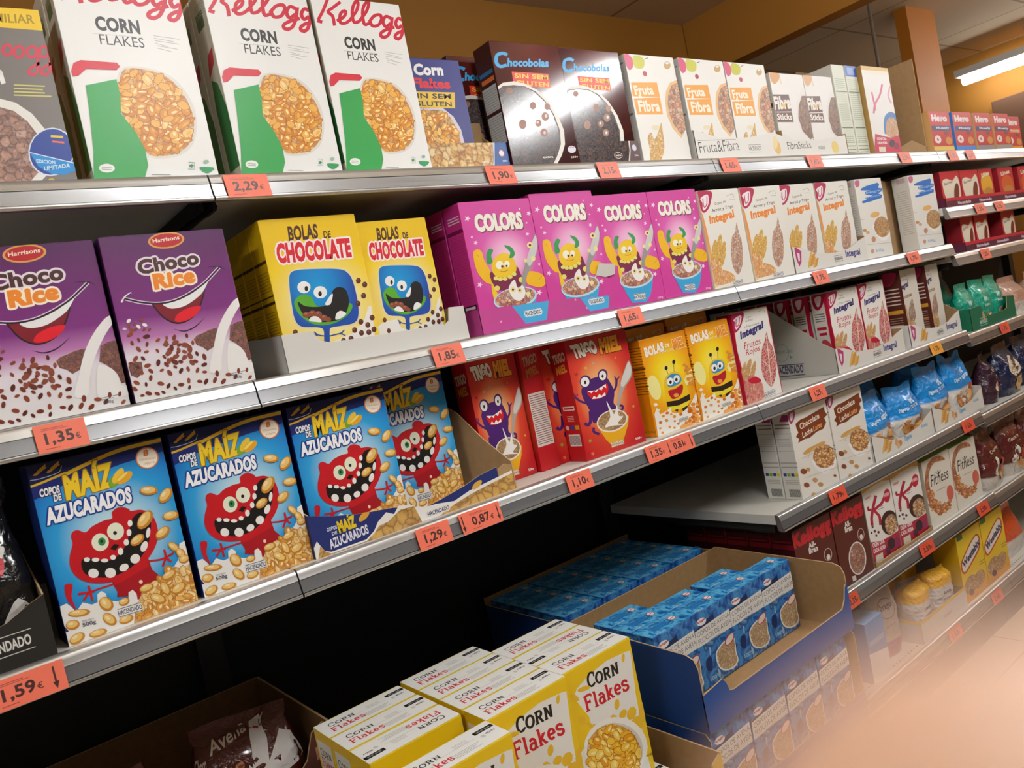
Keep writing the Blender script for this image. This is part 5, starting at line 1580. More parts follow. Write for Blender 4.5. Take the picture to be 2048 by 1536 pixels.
def art_bran():
    W, H = 0.2, 0.247
    a = Art(W, H, B7, quad=[(838, 385), (1030, 282), (1108, 742), (905, 870)])
    K = [[(862, 420), (850, 480)], [(900, 400), (858, 445), (890, 500)]]
    a.t('#c41c2c', 'Kellogg', (850, 505), (1045, 402), (838, 400), 0.07)
    a.t('#f0e8e2', 'All-', (925, 482), (962, 466), (920, 450), 0.05); a.t('#f0e8e2', 'Bran', (926, 512), (972, 494), (922, 478), 0.05)
    a.ring('#d8c8c0', 1024, 520, 20, 36, 3, 0); a.e('#f0e8e2', 1026, 535, 10, 16)
    a.e('#ece6e0', 998, 670, 57, 106, 0); a.e(PILE(['#a87460', '#c08c78', '#8c5a48', '#dab4a0'], 110, '#5a3428', 0.6), 998, 670, 50, 98, 0)
    a.flakes([(960, 640), (980, 590), (1020, 590), (1036, 650), (1034, 720), (1005, 760), (970, 740)], 40, 10, ('#a06c58', '#b88470', '#8a5644'), '#50281e', '#d4a894', 3, 0.8)
    a.p('#d8d0c8', [(958, 785), (982, 778), (988, 808), (964, 818)])
    s = Art(0.075, H)
    s.bars('#8a1c24', [(0.78, 0.05, 0.98, 0.06), (0.86, 0.1, 0.9, 0.02)]); s.t('#d8ccc4', 'All-', (0.3, 0.64), (0.6, 0.64), (0.3, 0.71), 0.05); s.t('#d8ccc4', 'Bran', (0.28, 0.55), (0.7, 0.55), (0.28, 0.62), 0.05)
    return carton('bran_box', W, H, 0.075, '#571a14', '#4a1612', '#5a2018', fa=a, la=s)


def art_wbix():
    W, H = 0.205, 0.25
    a = Art(W, H, B7, quad=[(1645, 528), (1795, 430), (1868, 842), (1722, 935)])
    a.p('#2e7a3c', [(1650, 520), (1685, 505), (1690, 535), (1656, 555)])
    a.p('#c8481c', [(1682, 690), (1700, 640), (1740, 560), (1775, 512), (1798, 520), (1806, 560), (1800, 610), (1760, 680), (1716, 745), (1692, 742)], True)
    a.p('#f4efe4', [(1690, 690), (1706, 645), (1744, 568), (1776, 522), (1792, 530), (1798, 562), (1792, 606), (1754, 672), (1714, 734), (1698, 730)], True)
    a.t('#26205c', 'Weetabix', (1702, 722), (1806, 572), (1690, 682), 0.06)
    ck = PILE(['#d8a868', '#c08c50', '#ecc890', '#a87440'], 130, '#9a6a34', 0.5)
    a.e(ck, 1750, 815, 40, 60, 20); a.e(ck, 1800, 790, 34, 60, 20); a.e('#6a3c50', 1752, 862, 16, 20)
    a.l('#a8902a', [(1800, 690), (1838, 668)], 5); a.l('#a8902a', [(1802, 706), (1836, 686)], 5, hold=True)
    return carton('wheat_biscuit_box', W, H, 0.09, VG(H, [(0.0, '#e8922c'), (0.3, '#f2cc24'), (1.0, '#f4d42c')]), '#d8a81c', fa=a)


# ================================================================ cartons on the shelves
def fit(me, n, label, cat, x0, x1, y, z, W, group=None, yaw=0.0, tilt=0.0, sz=1.0, gap=0.001):
    o = put(me, n, label, cat, x0 + gap / 2, y, z + 0.0004, group, yaw, tilt, (x1 - x0 - gap) / W, sz)
    return o


CB, CC = 'cereal_box', 'cereal box'
m_tall = art_tall(); m_maiz = art_maiz(); m_rice = art_rice(); m_bolas = art_bolas(); m_colors = art_colors()
m_trigo, m_trigo2 = art_trigo(); m_miel = art_miel(); m_int = art_integral(); m_rojo = art_rojos(); m_chint = art_choc_integral()
m_sf = art_sugarfree(); m_leche = art_leche(); m_corn = art_cornflakes(); m_avena = art_avena(); m_chb = art_chocoballs()
m_gf = art_gf_flakes(); m_fruta = art_fruta(); m_stick = art_sticks(); m_ktall = art_k_tall(); m_grey = art_muesli_choc()
m_sp = art_special(); m_fit = art_fitness(); m_bran = art_bran(); m_wb = art_wbix()
S1, S2, S3, S4, S5 = SZ

# --- top shelf
fit(m_grey, CB, 'dark grey family cereal box at the left end of the top shelf', CC, 0.083, 0.283, 1.32, S1, 0.2)
gt = 'tall white corn flake boxes with green shape'
for i, (a, b, w) in enumerate(((0.305, 0.497, 'beside the dark grey box'), (0.535, 0.727, 'between two like it'), (0.734, 0.926, 'beside the blue box'))):
    fit(m_tall, CB, 'tall white corn flake box in front, ' + w, CC, a, b, 1.32, S1, 0.192, gt)
    for k in (1, 2):
        fit(m_tall, CB, 'tall white corn flake box, %s row, the column %s' % (('second', 'third')[k - 1], w), CC, a, b, 1.32 + 0.074 * k, S1, 0.192, gt)
fit(m_gf, CB, 'blue corn flake box with yellow band standing in the flake printed tray', CC, 0.935, 1.062, 1.342, S1 + 0.003, 0.129)
gc = 'brown chocolate ball boxes on the top shelf'
fit(m_chb, CB, 'brown chocolate ball box with bowl, left of its twin, no tray', CC, 1.140, 1.345, 1.325, S1, 0.207, gc)
fit(m_chb, CB, 'brown chocolate ball box set back behind the left brown box', CC, 1.085, 1.29, 1.412, S1, 0.207, gc)
fit(m_chb, CB, 'brown chocolate ball box standing in the brown printed tray', CC, 1.350, 1.555, 1.335, S1 + 0.003, 0.207, gc)
fit(m_chb, CB, 'brown chocolate ball box behind the one in the brown tray', CC, 1.350, 1.555, 1.400, S1 + 0.003, 0.207, gc)
gf = 'fruit and fibre boxes'
fit(m_fruta, CB, 'white fruit and fibre box outside the tray, beside the brown boxes', CC, 1.575, 1.765, 1.335, S1, 0.194, gf)
fit(m_fruta, CB, 'white fruit and fibre box, left one in the white tray', CC, 1.784, 1.980, 1.335, S1 + 0.0015, 0.194, gf)
fit(m_fruta, CB, 'white fruit and fibre box, right one in the white tray', CC, 1.984, 2.180, 1.335, S1 + 0.0015, 0.194, gf)
gs = 'fibre stick boxes'
fit(m_stick, CB, 'white fibre stick box beside the fruit and fibre boxes', CC, 2.204, 2.386, 1.338, S1 + 0.0015, 0.18, gs)
fit(m_stick, CB, 'white fibre stick box beside the narrow box ends', CC, 2.388, 2.557, 1.338, S1 + 0.0015, 0.18, gs)
me = art_spine()
fit(me, CB, 'pale narrow box end with black lid on the top shelf', CC, 2.562, 2.640, 1.335, S1, 0.082)
me = art_spine('#3a5ab0', '#3f62b8')
fit(me, CB, 'pale narrow box end with blue band at its top', CC, 2.645, 2.722, 1.335, S1, 0.082)
fit(m_ktall, CB, 'white flake box with gold top edge and pink letter K', CC, 2.726, 2.915, 1.32, S1, 0.205)
g = 'red cereal bar boxes on the far top shelf'
for i, (a, b, lb) in enumerate(((3.185, 3.36, 'with yellow foot, nearest'), (3.385, 3.56, 'with bright blue foot'), (3.58, 3.75, 'with grey foot beside the blue footed one'), (3.77, 3.94, 'with grey foot, the farther one'), (3.98, 4.15, 'with orange badge and yellow foot'))):
    fit(art_red_small(i), 'cereal_bar_box', 'red cereal bar box ' + lb, 'snack box', a, b, 1.325 + 0.03 * (i == 4), 0.362, 0.178, g)

# --- second shelf
fit(m_rice, CB, 'purple chocolate rice box, left one, cut by the picture edge', CC, 0.093, 0.285, 1.325, S2, 0.192, 'purple chocolate rice boxes')
fit(m_rice, CB, 'purple chocolate rice box, right one, beside the yellow boxes', CC, 0.290, 0.482, 1.318, S2, 0.192, 'purple chocolate rice boxes', sz=1.005)
g = 'yellow chocolate ball boxes'
for i, (a, b, w) in enumerate(((0.552, 0.742, 'left'), (0.744, 0.905, 'right'))):
    for k in range(4):
        if k == 3 and i == 1:
            continue
        fit(m_bolas, CB, 'yellow chocolate ball box, %s one %s the white tray' % (w, ('at the front of', 'second row in', 'third row in', 'fourth row in')[k]), CC, a, b, 1.340 + 0.062 * k + 0.012 * i, S2 + 0.003, 0.194, g, sz=(1.0 if i == 0 else 0.945))
g = 'pink coloured ring boxes'
xs = [0.968, 1.160, 1.354, 1.546, 1.738]
for i in range(4):
    fit(m_colors, CB, 'pink cereal box with horned yellow creature, %s' % ('leftmost, beside the white tray', 'second from the white tray', 'third from the white tray', 'rightmost, beside the white boxes')[i], CC, xs[i], xs[i + 1], 1.32 + (0.004 if i > 1 else 0), S2, 0.193, g, sz=(1.0, 1.03, 0.985, 0.985)[i])
fit(m_colors, CB, 'pink cereal box in the second row behind the leftmost pink box', CC, 0.968, 1.160, 1.386, S2, 0.193, g)
fit(m_colors, CB, 'pink cereal box in the third row behind the leftmost pink box', CC, 0.968, 1.160, 1.450, S2, 0.193, g)
g = 'white and orange wholegrain rice flake boxes'
for i, (a, b, w) in enumerate(((1.742, 1.920, 'beside the pink boxes'), (1.926, 2.124, 'left of the tray'), (2.130, 2.325, 'left one in the printed tray'), (2.330, 2.530, 'right one in the printed tray'))):
    fit(m_int, CB, 'white and orange wholegrain flake box, ' + w, CC, a, b, 1.32 + (0.012 if i > 1 else 0), S2 + (0.0015 if i > 1 else 0), 0.196, g, sz=0.995)
g = 'white oat flake boxes with blue brush stripe'
fit(m_sf, CB, 'white oat flake box with blue stripe, left of the cardboard', CC, 2.560, 2.740, 1.325, S2, 0.178, g)
fit(m_sf, CB, 'white oat flake box with blue stripe, right of the cardboard', CC, 2.935, 3.135, 1.325, S2, 0.178, g)

# --- third shelf
g = 'blue sugared maize flake boxes with red creature'
fit(m_maiz, CB, 'blue maize flake box with red creature, nearest, beside the black case', CC, 0.131, 0.319, 1.330, S3, 0.188, g, yaw=0.04)
fit(m_maiz, CB, 'blue maize flake box with red creature, second, left of the printed tray', CC, 0.328, 0.519, 1.335, S3, 0.188, g, yaw=0.01)
fit(m_maiz, CB, 'blue maize flake box with red creature, left one in the printed tray', CC, 0.528, 0.722, 1.338, S3, 0.188, g)
fit(m_maiz, CB, 'blue maize flake box with red creature, right one in the printed tray', CC, 0.716, 0.904, 1.412, S3 + 0.006, 0.188, g)
g = 'red honey wheat boxes with purple creature'
fit(m_trigo, CB, 'red honey wheat box with purple creature beside the open brown tray flap', CC, 0.959, 1.096, 1.400, S3, 0.202, g)
put(m_trigo2, CB, 'red honey wheat box in the middle, turned to show its narrow side with white table', CC, 1.158, 1.392, S3 + 0.0004, g, yaw=PI / 2)
fit(m_trigo, CB, 'red honey wheat box almost hidden behind the right front one', CC, 1.161, 1.363, 1.400, S3, 0.202, g)
fit(m_trigo, CB, 'red honey wheat box with purple creature, right one, beside the orange boxes', CC, 1.195, 1.397, 1.340, S3, 0.202, g)
g = 'orange honey ball boxes with bee'
fit(m_miel, CB, 'orange cereal box with bee, left one, beside the red box', CC, 1.433, 1.608, 1.338, S3, 0.172, g, sz=0.92)
fit(m_miel, CB, 'taller orange cereal box with bee right behind the left one', CC, 1.430, 1.600, 1.396, S3, 0.172, g, sz=1.03)
fit(m_miel, CB, 'orange cereal box with bee, right one, beside the red fruit box', CC, 1.612, 1.790, 1.338, S3, 0.172, g, sz=0.935)
fit(m_miel, CB, 'taller orange cereal box with bee right behind the right one', CC, 1.610, 1.780, 1.396, S3, 0.172, g, sz=1.05)
g = 'red fruit wholegrain flake boxes'
fit(m_rojo, CB, 'white red fruit flake box standing alone beside the orange boxes', CC, 1.812, 1.985, 1.340, S3, 0.178, g)
fit(m_rojo, CB, 'white red fruit flake box, left front one in the grey tray', CC, 2.310, 2.500, 1.345, S3 + 0.003, 0.178, g, sz=0.98)
fit(m_rojo, CB, 'white red fruit flake box, right front one in the grey tray', CC, 2.504, 2.672, 1.345, S3 + 0.003, 0.178, g, sz=0.99)
for k in range(5):
    fit(m_rojo, CB, 'white red fruit flake box seen side on, %s row behind the tray front' % ('second', 'third', 'fourth', 'fifth', 'sixth')[k], CC, 2.310, 2.500, 1.345 + 0.068 * (k + 1), S3 + 0.003, 0.178, g, sz=0.98)
g = 'chocolate wholegrain boxes with brown side'
fit(m_chint, CB, 'beige chocolate wholegrain box with brown side, left one', CC, 2.765, 2.915, 1.345, S3 + 0.003, 0.15, g, sz=0.99)
fit(m_chint, CB, 'beige chocolate wholegrain box with brown side, right one', CC, 2.955, 3.09, 1.345, S3 + 0.003, 0.15, g, sz=0.98)

# --- fourth shelf
g = 'white milk chocolate flake boxes'
fit(m_leche, CB, 'white box with brown brush label and flake bowl, left front one', CC, 1.957, 2.160, 1.32, S4, 0.2, g)
fit(m_leche, CB, 'white box with brown brush label and flake bowl, right front one', CC, 2.166, 2.366, 1.32, S4, 0.2, g)
fit(m_leche, CB, 'white box with brown brush label right behind the left front one', CC, 1.957, 2.160, 1.380, S4, 0.2, g)

# --- fifth shelf
g = 'dark brown bran boxes'
fit(m_bran, CB, 'dark brown bran box, left one, half hidden by the blue case', CC, 1.880, 2.082, 1.325, S5, 0.2, g, sz=0.98)
fit(m_bran, CB, 'dark brown bran box, right one, with its bowl in view', CC, 2.086, 2.270, 1.325, S5, 0.2, g, sz=0.98)
for k in range(4):
    fit(m_bran, CB, 'dark brown bran box, %s row behind the left front one' % ('second', 'third', 'fourth', 'fifth')[k], CC, 1.880, 2.082, 1.325 + 0.078 * (k + 1), S5, 0.2, g, sz=0.98)
g = 'white berry flake boxes with red letter K'
fit(m_sp, CB, 'white flake box with red letter K, left one in its tray', CC, 2.283, 2.463, 1.33, S5 + 0.003, 0.205, g)
fit(m_sp, CB, 'white flake box with red letter K, right one in its tray', CC, 2.466, 2.662, 1.33, S5 + 0.003, 0.205, g, sz=0.98)
g = 'cream boxes with brown flake ring'
fit(m_fit, CB, 'cream cereal box with brown flake ring, left one', CC, 2.686, 2.895, 1.33, S5, 0.222, g, sz=0.95)
fit(m_fit, CB, 'cream cereal box with brown flake ring, right one', CC, 2.899, 3.115, 1.33, S5, 0.222, g, sz=0.93)
# --- bottom shelf
g = 'yellow wheat biscuit boxes'
fit(m_wb, CB, 'yellow wheat biscuit box, left one, beside the yellow topped bags', CC, 2.835, 3.036, 1.33, BASEZ, 0.205, g)
fit(m_wb, CB, 'yellow wheat biscuit box, right one', CC, 3.040, 3.242, 1.33, BASEZ, 0.205, g)

# --- corn flake stack on the base shelf
g = 'white topped yellow corn flake boxes in the stack'
zt = -0.65 - 0.2857
col = {'left': (0.500, [1.243, 1.3218, 1.400]), 'middle': (0.699, [1.176, 1.2542, 1.3324, 1.4106]), 'right': (0.888, [1.186, 1.2642, 1.3424])}
word = ['front', 'second', 'third', 'back']
for cn, (x, ys) in col.items():
    for i, y in enumerate(ys):
        flip = (cn == 'left' and i == 0) or (cn == 'right' and i == 1)
        lb = 'white lidded corn flake box, %s column of the stack, %s row' % (cn, 'back' if i == len(ys) - 1 else word[i])
        if flip:
            lb += ', turned round'
            put(m_corn, CB, lb, CC, x + 0.188, y + 0.0772, zt, g, yaw=PI)
        else:
            put(m_corn, CB, lb, CC, x, y, zt, g)
put(m_corn, CB, 'yellow corn flake box standing apart at the front left of the stack', CC, 0.510, 1.105, zt, g)
g2 = 'corn flake boxes of the lower layer'
for i in range(3):
    for j in range(4):
        put(m_corn, CB, 'corn flake box in the lower layer under the stack, %s column %s row' % (('left', 'middle', 'right')[i], word[j]), CC, 0.52 + i * 0.195, 1.115 + j * 0.0785 + 0.02, zt - 0.2885, g2)

# --- oat cases
oat0 = set(C.objects)
zb = -0.942
g = 'blue oat boxes in the open upper case'
lab = ['leftmost, half behind the case side', 'second from the left', 'third from the left', 'rightmost']
for i in range(4):
    put(m_avena, 'oat_box', 'blue oat box, front row of the open case, ' + lab[i], 'oat box', 1.262 + i * 0.1412, 1.312, zb, g)
for i in range(3):
    put(m_avena, 'oat_box', 'blue oat flake box in the second row of the open case, ' + ('leftmost', 'middle', 'rightmost')[i], 'oat box', 1.262 + i * 0.1412 + (0.02 if i == 2 else 0), 1.381, zb, g)
put(m_avena, 'oat_box', 'blue oat flake box in the third row of the open case, left corner', 'oat box', 1.262, 1.449, zb, g)
g = 'blue oat boxes in the shadowed case at the back'
for i in range(4):
    for j in range(5):
        put(m_avena, 'oat_box', 'blue oat box in the shadowed rear case, %s column, row %s' % (('first', 'second', 'third', 'fourth')[i], ('one', 'two', 'three', 'four', 'five')[j]), 'oat box', 1.262 + i * 0.146, 1.625 + j * 0.0668, zb, g)
g = 'blue oat boxes in the lower case'
for i in range(4):
    put(m_avena, 'oat_box', 'blue oat flake box at the front of the lower case, ' + lab[i].replace(', half behind the case side', ''), 'oat box', 1.2555 + i * 0.1465, 1.190, -1.140, g)


# ================================================================ display trays and cases
BROWN = CARD('#b08c60')
EDGE = F('#c2a078', 0.8)
WCARD = F('#d9d6cf', 0.6, name='white_card')


def tray(name, label, x0, x1, y, D, z, fp, sp, hb, outer, inner=None, art=None, la=None, group=None, cat='tray', rp=None, floor=True, right=True, side=None, t=0.0025):
    """cut-open shipping tray. fp: outline of the front (x, h); sp: outline of the left side (depth, h); rp: right side"""
    inner = inner or BROWN
    W = x1 - x0
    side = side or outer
    parts = []

    def part(nm, fn):
        b = MB()
        fn(b)
        parts.append((nm, b.mesh(nm)))
    if floor:
        part('floor_panel', lambda b: b.box(t, W - t, t, D - t, 0, 0.0006, {'top': inner, 'rest': outer}))

    def fr_(b):
        b.panel(fp, (0, 0, 0), (1, 0, 0), (0, 0, 1), (0, -1, 0), t, outer, inner, EDGE)
        if art:
            art.emit(b, (0, 0, 0), (1, 0, 0), (0, 0, 1), (0, -1, 0))
    part('front_panel', fr_)

    def lf_(b):
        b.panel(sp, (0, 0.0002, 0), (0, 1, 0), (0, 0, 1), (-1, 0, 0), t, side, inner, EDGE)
        if la:
            la.emit(b, (0, D, 0), (0, -1, 0), (0, 0, 1), (-1, 0, 0))
    part('side_panel', lf_)
    if right:
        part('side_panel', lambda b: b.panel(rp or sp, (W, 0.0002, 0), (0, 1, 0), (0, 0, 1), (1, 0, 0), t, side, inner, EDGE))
    if hb:
        part('back_panel', lambda b: b.panel([(0, 0), (W, 0), (W, hb), (0, hb)], (0, D, 0), (1, 0, 0), (0, 0, 1), (0, 1, 0), t, outer, inner, EDGE))
    return put((None, parts), name, label, cat, x0, y, z + 0.0005, group)


def plain(W, H):
    """art in metres, y up"""
    return Art(W, H, (0, 0, 1), quad=[(0, H), (W, H), (W, 0), (0, 0)])


def word(a, mat, txt, x, y, w, h, bold=0.0, **k):
    a.t(mat, txt, (x, y), (x + w, y), (x, y + h), bold, **k)


def clip_to(a, outline):
    """drop artwork outside a front outline whose top edge dips: keeps print off the cut-away part"""
    top = outline

    def hgt(x):
        ys = []
        for i in range(len(top)):
            (ax, ay), (bx, by) = top[i - 1], top[i]
            if ax != bx and min(ax, bx) <= x <= max(ax, bx):
                ys.append(ay + (by - ay) * (x - ax) / (bx - ax))
        return max(ys) if ys else 0
    out = []

    def cut(t, n, m, d):
        ok = [q[1] <= hgt(q[0]) + 1e-5 for q in t]
        if all(ok):
            out.append((t, n, m))
        elif d and (any(ok) or d > 3):
            A_, B_, C_ = t
            ab, bc, ca = [((u[0] + v[0]) / 2, (u[1] + v[1]) / 2) for u, v in ((A_, B_), (B_, C_), (C_, A_))]
            for q in ((A_, ab, ca), (ab, B_, bc), (ca, bc, C_), (ab, bc, ca)):
                cut(q, n, m, d - 1)
    for poly, n, m in a.out:
        for k in range(1, len(poly) - 1):
            cut((poly[0], poly[k], poly[k + 1]), n, m, 5)
    a.out = out
    return a


def wheatmark(a, x, y, s=1.0):
    for i in range(4):
        a.e('#e2b45a', x + 0.004 * i * s, y + 0.006 * i * s, 0.010 * s, 0.0035 * s, 55, n=8)
        a.e('#d49a48', x + 0.010 * s + 0.004 * i * s, y - 0.002 + 0.006 * i * s, 0.010 * s, 0.0035 * s, 20, n=8)


# gluten free flake tray
a = plain(0.205, 0.053)
a.p(PILE(GOLDS, 62, '#8a4c18', 0.8), [(0, 0), (0.155, 0), (0.162, 0.02), (0.168, 0.053), (0, 0.053)]); a.p('#c9ccd6', [(0.155, 0), (0.161, 0), (0.174, 0.053), (0.168, 0.053), (0.163, 0.02)])
a.e('#e8e8ee', 0.187, 0.03, 0.008, 0.008); a.ring('#c03040', 0.187, 0.030, 0.0075, 0.007, 0.0015); word(a, '#e8ecf4', '250g', 0.186, 0.010, 0.014, 0.005, 0.02); word(a, '#f2ece0', 'extra', 0.13, 0.010, 0.018, 0.005, 0.03)
R = [(0, 0), (0.205, 0), (0.205, 0.053), (0, 0.053)]
tray('cardboard_tray', 'low tray printed with flakes and a blue corner under the blue box', 0.931, 1.136, 1.330, 0.078, S1, R, [(0, 0), (0.078, 0), (0.078, 0.09), (0.03, 0.053), (0, 0.053)], 0.12, F('#2a5a9e'), art=a)
a = plain(0.215, 0.053)
a.p(COCO, [(0, 0), (0.168, 0), (0.178, 0.03), (0.18, 0.053), (0, 0.053)]); a.p('#d8ccc4', [(0.166, 0), (0.171, 0), (0.182, 0.03), (0.184, 0.053), (0.180, 0.053), (0.178, 0.03)])
a.e('#d0d0e0', 0.197, 0.036, 0.008, 0.008); word(a, '#e8dcd0', '250g', 0.193, 0.014, 0.016, 0.005, 0.02); a.ring('#e8dcd0', 0.135, 0.018, 0.014, 0.007, 0.0012); word(a, '#e8dcd0', 'extra', 0.125, 0.016, 0.02, 0.005, 0.03)
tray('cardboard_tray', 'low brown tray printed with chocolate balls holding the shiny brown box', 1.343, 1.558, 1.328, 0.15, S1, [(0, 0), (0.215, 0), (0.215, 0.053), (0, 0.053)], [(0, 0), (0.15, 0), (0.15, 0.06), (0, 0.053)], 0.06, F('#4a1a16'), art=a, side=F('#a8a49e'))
W = 0.415
a = plain(W, 0.078)
a.t('#3a3634', 'Fruta&Fibra', (0.012, 0.016), (0.19, 0.022), (0.010, 0.046), -0.01); a.l('#3a3634', [(0.01, 0.05), (0.18, 0.052)], 0.001)
word(a, '#4a4846', 'HACENDADO', 0.235, 0.02, 0.06, 0.012, 0.01); a.l('#4a4846', [(0.235, 0.016), (0.295, 0.016)], 0.001); a.l('#4a4846', [(0.235, 0.036), (0.295, 0.036)], 0.001, hold=True)
a.e('#e8c070', 0.375, 0.03, 0.018, 0.024, 20); a.e('#f0d8a0', 0.37, 0.042, 0.012, 0.02, -20)
FP = [(0, 0), (W, 0), (W, 0.060), (W - 0.05, 0.072), (W - 0.12, 0.062), (W / 2, 0.056), (0.1, 0.058), (0.02, 0.075), (0, 0.078)]
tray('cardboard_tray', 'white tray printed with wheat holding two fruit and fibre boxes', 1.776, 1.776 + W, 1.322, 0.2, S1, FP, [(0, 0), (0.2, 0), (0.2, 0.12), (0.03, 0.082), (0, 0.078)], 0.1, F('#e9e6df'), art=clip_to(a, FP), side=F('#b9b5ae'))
W = 0.364
a = plain(W, 0.068)
a.t('#3a3634', 'FibraSticks', (0.02, 0.022), (0.15, 0.024), (0.018, 0.044), 0.0); word(a, '#4a4846', 'HACENDADO', 0.19, 0.02, 0.04, 0.01, 0.01); a.e('#ecd078', 0.29, 0.025, 0.022, 0.02)
FP = [(0, 0), (W, 0), (W, 0.064), (W - 0.04, 0.060), (W / 2, 0.048), (0.06, 0.05), (0.02, 0.066), (0, 0.068)]
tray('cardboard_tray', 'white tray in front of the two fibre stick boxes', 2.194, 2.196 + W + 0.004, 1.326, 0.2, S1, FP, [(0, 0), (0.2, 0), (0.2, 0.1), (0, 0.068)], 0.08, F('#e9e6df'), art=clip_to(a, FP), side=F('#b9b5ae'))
# big open carton at the end of the white bay
t_ = 0.004; Wc, Hc, Dc = 0.21, 0.345, 0.30
PN = []
for nm, pts, O_, A_, B_, N_ in (('front_panel', [(0, 0), (Wc, 0), (Wc, 0.02), (0.10, 0.045), (0, 0.02)], (0, 0, 0), (1, 0, 0), (0, 0, 1), (0, -1, 0)),
                                ('side_panel', [(0, 0), (Dc, 0), (Dc, Hc), (0, Hc)], (Wc, 0, 0), (0, 1, 0), (0, 0, 1), (1, 0, 0)),
                                ('side_panel', [(0, 0), (Dc, 0), (Dc, Hc), (0.06, 0.08), (0, 0.03)], (0, 0, 0), (0, 1, 0), (0, 0, 1), (-1, 0, 0)),
                                ('back_panel', [(0, 0), (Wc, 0), (Wc, Hc), (0, Hc)], (0, Dc, 0), (1, 0, 0), (0, 0, 1), (0, 1, 0)),
                                ('floor_panel', [(0, 0), (Wc, 0), (Wc, Dc), (0, Dc)], (0, 0, 0.0015), (1, 0, 0), (0, 1, 0), (0, 0, 1)),
                                ('flap', [(0, 0), (Wc, 0), (Wc - 0.02, 0.09), (0.02, 0.09)], (0, Dc, Hc), (1, 0, 0), (0, 0.55, 0.83), (0, 0.83, -0.55))):
    b_ = MB(); b_.panel(pts, O_, A_, B_, N_, 0.001 if nm == 'floor_panel' else t_, BROWN, BROWN, EDGE); PN.append((nm, b_.mesh(nm)))
put((None, PN), 'open_carton', 'tall empty brown carton open to the front at the end of the top shelf', 'carton', 2.928, 1.330, S1 + 0.0003)
# white tray of the yellow boxes
W = 0.386
FP = [(0, 0), (W, 0), (W, 0.066), (W - 0.036, 0.068), (W - 0.042, 0.042), (W - 0.052, 0.036), (0.088, 0.040), (0.070, 0.046), (0.055, 0.066), (0, 0.067)]
tray('cardboard_tray', 'plain white tray holding the yellow chocolate ball boxes', 0.546, 0.938, 1.330, 0.29, S2, [(x * 0.392 / W, h) for x, h in FP], [(0, 0), (0.29, 0), (0.29, 0.085), (0.07, 0.070), (0, 0.067)], 0.08, WCARD, WCARD)
mb = MB(); mb.panel([(0, 0.008), (0.03, 0), (0.062, 0.004), (0.066, 0.028), (0.012, 0.034)], (0, 0, 0), (1, 0, 0), (0, -0.15, 0.98), (0, -0.98, -0.15), 0.001, WCARD, WCARD, WCARD)
mb.panel([(0.0, 0.008), (0.012, 0.010), (-0.012, -0.002)], (0, 0, 0), (1, 0, 0), (0, 0, 1), (0, -1, 0), 0.001, WCARD, WCARD, WCARD)
put(mb.mesh('torn_card'), 'torn_card', 'small torn piece of white card stuck on the front of the pink boxes', 'card', 1.315, 1.319, S2 + 0.078)
# low pink tray in front of the two left pink boxes
W = 0.386
a = plain(W, 0.052)
for x, y in ((0.05, 0.02), (0.10, 0.035), (0.30, 0.015), (0.27, 0.038)):
    a.star('#f0b0d8', x, y, 0.004, 5)
for x in (0.085, 0.278):
    a.p('#4ab0e4', [(x, 0.052), (x + 0.108, 0.052), (x + 0.09, 0.006), (x + 0.03, 0.006)]); word(a, NAVY, 'HACENDADO', x + 0.034, 0.022, 0.045, 0.009, 0.02, oc='#eef2f4', ow=0.3)
tray('cardboard_tray', 'low pink tray with bowls printed on it under the left pink boxes', 0.9645, 1.3505, 1.3165, 0.24, S2, [(0, 0), (W, 0), (W, 0.034), (0.2, 0.046), (0, 0.052)], [(0, 0), (0.24, 0), (0.24, 0.06), (0, 0.052)], 0, F('#c64a96'), art=clip_to(a, [(0, 0), (W, 0), (W, 0.034), (0.2, 0.046), (0, 0.052)]), floor=False, right=False)
# rice flake tray
W = 0.425


def integral_print(a, W, x1=0.22, x2=0.28, tx='Integral', col='#3a3f86'):
    a.p('#b83a76', [(0.012, 0.08), (0.045, 0.062), (0.036, 0.03), (0.022, 0.018), (0.012, 0.04)]); a.p('#f0dce4', [(0.02, 0.06), (0.034, 0.056), (0.03, 0.036), (0.022, 0.032)])
    wheatmark(a, 0.075, 0.02, 1.4); wheatmark(a, 0.10, 0.014, 1.0)
    word(a, '#4a4a50', 'HACENDADO', x1, 0.016, 0.05, 0.010, 0.02); a.l('#4a4a50', [(x1, 0.012), (x1 + 0.05, 0.012)], 0.001); a.l('#4a4a50', [(x1, 0.030), (x1 + 0.05, 0.030)], 0.001, hold=True)
    word(a, col, tx, x2 + 0.01, 0.014, 0.09, 0.028, 0.03)


FPI = [(0, 0), (W, 0), (W, 0.074), (W - 0.04, 0.066), (W - 0.11, 0.046), (W * 0.52, 0.040), (0.12, 0.048), (0.05, 0.072), (0, 0.078)]
a = plain(W, 0.08); integral_print(a, W)
tray('cardboard_tray', 'white wholegrain tray holding two orange edged boxes beside the blue striped box', 2.127, 2.127 + W, 1.318, 0.2, S2, FPI, [(0, 0), (0.2, 0), (0.2, 0.12), (0, 0.078)], 0.1, F('#e6e3dc'), art=clip_to(a, FPI))
mb = MB(); mb.panel([(0, 0), (0.155, 0), (0.155, 0.262), (0, 0.262)], (0, 0, 0), (0.96, 0.28, 0), (0, 0, 1), (0.28, -0.96, 0), 0.004, BROWN, BROWN, EDGE)
mb.panel([(0.048, 0.10), (0.066, 0.098), (0.064, 0.15), (0.05, 0.162)], (0.0002, -0.0006, 0), (0.96, 0.28, 0), (0, 0, 1), (0.28, -0.96, 0), 0.0004, WCARD, WCARD, WCARD)
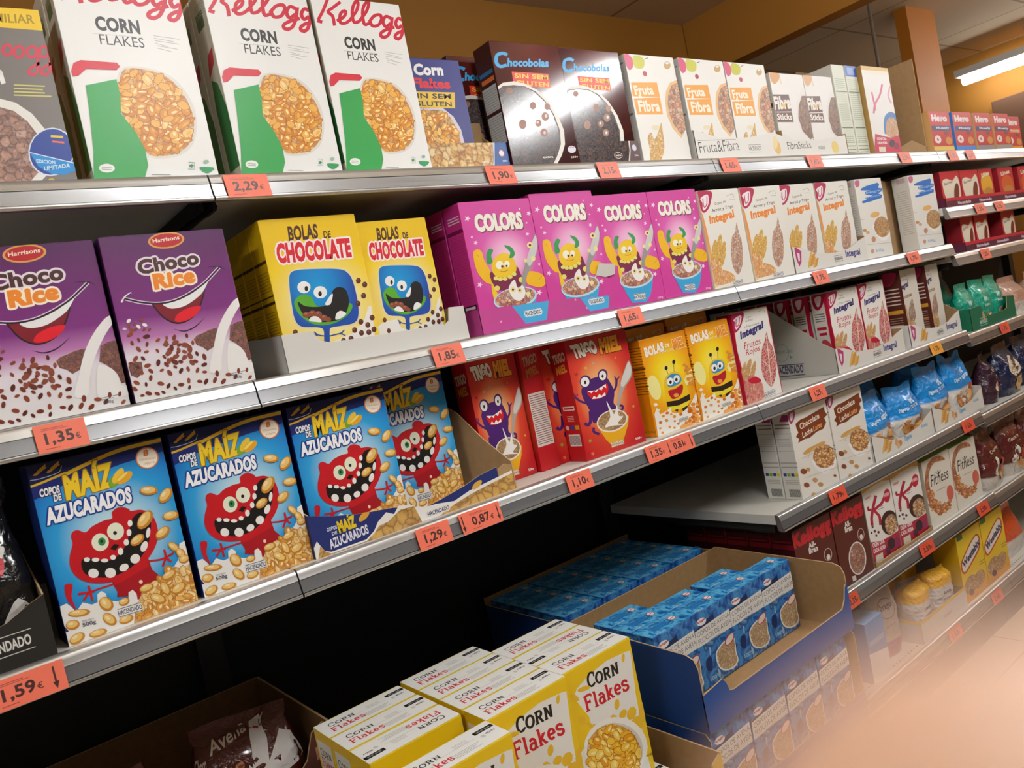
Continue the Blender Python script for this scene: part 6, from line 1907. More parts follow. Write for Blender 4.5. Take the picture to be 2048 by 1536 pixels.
put(mb.mesh('cardboard_divider'), 'cardboard_divider', 'upright brown cardboard side between the two blue striped boxes', 'cardboard', 2.752, 1.345, S2 + 0.0003)
mb = MB(); mb.box(0, 0.195, 0, 0.004, 0, 0.265, BROWN)
put(mb.mesh('cardboard_sheet'), 'cardboard_sheet', 'brown cardboard sheet behind the right blue striped box', 'cardboard', 2.925, 1.405, S2 + 0.0003)
# maize flake tray with torn flap
W = 0.452
FPM = [(0, 0), (W, 0), (W, 0.056), (W - 0.05, 0.050), (0.36, 0.040), (0.30, 0.030), (0.235, 0.022), (0.222, 0.005), (0.212, 0.036), (0.18, 0.044), (0.11, 0.052), (0.05, 0.064), (0, 0.078)]
a = plain(W, 0.08)
a.p('#f1efe8', [(0, 0), (0, 0.02), (0.008, 0.030), (0.018, 0.010), (0.03, 0.004), (0.10, 0.004), (0.118, 0.014), (0.13, 0.028), (0.15, 0.040), (0.165, 0.032), (0.18, 0.046), (0.2, 0.046), (0.22, 0.03), (0.30, 0.018), (0.34, 0.028), (0.40, 0.034), (W, 0.04), (W, 0)])
hp = PILE(['#c08a2c', '#e0b04c', '#d09a3a'], 50, '#8a5a18', 0.8)
a.p(hp, [(0.004, 0), (0.012, 0.02), (0.020, 0.008), (0.03, 0.001), (0.10, 0.001), (0.118, 0.010), (0.13, 0.020), (0.15, 0.022), (0.18, 0.036), (0.21, 0.034), (0.22, 0), (0.01, 0)])
a.p(hp, [(0.26, 0.0), (0.30, 0.012), (0.34, 0.020), (0.40, 0.028), (W, 0.034), (W, 0)])
a.e('#dca43c', 0.105, 0.046, 0.013, 0.006, 25); a.e('#e0b04c', 0.36, 0.034, 0.014, 0.006, 20)
word(a, '#d9dcea', 'COPOS', 0.030, 0.040, 0.02, 0.007, 0.04); word(a, '#d9dcea', 'DE', 0.038, 0.031, 0.010, 0.006, 0.04)
a.t('#e8c820', 'MAÍZ', (0.052, 0.030), (0.088, 0.032), (0.050, 0.058), 0.07); a.t('#eceaf4', 'AZUCARADOS', (0.030, 0.008), (0.108, 0.013), (0.029, 0.026), 0.04)
word(a, '#1a2a66', 'HACENDADO', 0.235, 0.006, 0.05, 0.008, 0.02, oc='#e8e4dc', ow=0.3)
mb_flap = [(0, 0), (0.17, 0), (0.17, 0.19), (0.13, 0.165), (0.06, 0.10), (0.02, 0.07), (0, 0.056)]
tray('cardboard_tray', 'dark blue tray with yellow flakes and a sloping brown side, holding two blue boxes', 0.519, 0.519 + W - 0.037, 1.326, 0.17, S3, [(x * (W - 0.037) / W, h) for x, h in FPM], [(0, 0), (0.17, 0), (0.17, 0.11), (0.03, 0.085), (0, 0.078)], 0, F('#22306f'), art=clip_to(a, FPM), right=False, floor=False)
mb = MB(); mb.panel([(0.0, 0), (0.145, 0), (0.145, 0.19), (0.12, 0.175), (0.06, 0.11), (0.02, 0.075), (0, 0.058)], (0.040, 0, 0), (-0.28, 0.96, 0), (0, 0, 1), (0.96, 0.28, 0), 0.003, F('#22306f'), BROWN, EDGE)
mb.panel([(0, 0), (0.040, 0), (0.039, 0.052), (0.02, 0.058), (0, 0.050)], (0, 0, 0), (1, 0, 0), (0, 0, 1), (0, -1, 0), 0.003, BROWN, BROWN, EDGE)
put(mb.mesh('tray_flap'), 'tray_flap', 'torn brown cardboard flap sloping up beside the red honey box', 'cardboard', 0.936, 1.326, S3 + 0.0003)
# red fruit tray, tall grey side towards the camera
W = 0.435
a = plain(W, 0.08); integral_print(a, W)
l = Art(0.42, 0.30, (1500, 480, 2.954), face=[(2.262, 1.74, 0.0), (2.262, 1.32, 0.0), (2.262, 1.32, -0.30), (2.262, 1.74, -0.30)])
l = Art(0.42, 0.30, B6, face=[(2.262, 1.74, S3 + 0.30), (2.262, 1.32, S3 + 0.30), (2.262, 1.32, S3), (2.262, 1.74, S3)])
l.ring('#7a9a82', 222, 665, 40, 52, 3); l.t('#6f9078', 'Bajo en Grasa', (190, 680), (285, 668), (188, 648), 0.0); l.star('#6f9a78', 275, 690, 14, 3)
l.t('#3a3a5a', 'HACENDADO', (190, 795), (352, 780), (184, 748), 0.04); l.l('#3a3a5a', [(190, 808), (360, 792)], 5); l.l('#3a3a5a', [(184, 742), (352, 728)], 5)
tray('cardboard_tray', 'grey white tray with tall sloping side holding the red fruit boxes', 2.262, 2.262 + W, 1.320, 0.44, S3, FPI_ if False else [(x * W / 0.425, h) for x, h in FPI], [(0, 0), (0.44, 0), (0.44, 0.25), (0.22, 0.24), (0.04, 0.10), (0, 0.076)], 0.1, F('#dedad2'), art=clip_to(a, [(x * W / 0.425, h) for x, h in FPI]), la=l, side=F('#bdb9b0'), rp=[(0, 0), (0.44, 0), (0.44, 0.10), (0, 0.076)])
a = plain(W, 0.08); integral_print(a, W, 0.20, 0.27)
tray('cardboard_tray', 'white tray with wheat print holding the brown sided chocolate boxes', 2.745, 2.745 + 0.40, 1.320, 0.28, S3, [(x * 0.40 / 0.425, h * 1.02) for x, h in FPI], [(0, 0), (0.28, 0), (0.28, 0.1), (0, 0.078)], 0.18, F('#e6e3dc'), art=clip_to(a, [(x * 0.40 / 0.425, h) for x, h in FPI]), rp=[(0, 0), (0.28, 0), (0.28, 0.19), (0.1, 0.14), (0, 0.076)])
# green tray
W = 0.43
FP = [(0, 0), (W, 0), (W, 0.085), (W - 0.07, 0.092), (W - 0.085, 0.046), (W - 0.11, 0.040), (0.15, 0.040), (0.12, 0.05), (0.10, 0.088), (0, 0.086)]
a = plain(W, 0.09); word(a, '#cfe6dc', 'HACENDADO', 0.07, 0.016, 0.07, 0.016, 0.02); a.l('#cfe6dc', [(0.07, 0.010), (0.14, 0.010)], 0.0015); a.l('#cfe6dc', [(0.07, 0.038), (0.14, 0.038)], 0.0015, hold=True)
a.e('#c89a6a', 0.115, 0.045, 0.012, 0.02)
tray('cardboard_tray', 'dark green tray with cut out front holding the teal bags', 3.236, 3.236 + W, 1.318, 0.22, -0.330, FP, [(0, 0), (0.22, 0), (0.22, 0.09), (0, 0.086)], 0.09, F('#0e6a4c'), F('#0c5a40'), art=clip_to(a, FP))


def nut_print(W):
    a = plain(W, 0.09)
    wheatmark(a, 0.06, 0.028, 1.5); wheatmark(a, 0.085, 0.018, 1.2); a.e('#dca878', 0.15, 0.03, 0.012, 0.012); a.e('#c89060', 0.172, 0.022, 0.012, 0.010); a.e('#e2bc90', 0.158, 0.016, 0.01, 0.01)
    word(a, '#7ab4dc', 'Digestive', 0.205, 0.016, 0.05, 0.02, 0.04); word(a, '#9ac4e0', 'Avena', W - 0.09, 0.034, 0.05, 0.014, 0.04)
    return a


W = 0.418
FPB = [(0, 0), (W, 0), (W, 0.078), (W - 0.03, 0.070), (W - 0.10, 0.046), (W / 2, 0.036), (0.12, 0.044), (0.05, 0.070), (0, 0.084)]
for nm, x, in (('white tray with nuts printed on it holding the left blue bags', 2.380), ('white tray with nuts printed on it holding the right blue bags', 2.808)):
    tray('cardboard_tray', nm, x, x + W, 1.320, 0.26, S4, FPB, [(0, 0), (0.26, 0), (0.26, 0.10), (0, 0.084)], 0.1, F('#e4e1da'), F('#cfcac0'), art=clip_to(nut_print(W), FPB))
W = 0.395
tray('cardboard_tray', 'very low brown cardboard tray under the white boxes with letter K', 2.278, 2.278 + W, 1.322, 0.2, S5, [(0, 0), (W, 0), (W, 0.012), (W * .6, 0.010), (W * .3, 0.013), (0.02, 0.011), (0, 0.02)], [(0, 0), (0.2, 0), (0.2, 0.02), (0, 0.016)], 0, BROWN, BROWN)
W = 0.345
a = plain(W, 0.076); a.p('#e8bc3a', [(0, 0.066), (W, 0.066), (W, 0.076), (0, 0.076)]); word(a, '#c8a8a0', 'Hacendado', 0.16, 0.028, 0.06, 0.014, 0.03)
l = plain(0.26, 0.076); l.p('#e8bc3a', [(0, 0.066), (0.26, 0.066), (0.26, 0.076), (0, 0.076)]); l.l('#b8b0a8', [(0.08, 0.03), (0.16, 0.03)], 0.003); l.l('#b8b0a8', [(0.08, 0.04), (0.14, 0.04)], 0.003, hold=True)
tray('cardboard_tray', 'white tray with yellow rim holding the yellow topped bags', 2.478, 2.478 + W, 1.320, 0.26, BASEZ, [(0, 0), (W, 0), (W, 0.076), (0, 0.076)], [(0, 0), (0.26, 0), (0.26, 0.076), (0, 0.076)], 0.076, F('#dcd7d0'), art=a, la=l)
fit(m_wb, CB, 'yellow wheat biscuit box in the shade behind the yellow topped bags, left', CC, 2.46, 2.65, 1.66, BASEZ, 0.205)
fit(m_wb, CB, 'yellow wheat biscuit box in the shade behind the yellow topped bags, right', CC, 2.66, 2.82, 1.66, BASEZ, 0.205)

# --- blue oat cases
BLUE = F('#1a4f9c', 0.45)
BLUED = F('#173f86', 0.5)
W = 0.624
fr = [(0, 0), (W, 0), (W, 0.125), (W - 0.010, 0.118), (W - 0.022, 0.085), (W - 0.040, 0.066), (0.105, 0.060), (0.090, 0.064), (0.082, 0.086), (0.072, 0.098), (0, 0.090)]
sd = [(0, 0), (0.42, 0), (0.42, 0.188), (0.03, 0.178), (0.008, 0.170), (0, 0.150)]
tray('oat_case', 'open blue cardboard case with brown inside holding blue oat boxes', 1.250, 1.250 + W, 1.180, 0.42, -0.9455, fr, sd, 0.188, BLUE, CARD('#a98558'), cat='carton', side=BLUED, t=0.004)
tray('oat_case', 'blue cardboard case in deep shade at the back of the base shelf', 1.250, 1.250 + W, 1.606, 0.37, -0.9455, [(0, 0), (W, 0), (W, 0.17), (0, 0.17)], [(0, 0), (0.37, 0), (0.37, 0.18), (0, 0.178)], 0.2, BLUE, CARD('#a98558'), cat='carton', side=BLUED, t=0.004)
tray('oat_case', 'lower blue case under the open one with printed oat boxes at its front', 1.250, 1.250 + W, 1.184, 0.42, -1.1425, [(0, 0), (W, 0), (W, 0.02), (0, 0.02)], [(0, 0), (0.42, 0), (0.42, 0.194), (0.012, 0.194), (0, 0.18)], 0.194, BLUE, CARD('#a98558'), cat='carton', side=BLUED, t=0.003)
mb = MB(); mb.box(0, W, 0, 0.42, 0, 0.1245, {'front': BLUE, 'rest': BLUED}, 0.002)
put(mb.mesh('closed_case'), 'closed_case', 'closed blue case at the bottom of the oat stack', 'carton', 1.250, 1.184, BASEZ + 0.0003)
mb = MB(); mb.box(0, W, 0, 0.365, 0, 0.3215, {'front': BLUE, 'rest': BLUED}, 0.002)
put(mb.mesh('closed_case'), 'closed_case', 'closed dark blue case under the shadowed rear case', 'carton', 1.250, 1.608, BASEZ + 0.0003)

# the whole oat stack keeps clear of the next bay
KO = 0.962
for o in [q for q in C.objects if q not in oat0 and q.parent is None and (q.name.startswith(('oat_', 'closed_case')))]:
    L = o.location
    o.scale = tuple(v * KO for v in o.scale)
    o.location = (L.x * KO, L.y * KO, (L.z - EYE) * KO + EYE)
    if o.name.startswith('closed_case'):
        top = (L.z - EYE) + (0.1245 if o.name == 'closed_case' else 0.3215) * KO
        o.scale = (KO, KO, (top - BASEZ - 0.0005) / (0.1245 if o.name == 'closed_case' else 0.3215))
        o.location.z = BASEZ + 0.0005 + EYE

# --- corn flake case
W = 0.668
sd = [(0, 0), (0.40, 0), (0.40, 0.355), (0.0, 0.355)]
l = plain(0.4, 0.355); l.p('#f2cb16', [(0, 0), (0.4, 0), (0.4, 0.355), (0, 0.355)])
o = tray('corn_flake_case', 'brown case printed yellow under the corn flake stack', 0.500, 0.500 + W, 1.084, 0.415, BASEZ, [(0, 0), (W, 0), (W, 0.355), (W - 0.03, 0.34), (W - 0.08, 0.10), (0, 0.08)], [(0, 0), (0.415, 0), (0.415, 0.325), (0, 0.3)], 0.31, F('#e8bc2c'), CARD('#a98558'), cat='carton', rp=[(0, 0), (0.415, 0), (0.415, 0.355), (0, 0.355)], t=0.004, floor=False)
mb = MB(); mb.box(0.005, W - 0.005, 0.005, 0.41, 0, 0.0435, BROWN)
put(mb.mesh('cardboard_pad'), 'cardboard_pad', 'cardboard pad lying in the yellow printed case', 'cardboard', 0.500, 1.084, BASEZ + 0.0003)

# --- brown chocolate carton at the lower left
W, H, D = 0.62, 0.585, 0.405
BR2 = F('#5c3226', 0.6)
fr = [(0, 0), (W, 0), (W, H - 0.010), (W - 0.012, H), (W - 0.038, H - 0.012), (W - 0.052, H - 0.045), (W - 0.058, H - 0.06), (W - 0.075, H - 0.075), (W - 0.078, H - 0.11), (W - 0.09, H - 0.16), (0, H - 0.18)]
tt = 0.005
INN = CARD('#86643c')
mb = MB()
mb.panel(fr, (0, 0, 0), (1, 0, 0), (0, 0, 1), (0, -1, 0), tt, BR2, INN, EDGE)
sp1 = MB(); sp1.panel([(0, 0), (D, 0), (D, H), (0, H)], (W, 0, 0), (0, 1, 0), (0, 0, 1), (1, 0, 0), tt, BR2, INN, EDGE)
sp2 = MB(); sp2.panel([(0, 0), (D, 0), (D, H), (0, H)], (0, 0, 0), (0, 1, 0), (0, 0, 1), (-1, 0, 0), tt, BR2, INN, EDGE)
bp_ = MB(); bp_.panel([(0, 0), (W, 0), (W, H), (0, H)], (0, D, 0), (1, 0, 0), (0, 0, 1), (0, 1, 0), tt, BR2, INN, EDGE)
fl_ = MB(); fl_.box(tt, W - tt, tt, D - tt, 0, 0.32, BROWN)
for x, z, r in ((W - 0.028, H - 0.055, 0.2), (W - 0.035, H - 0.105, -0.3), (W - 0.05, H - 0.15, 0.5)):
    mb.panel([(-0.011, -0.013), (0.011, -0.010), (0.013, 0.012), (-0.010, 0.013)], (x, -0.0006, z), (math.cos(r), 0, math.sin(r) * .3), (0, 0, 1), (0, -1, 0), 0.0005, '#b98a72', '#b98a72', '#b98a72')
for i in range(40):   # open flutes of the torn edge
    z = H - 0.004 - i * 0.006
    mb.panel([(0, 0), (0.004, 0.003), (0.004, 0.0042), (0, 0.0012)], (W - 0.0002, -0.0008, z - 0.006), (-1, 0, 0), (0, 0, 1), (0, -1, 0), 0.0006, EDGE, EDGE, EDGE)
put((None, [('front_panel', mb.mesh('front_panel')), ('side_panel', sp1.mesh('side_panel')), ('side_panel', sp2.mesh('side_panel')), ('back_panel', bp_.mesh('back_panel')), ('inner_pad', fl_.mesh('inner_pad'))]), 'chocolate_carton', 'torn brown carton with pale squares at the lower left, holding glossy brown bags', 'carton', 0.560 - W, 1.555, BASEZ + 0.0003)

# --- black case on the third shelf
W = 0.25
a = plain(W, 0.1)
word(a, '#e6e4de', 'HACENDADO', 0.157, 0.026, 0.066, 0.015, 0.03); a.l('#e6e4de', [(0.155, 0.020), (0.226, 0.020)], 0.001); a.l('#e6e4de', [(0.155, 0.047), (0.226, 0.047)], 0.001, hold=True)
tray('black_tray', 'black cardboard tray with white lettering beside the nearest blue box', 0.115 - W, 0.115, 1.315, 0.24, S3, [(0, 0), (W, 0), (W, 0.088), (W - 0.02, 0.080), (W - 0.05, 0.064), (W - 0.09, 0.055), (0, 0.05)], [(0, 0), (0.24, 0), (0.24, 0.15), (0, 0.088)], 0.1, F('#23211d', 0.5), CARD('#8a7860'), art=a)


# ================================================================ bags
def bag_mesh(name, W, D, H, mat, seed=0, crimp=0.03, wr=1.0, top_w=0.96, seal=None, lean=0.0, prints=None, dent=0.0, block=False):
    """filled pouch: bulging body, creased film, flat crimped seal"""
    rows = []
    n = 36
    nz = 26
    sd = Vector((seed * 7.3, seed * 3.1, seed * 1.7))

    def pt(u, v, off=0.0):
        """u: angle 0..1 round the section, v: height 0..1"""
        a = 2 * PI * u
        body = 1 - crimp / H
        if v < body:
            q = v / body
            d = D / 2 * (1 - (abs(q - 0.42) / 0.62) ** 2.6) if q > 0.42 else D / 2 * (0.80 + 0.20 * math.sin(PI / 2 * q / 0.42))
            if block:
                d = D / 2 * min(1, (1 - q) * 9 + 0.25)
            d = max(d, 0.004)
            w = W / 2 * ((0.93 + 0.07 * math.sin(PI * min(q * 1.2, 1))) * (1 - (1 - top_w) * q ** 3))
        else:
            d = 0.0022
            w = W / 2 * top_w
        cx, cy = math.cos(a), math.sin(a)
        x = w * math.copysign(abs(cx) ** 0.55, cx)
        y = d * math.copysign(abs(cy) ** 0.85, cy)
        p = Vector((x, y, v * H))
        k = wr * (0.35 if v > body else 1.0)
        nz_ = noise.noise(Vector((x * 22, y * 9, v * H * 26)) + sd) * 0.007 + abs(noise.noise(Vector((x * 60, y * 20, v * H * 30)) + sd * 2)) * 0.004 + noise.noise(Vector((x * 90 + v * 14, y * 30, v * H * 80)) + sd) * 0.0022
        nn = Vector((cx * 0.3, cy, 0)).normalized()
        p += nn * nz_ * k * (0.3 + 0.7 * math.sin(PI * min(1, v + 0.15)))
        p += nn * off
        p.y += lean * v * v + math.sin(x * 40 + seed) * 0.004 * v ** 3
        p.z += noise.noise(Vector((x * 14, seed, 2))) * 0.012 * v ** 4 - dent * math.exp(-(x / (W * 0.25)) ** 2) * v ** 4
        p.z = max(p.z, 0.0004)
        return p
    mb = MB()
    for j in range(nz + 1):
        rows.append([pt(i / n, j / nz) for i in range(n)])
    cut = max(j for j in range(nz + 1) if j / nz <= 1 - crimp / H + 1e-6)
    cut = min(cut, nz - 1)
    mb.grid(rows[:cut + 1], mat, True, True)
    mb.face(rows[0][::-1], mat)
    sl = MB()
    sl.grid(rows[cut:], mat, True, True)
    sl.face(rows[-1], mat)

    def S_(a, b, k=1):
        """front surface point: a across 0..1, b up 0..1"""
        u = 0.5 + 0.5 * (0.04 + 0.92 * a)
        cx = -1 + 2 * a
        ang = math.acos(max(-1, min(1, math.copysign(abs(cx) ** (1 / 0.55), cx))))
        return pt(1 - ang / (2 * PI), b, 0.0007 + 0.00012 * k)
    if prints:
        pr = Art(1, 1, (0, 0, 1), quad=[(0, 1), (1, 1), (1, 0), (0, 0)])
        prints(pr)
        for poly, k, m in pr.out:
            # split long pieces so that the print follows the bulge
            todo = [poly]
            while todo:
                q = todo.pop()
                e = [(math.hypot(q[i][0] - q[i - 1][0], q[i][1] - q[i - 1][1]), i) for i in range(len(q))]
                L, i = max(e)
                if L > 0.09 and len(q) >= 3:
                    mid = ((q[i][0] + q[i - 1][0]) / 2, (q[i][1] + q[i - 1][1]) / 2)
                    r = q[i:] + q[:i]
                    h = len(r) // 2
                    todo.append([mid] + r[:h + 1])
                    todo.append([mid] + r[h:])
                    continue
                P = [S_(a_, b_, k) for a_, b_ in q]
                nn = (P[1] - P[0]).cross(P[2] - P[0])
                if nn.y > 0:
                    P.reverse()
                mb.face(P, m, False)
    return mb.mesh(name), [('seal', sl.mesh('seal'))]


TEAL = FOIL('#12a283', 0.28)
BLUEB = FOIL('#1590e0', 0.25, '#e6e0d8', 0.088)
BRN = FOIL('#5a2219', 0.16)
WHTG = FOIL('#e9e6e2', 0.2)
BLK = FOIL('#191817', 0.2)


def pr_teal(a):
    a.t('#cdeee4', 'Mix', (0.30, 0.48), (0.62, 0.50), (0.30, 0.60), 0.04); a.t('#cdeee4', 'Nueces', (0.28, 0.36), (0.68, 0.38), (0.28, 0.44), 0.04)
    a.e('#c8986c', 0.5, 0.16, 0.22, 0.10); a.e('#7a3c2a', 0.42, 0.16, 0.05, 0.03); a.e('#eadcc8', 0.56, 0.14, 0.06, 0.04)


g = 'teal bags in the green tray'
m = [bag_mesh('teal_bag', 0.15, 0.07, 0.20, TEAL, 3 + i, prints=pr_teal, top_w=0.92) for i in range(2)]
for i, (x, y, z, yaw, roll, lb) in enumerate(((3.318, 1.376, -0.322, 0.08, 0.0, 'teal bag with white lettering, left one in the green tray'), (3.458, 1.374, -0.322, -0.05, 0.02, 'teal bag with white lettering, middle one in the green tray'),
                                              (3.586, 1.376, -0.318, 0.05, 0.06, 'teal bag, right one, leaning in the green tray'), (3.345, 1.470, -0.322, -0.2, 0.0, 'teal bag in the second row of the green tray'))):
    put(m[i % 2], 'snack_bag', lb, 'bag', x, y, z, g, yaw=yaw, roll=roll, sx=0.86, sz=0.88)


def pr_blue(a):
    a.t('#cfe6f8', '0%', (0.55, 0.62), (0.72, 0.64), (0.55, 0.72), 0.05); a.t('#cfe6f8', 'azucares', (0.5, 0.54), (0.8, 0.56), (0.5, 0.6), 0.03)
    a.t('#dfeefa', 'Digestive', (0.15, 0.50), (0.45, 0.52), (0.15, 0.58), 0.03)
    a.e('#c88a50', 0.28, 0.24, 0.13, 0.13, 20); a.e('#b87038', 0.42, 0.18, 0.14, 0.10, -20); a.e('#d8a468', 0.66, 0.22, 0.14, 0.13, 40); a.e('#b45a30', 0.78, 0.36, 0.08, 0.08)


mt = [bag_mesh('blue_bag', 0.19, 0.085, 0.22, BLUEB, 11 + i, prints=pr_blue, wr=1.6, dent=0.02 * i) for i in range(3)]
for i, (x, y, sz, yaw, roll, gr, lb) in enumerate((
        (2.487, 1.376, 0.92, 0.05, -0.03, 0, 'blue topped bag, leftmost, dropped low in the left white tray'), (2.690, 1.376, 0.88, -0.05, 0.03, 0, 'blue topped bag with big white belly, right one in the left white tray'),
        (2.50, 1.495, 1.08, 0.0, 0.0, 0, 'blue topped bag in the second row of the left white tray'), (2.69, 1.497, 0.98, 0.0, 0.0, 0, 'blue topped bag, second row, right side of the left white tray'),
        (2.914, 1.376, 1.02, 0.0, 0.02, 1, 'blue topped bag, left one in the right white tray'), (3.116, 1.376, 1.08, 0.0, 0.0, 1, 'blue topped bag, right one in the right white tray'),
        (3.02, 1.49, 1.15, 0.0, -0.02, 1, 'blue topped bag in the second row of the right white tray'))):
    put(mt[i % 3], 'cereal_bag', lb, 'bag', x, y, S4 + 0.006, 'blue topped bags in the white trays', yaw=yaw, roll=roll, sz=sz, sx=0.98)


def pr_choc(a):
    a.t('#e6d6c6', 'Avena', (0.16, 0.80), (0.56, 0.88), (0.14, 0.88), 0.02); a.t('#e6d6c6', 'Choco', (0.02, 0.70), (0.12, 0.72), (0.02, 0.80), 0.02)
    a.p('#ece8e4', [(0.0, 0.22), (0.0, 0.46), (0.05, 0.52), (0.12, 0.50), (0.2, 0.56), (0.3, 0.5), (0.38, 0.62), (0.44, 0.55), (0.5, 0.68), (0.56, 0.60), (0.6, 0.72), (0.56, 0.80), (0.6, 0.92), (0.72, 0.95), (0.73, 0.80), (0.68, 0.66), (0.78, 0.74), (0.88, 0.82), (0.97, 0.78), (0.99, 0.6), (0.84, 0.56), (0.68, 0.5), (0.56, 0.40), (0.46, 0.30), (0.36, 0.22)])
    a.p('#ece8e4', [(0.60, 0.92), (0.70, 0.92), (0.64, 0.6), (0.5, 0.56)])
    for x, y, w in ((0.18, 0.60, 0.10), (0.36, 0.62, 0.09), (0.30, 0.44, 0.07), (0.2, 0.34, 0.09), (0.08, 0.62, 0.08), (0.44, 0.50, 0.05)):
        a.p('#8a4a28', [(x, y), (x + w, y + 0.02), (x + w * 1.1, y + 0.08), (x + 0.01, y + 0.07)]); a.p('#b87848', [(x + 0.01, y + 0.05), (x + w * 1.1, y + 0.08), (x + w * 0.9, y + 0.10), (x + 0.02, y + 0.085)])
    a.p('#f2eeea', [(0.60, 0.90), (0.68, 0.90), (0.76, 0.96), (0.70, 0.88)]); a.p('#c81c30', [(0.62, 0.885), (0.70, 0.90), (0.68, 0.87)])
    a.t('#d8ccc0', '500g', (0.16, 0.14), (0.34, 0.15), (0.16, 0.19), 0.03)


me = bag_mesh('chocolate_bag', 0.24, 0.13, 0.30, BRN, 31, prints=pr_choc, wr=1.5, top_w=0.8)
put(me, 'cereal_bag', 'glossy brown bag with white milk splash, right one in the torn brown carton', 'bag', 0.405, 1.655, BASEZ + 0.350, 'glossy brown bags in the torn carton', yaw=-0.15, tilt=-0.10, roll=0.05, sz=0.93)
me = bag_mesh('chocolate_bag', 0.24, 0.13, 0.30, BRN, 37, wr=1.8, top_w=0.9)
put(me, 'cereal_bag', 'glossy brown bag without print, left one in the torn brown carton', 'bag', 0.160, 1.655, BASEZ + 0.350, 'glossy brown bags in the torn carton', yaw=0.2, tilt=-0.05, roll=-0.1, sz=0.86)


def pr_black(a):
    a.t('#e8a030', 'Negro', (0.22, 0.62), (0.82, 0.68), (0.22, 0.80), 0.05)
    a.p('#e6e2dc', [(0.62, 0.57), (0.90, 0.64), (0.88, 0.57), (0.78, 0.53)], True); a.p('#b8182c', [(0.7, 0.53), (0.88, 0.58), (0.84, 0.48)], True)
    a.p('#c6c2bc', [(0.3, 0.02), (0.5, 0.24), (0.7, 0.10), (0.9, 0.34), (0.96, 0.04)], True); a.p('#8a4a2a', [(0.55, 0.16), (0.72, 0.18), (0.7, 0.26), (0.58, 0.24)])


put(bag_mesh('black_bag', 0.24, 0.09, 0.255, BLK, 41, prints=pr_black), 'cereal_bag', 'black bag with orange lettering in the black tray at the left edge', 'bag', -0.010, 1.375, S3 + 0.003)


def pr_rb(a):
    a.t('#e0c8b8', 'Crunchy', (0.2, 0.60), (0.75, 0.62), (0.2, 0.68), 0.03)
    for i, (x, y) in enumerate(((0.3, 0.3), (0.5, 0.2), (0.65, 0.36), (0.4, 0.42), (0.75, 0.2))):
        a.e(('#e8e0d4', '#c88a48', '#b83828')[i % 3], x, y, 0.12, 0.08, 30 * i)


mr = [bag_mesh('red_bag', 0.19, 0.10, 0.22, FOIL('#5e1c18', 0.18, '#cfc6bc', 0.05), 51 + i, prints=pr_rb, wr=1.7) for i in range(2)]
for i, (x, y, lb) in enumerate(((3.270, 1.372, 'dark red foil bag nearest to the flake ring boxes'), (3.480, 1.370, 'dark red foil bag in the middle of its shelf'), (3.690, 1.374, 'dark red foil bag farthest right on its shelf'), (3.36, 1.49, 'dark red foil bag in the back row of its shelf'))):
    put(mr[i % 2], 'snack_bag', lb, 'bag', x, y, -0.945, 'dark red foil bags', yaw=0.1 * (-1) ** i, sz=1.0)
mn = bag_mesh('purple_bag', 0.13, 0.09, 0.20, FOIL('#3a1a2c', 0.2), 61, prints=pr_rb)
put(mn, 'snack_bag', 'dark purple bag standing beside the right blue bags', 'bag', 3.42, 1.385, -0.640, yaw=0.3)


def pr_navy(a):
    a.e('#e2d4bc', 0.45, 0.55, 0.3, 0.2, 10); a.e('#c89a60', 0.38, 0.55, 0.14, 0.10); a.e('#d8b070', 0.6, 0.18, 0.3, 0.14)


mn = [bag_mesh('navy_bag', 0.22, 0.11, 0.21, FOIL('#171f46', 0.16), 71 + i, prints=pr_navy, wr=1.6) for i in range(2)]
put(mn[0], 'snack_bag', 'navy foil bag with pale picture, left one at the right edge', 'bag', 3.60, 1.385, -0.640, 'navy foil bags', yaw=0.1)
put(mn[1], 'snack_bag', 'navy foil bag with pale picture, cut by the right edge', 'bag', 3.855, 1.385, -0.640, 'navy foil bags', yaw=-0.1)
mg = bag_mesh('grey_bag', 0.30, 0.12, 0.24, FOIL('#4a4a44', 0.3), 81)
put(mg, 'snack_bag', 'dark grey bag in the shade behind the teal bags', 'bag', 3.60, 1.62, -0.330, yaw=0.0)
mp = bag_mesh('pale_bag', 0.2, 0.1, 0.16, FOIL('#c89a84', 0.3, '#e4dcd0', 0.05), 85)
put(mp, 'snack_bag', 'pale pink and white bag right of the green tray', 'bag', 3.79, 1.385, -0.330, yaw=0.0)
put(mp, 'snack_bag', 'pale pink and white bag cut by the right picture edge', 'bag', 4.03, 1.385, -0.330, yaw=0.2)


def pr_yel(a):
    a.t('#6a5a6a', 'Avena', (0.30, 0.52), (0.66, 0.53), (0.30, 0.60), 0.03); a.l('#8a8a8a', [(0.2, 0.44), (0.8, 0.45)], 0.012); a.l('#aaa6a2', [(0.2, 0.38), (0.7, 0.39)], 0.01)


ym = [bag_mesh('yellow_top_bag', 0.13, 0.09, 0.235, FOIL('#f2b41a', 0.3, '#dedad6', 0.165), 91 + i, prints=pr_yel, crimp=0.006, top_w=1.0, wr=0.7, block=True) for i in range(2)]
for i, (x, y, lb) in enumerate(((2.562, 1.376, 'white bag with yellow top, left one at the front of its tray'), (2.720, 1.376, 'white bag with yellow top, right one at the front of its tray'), (2.55, 1.485, 'white bag with yellow top, left one in the second row'), (2.70, 1.485, 'white bag with yellow top, right one in the second row'))):
    put(ym[i % 2], 'oat_bag', lb, 'bag', x, y, BASEZ + 0.003, 'yellow topped white bags', yaw=0.1 * (-1) ** i, sz=0.72 if i < 2 else 0.85)


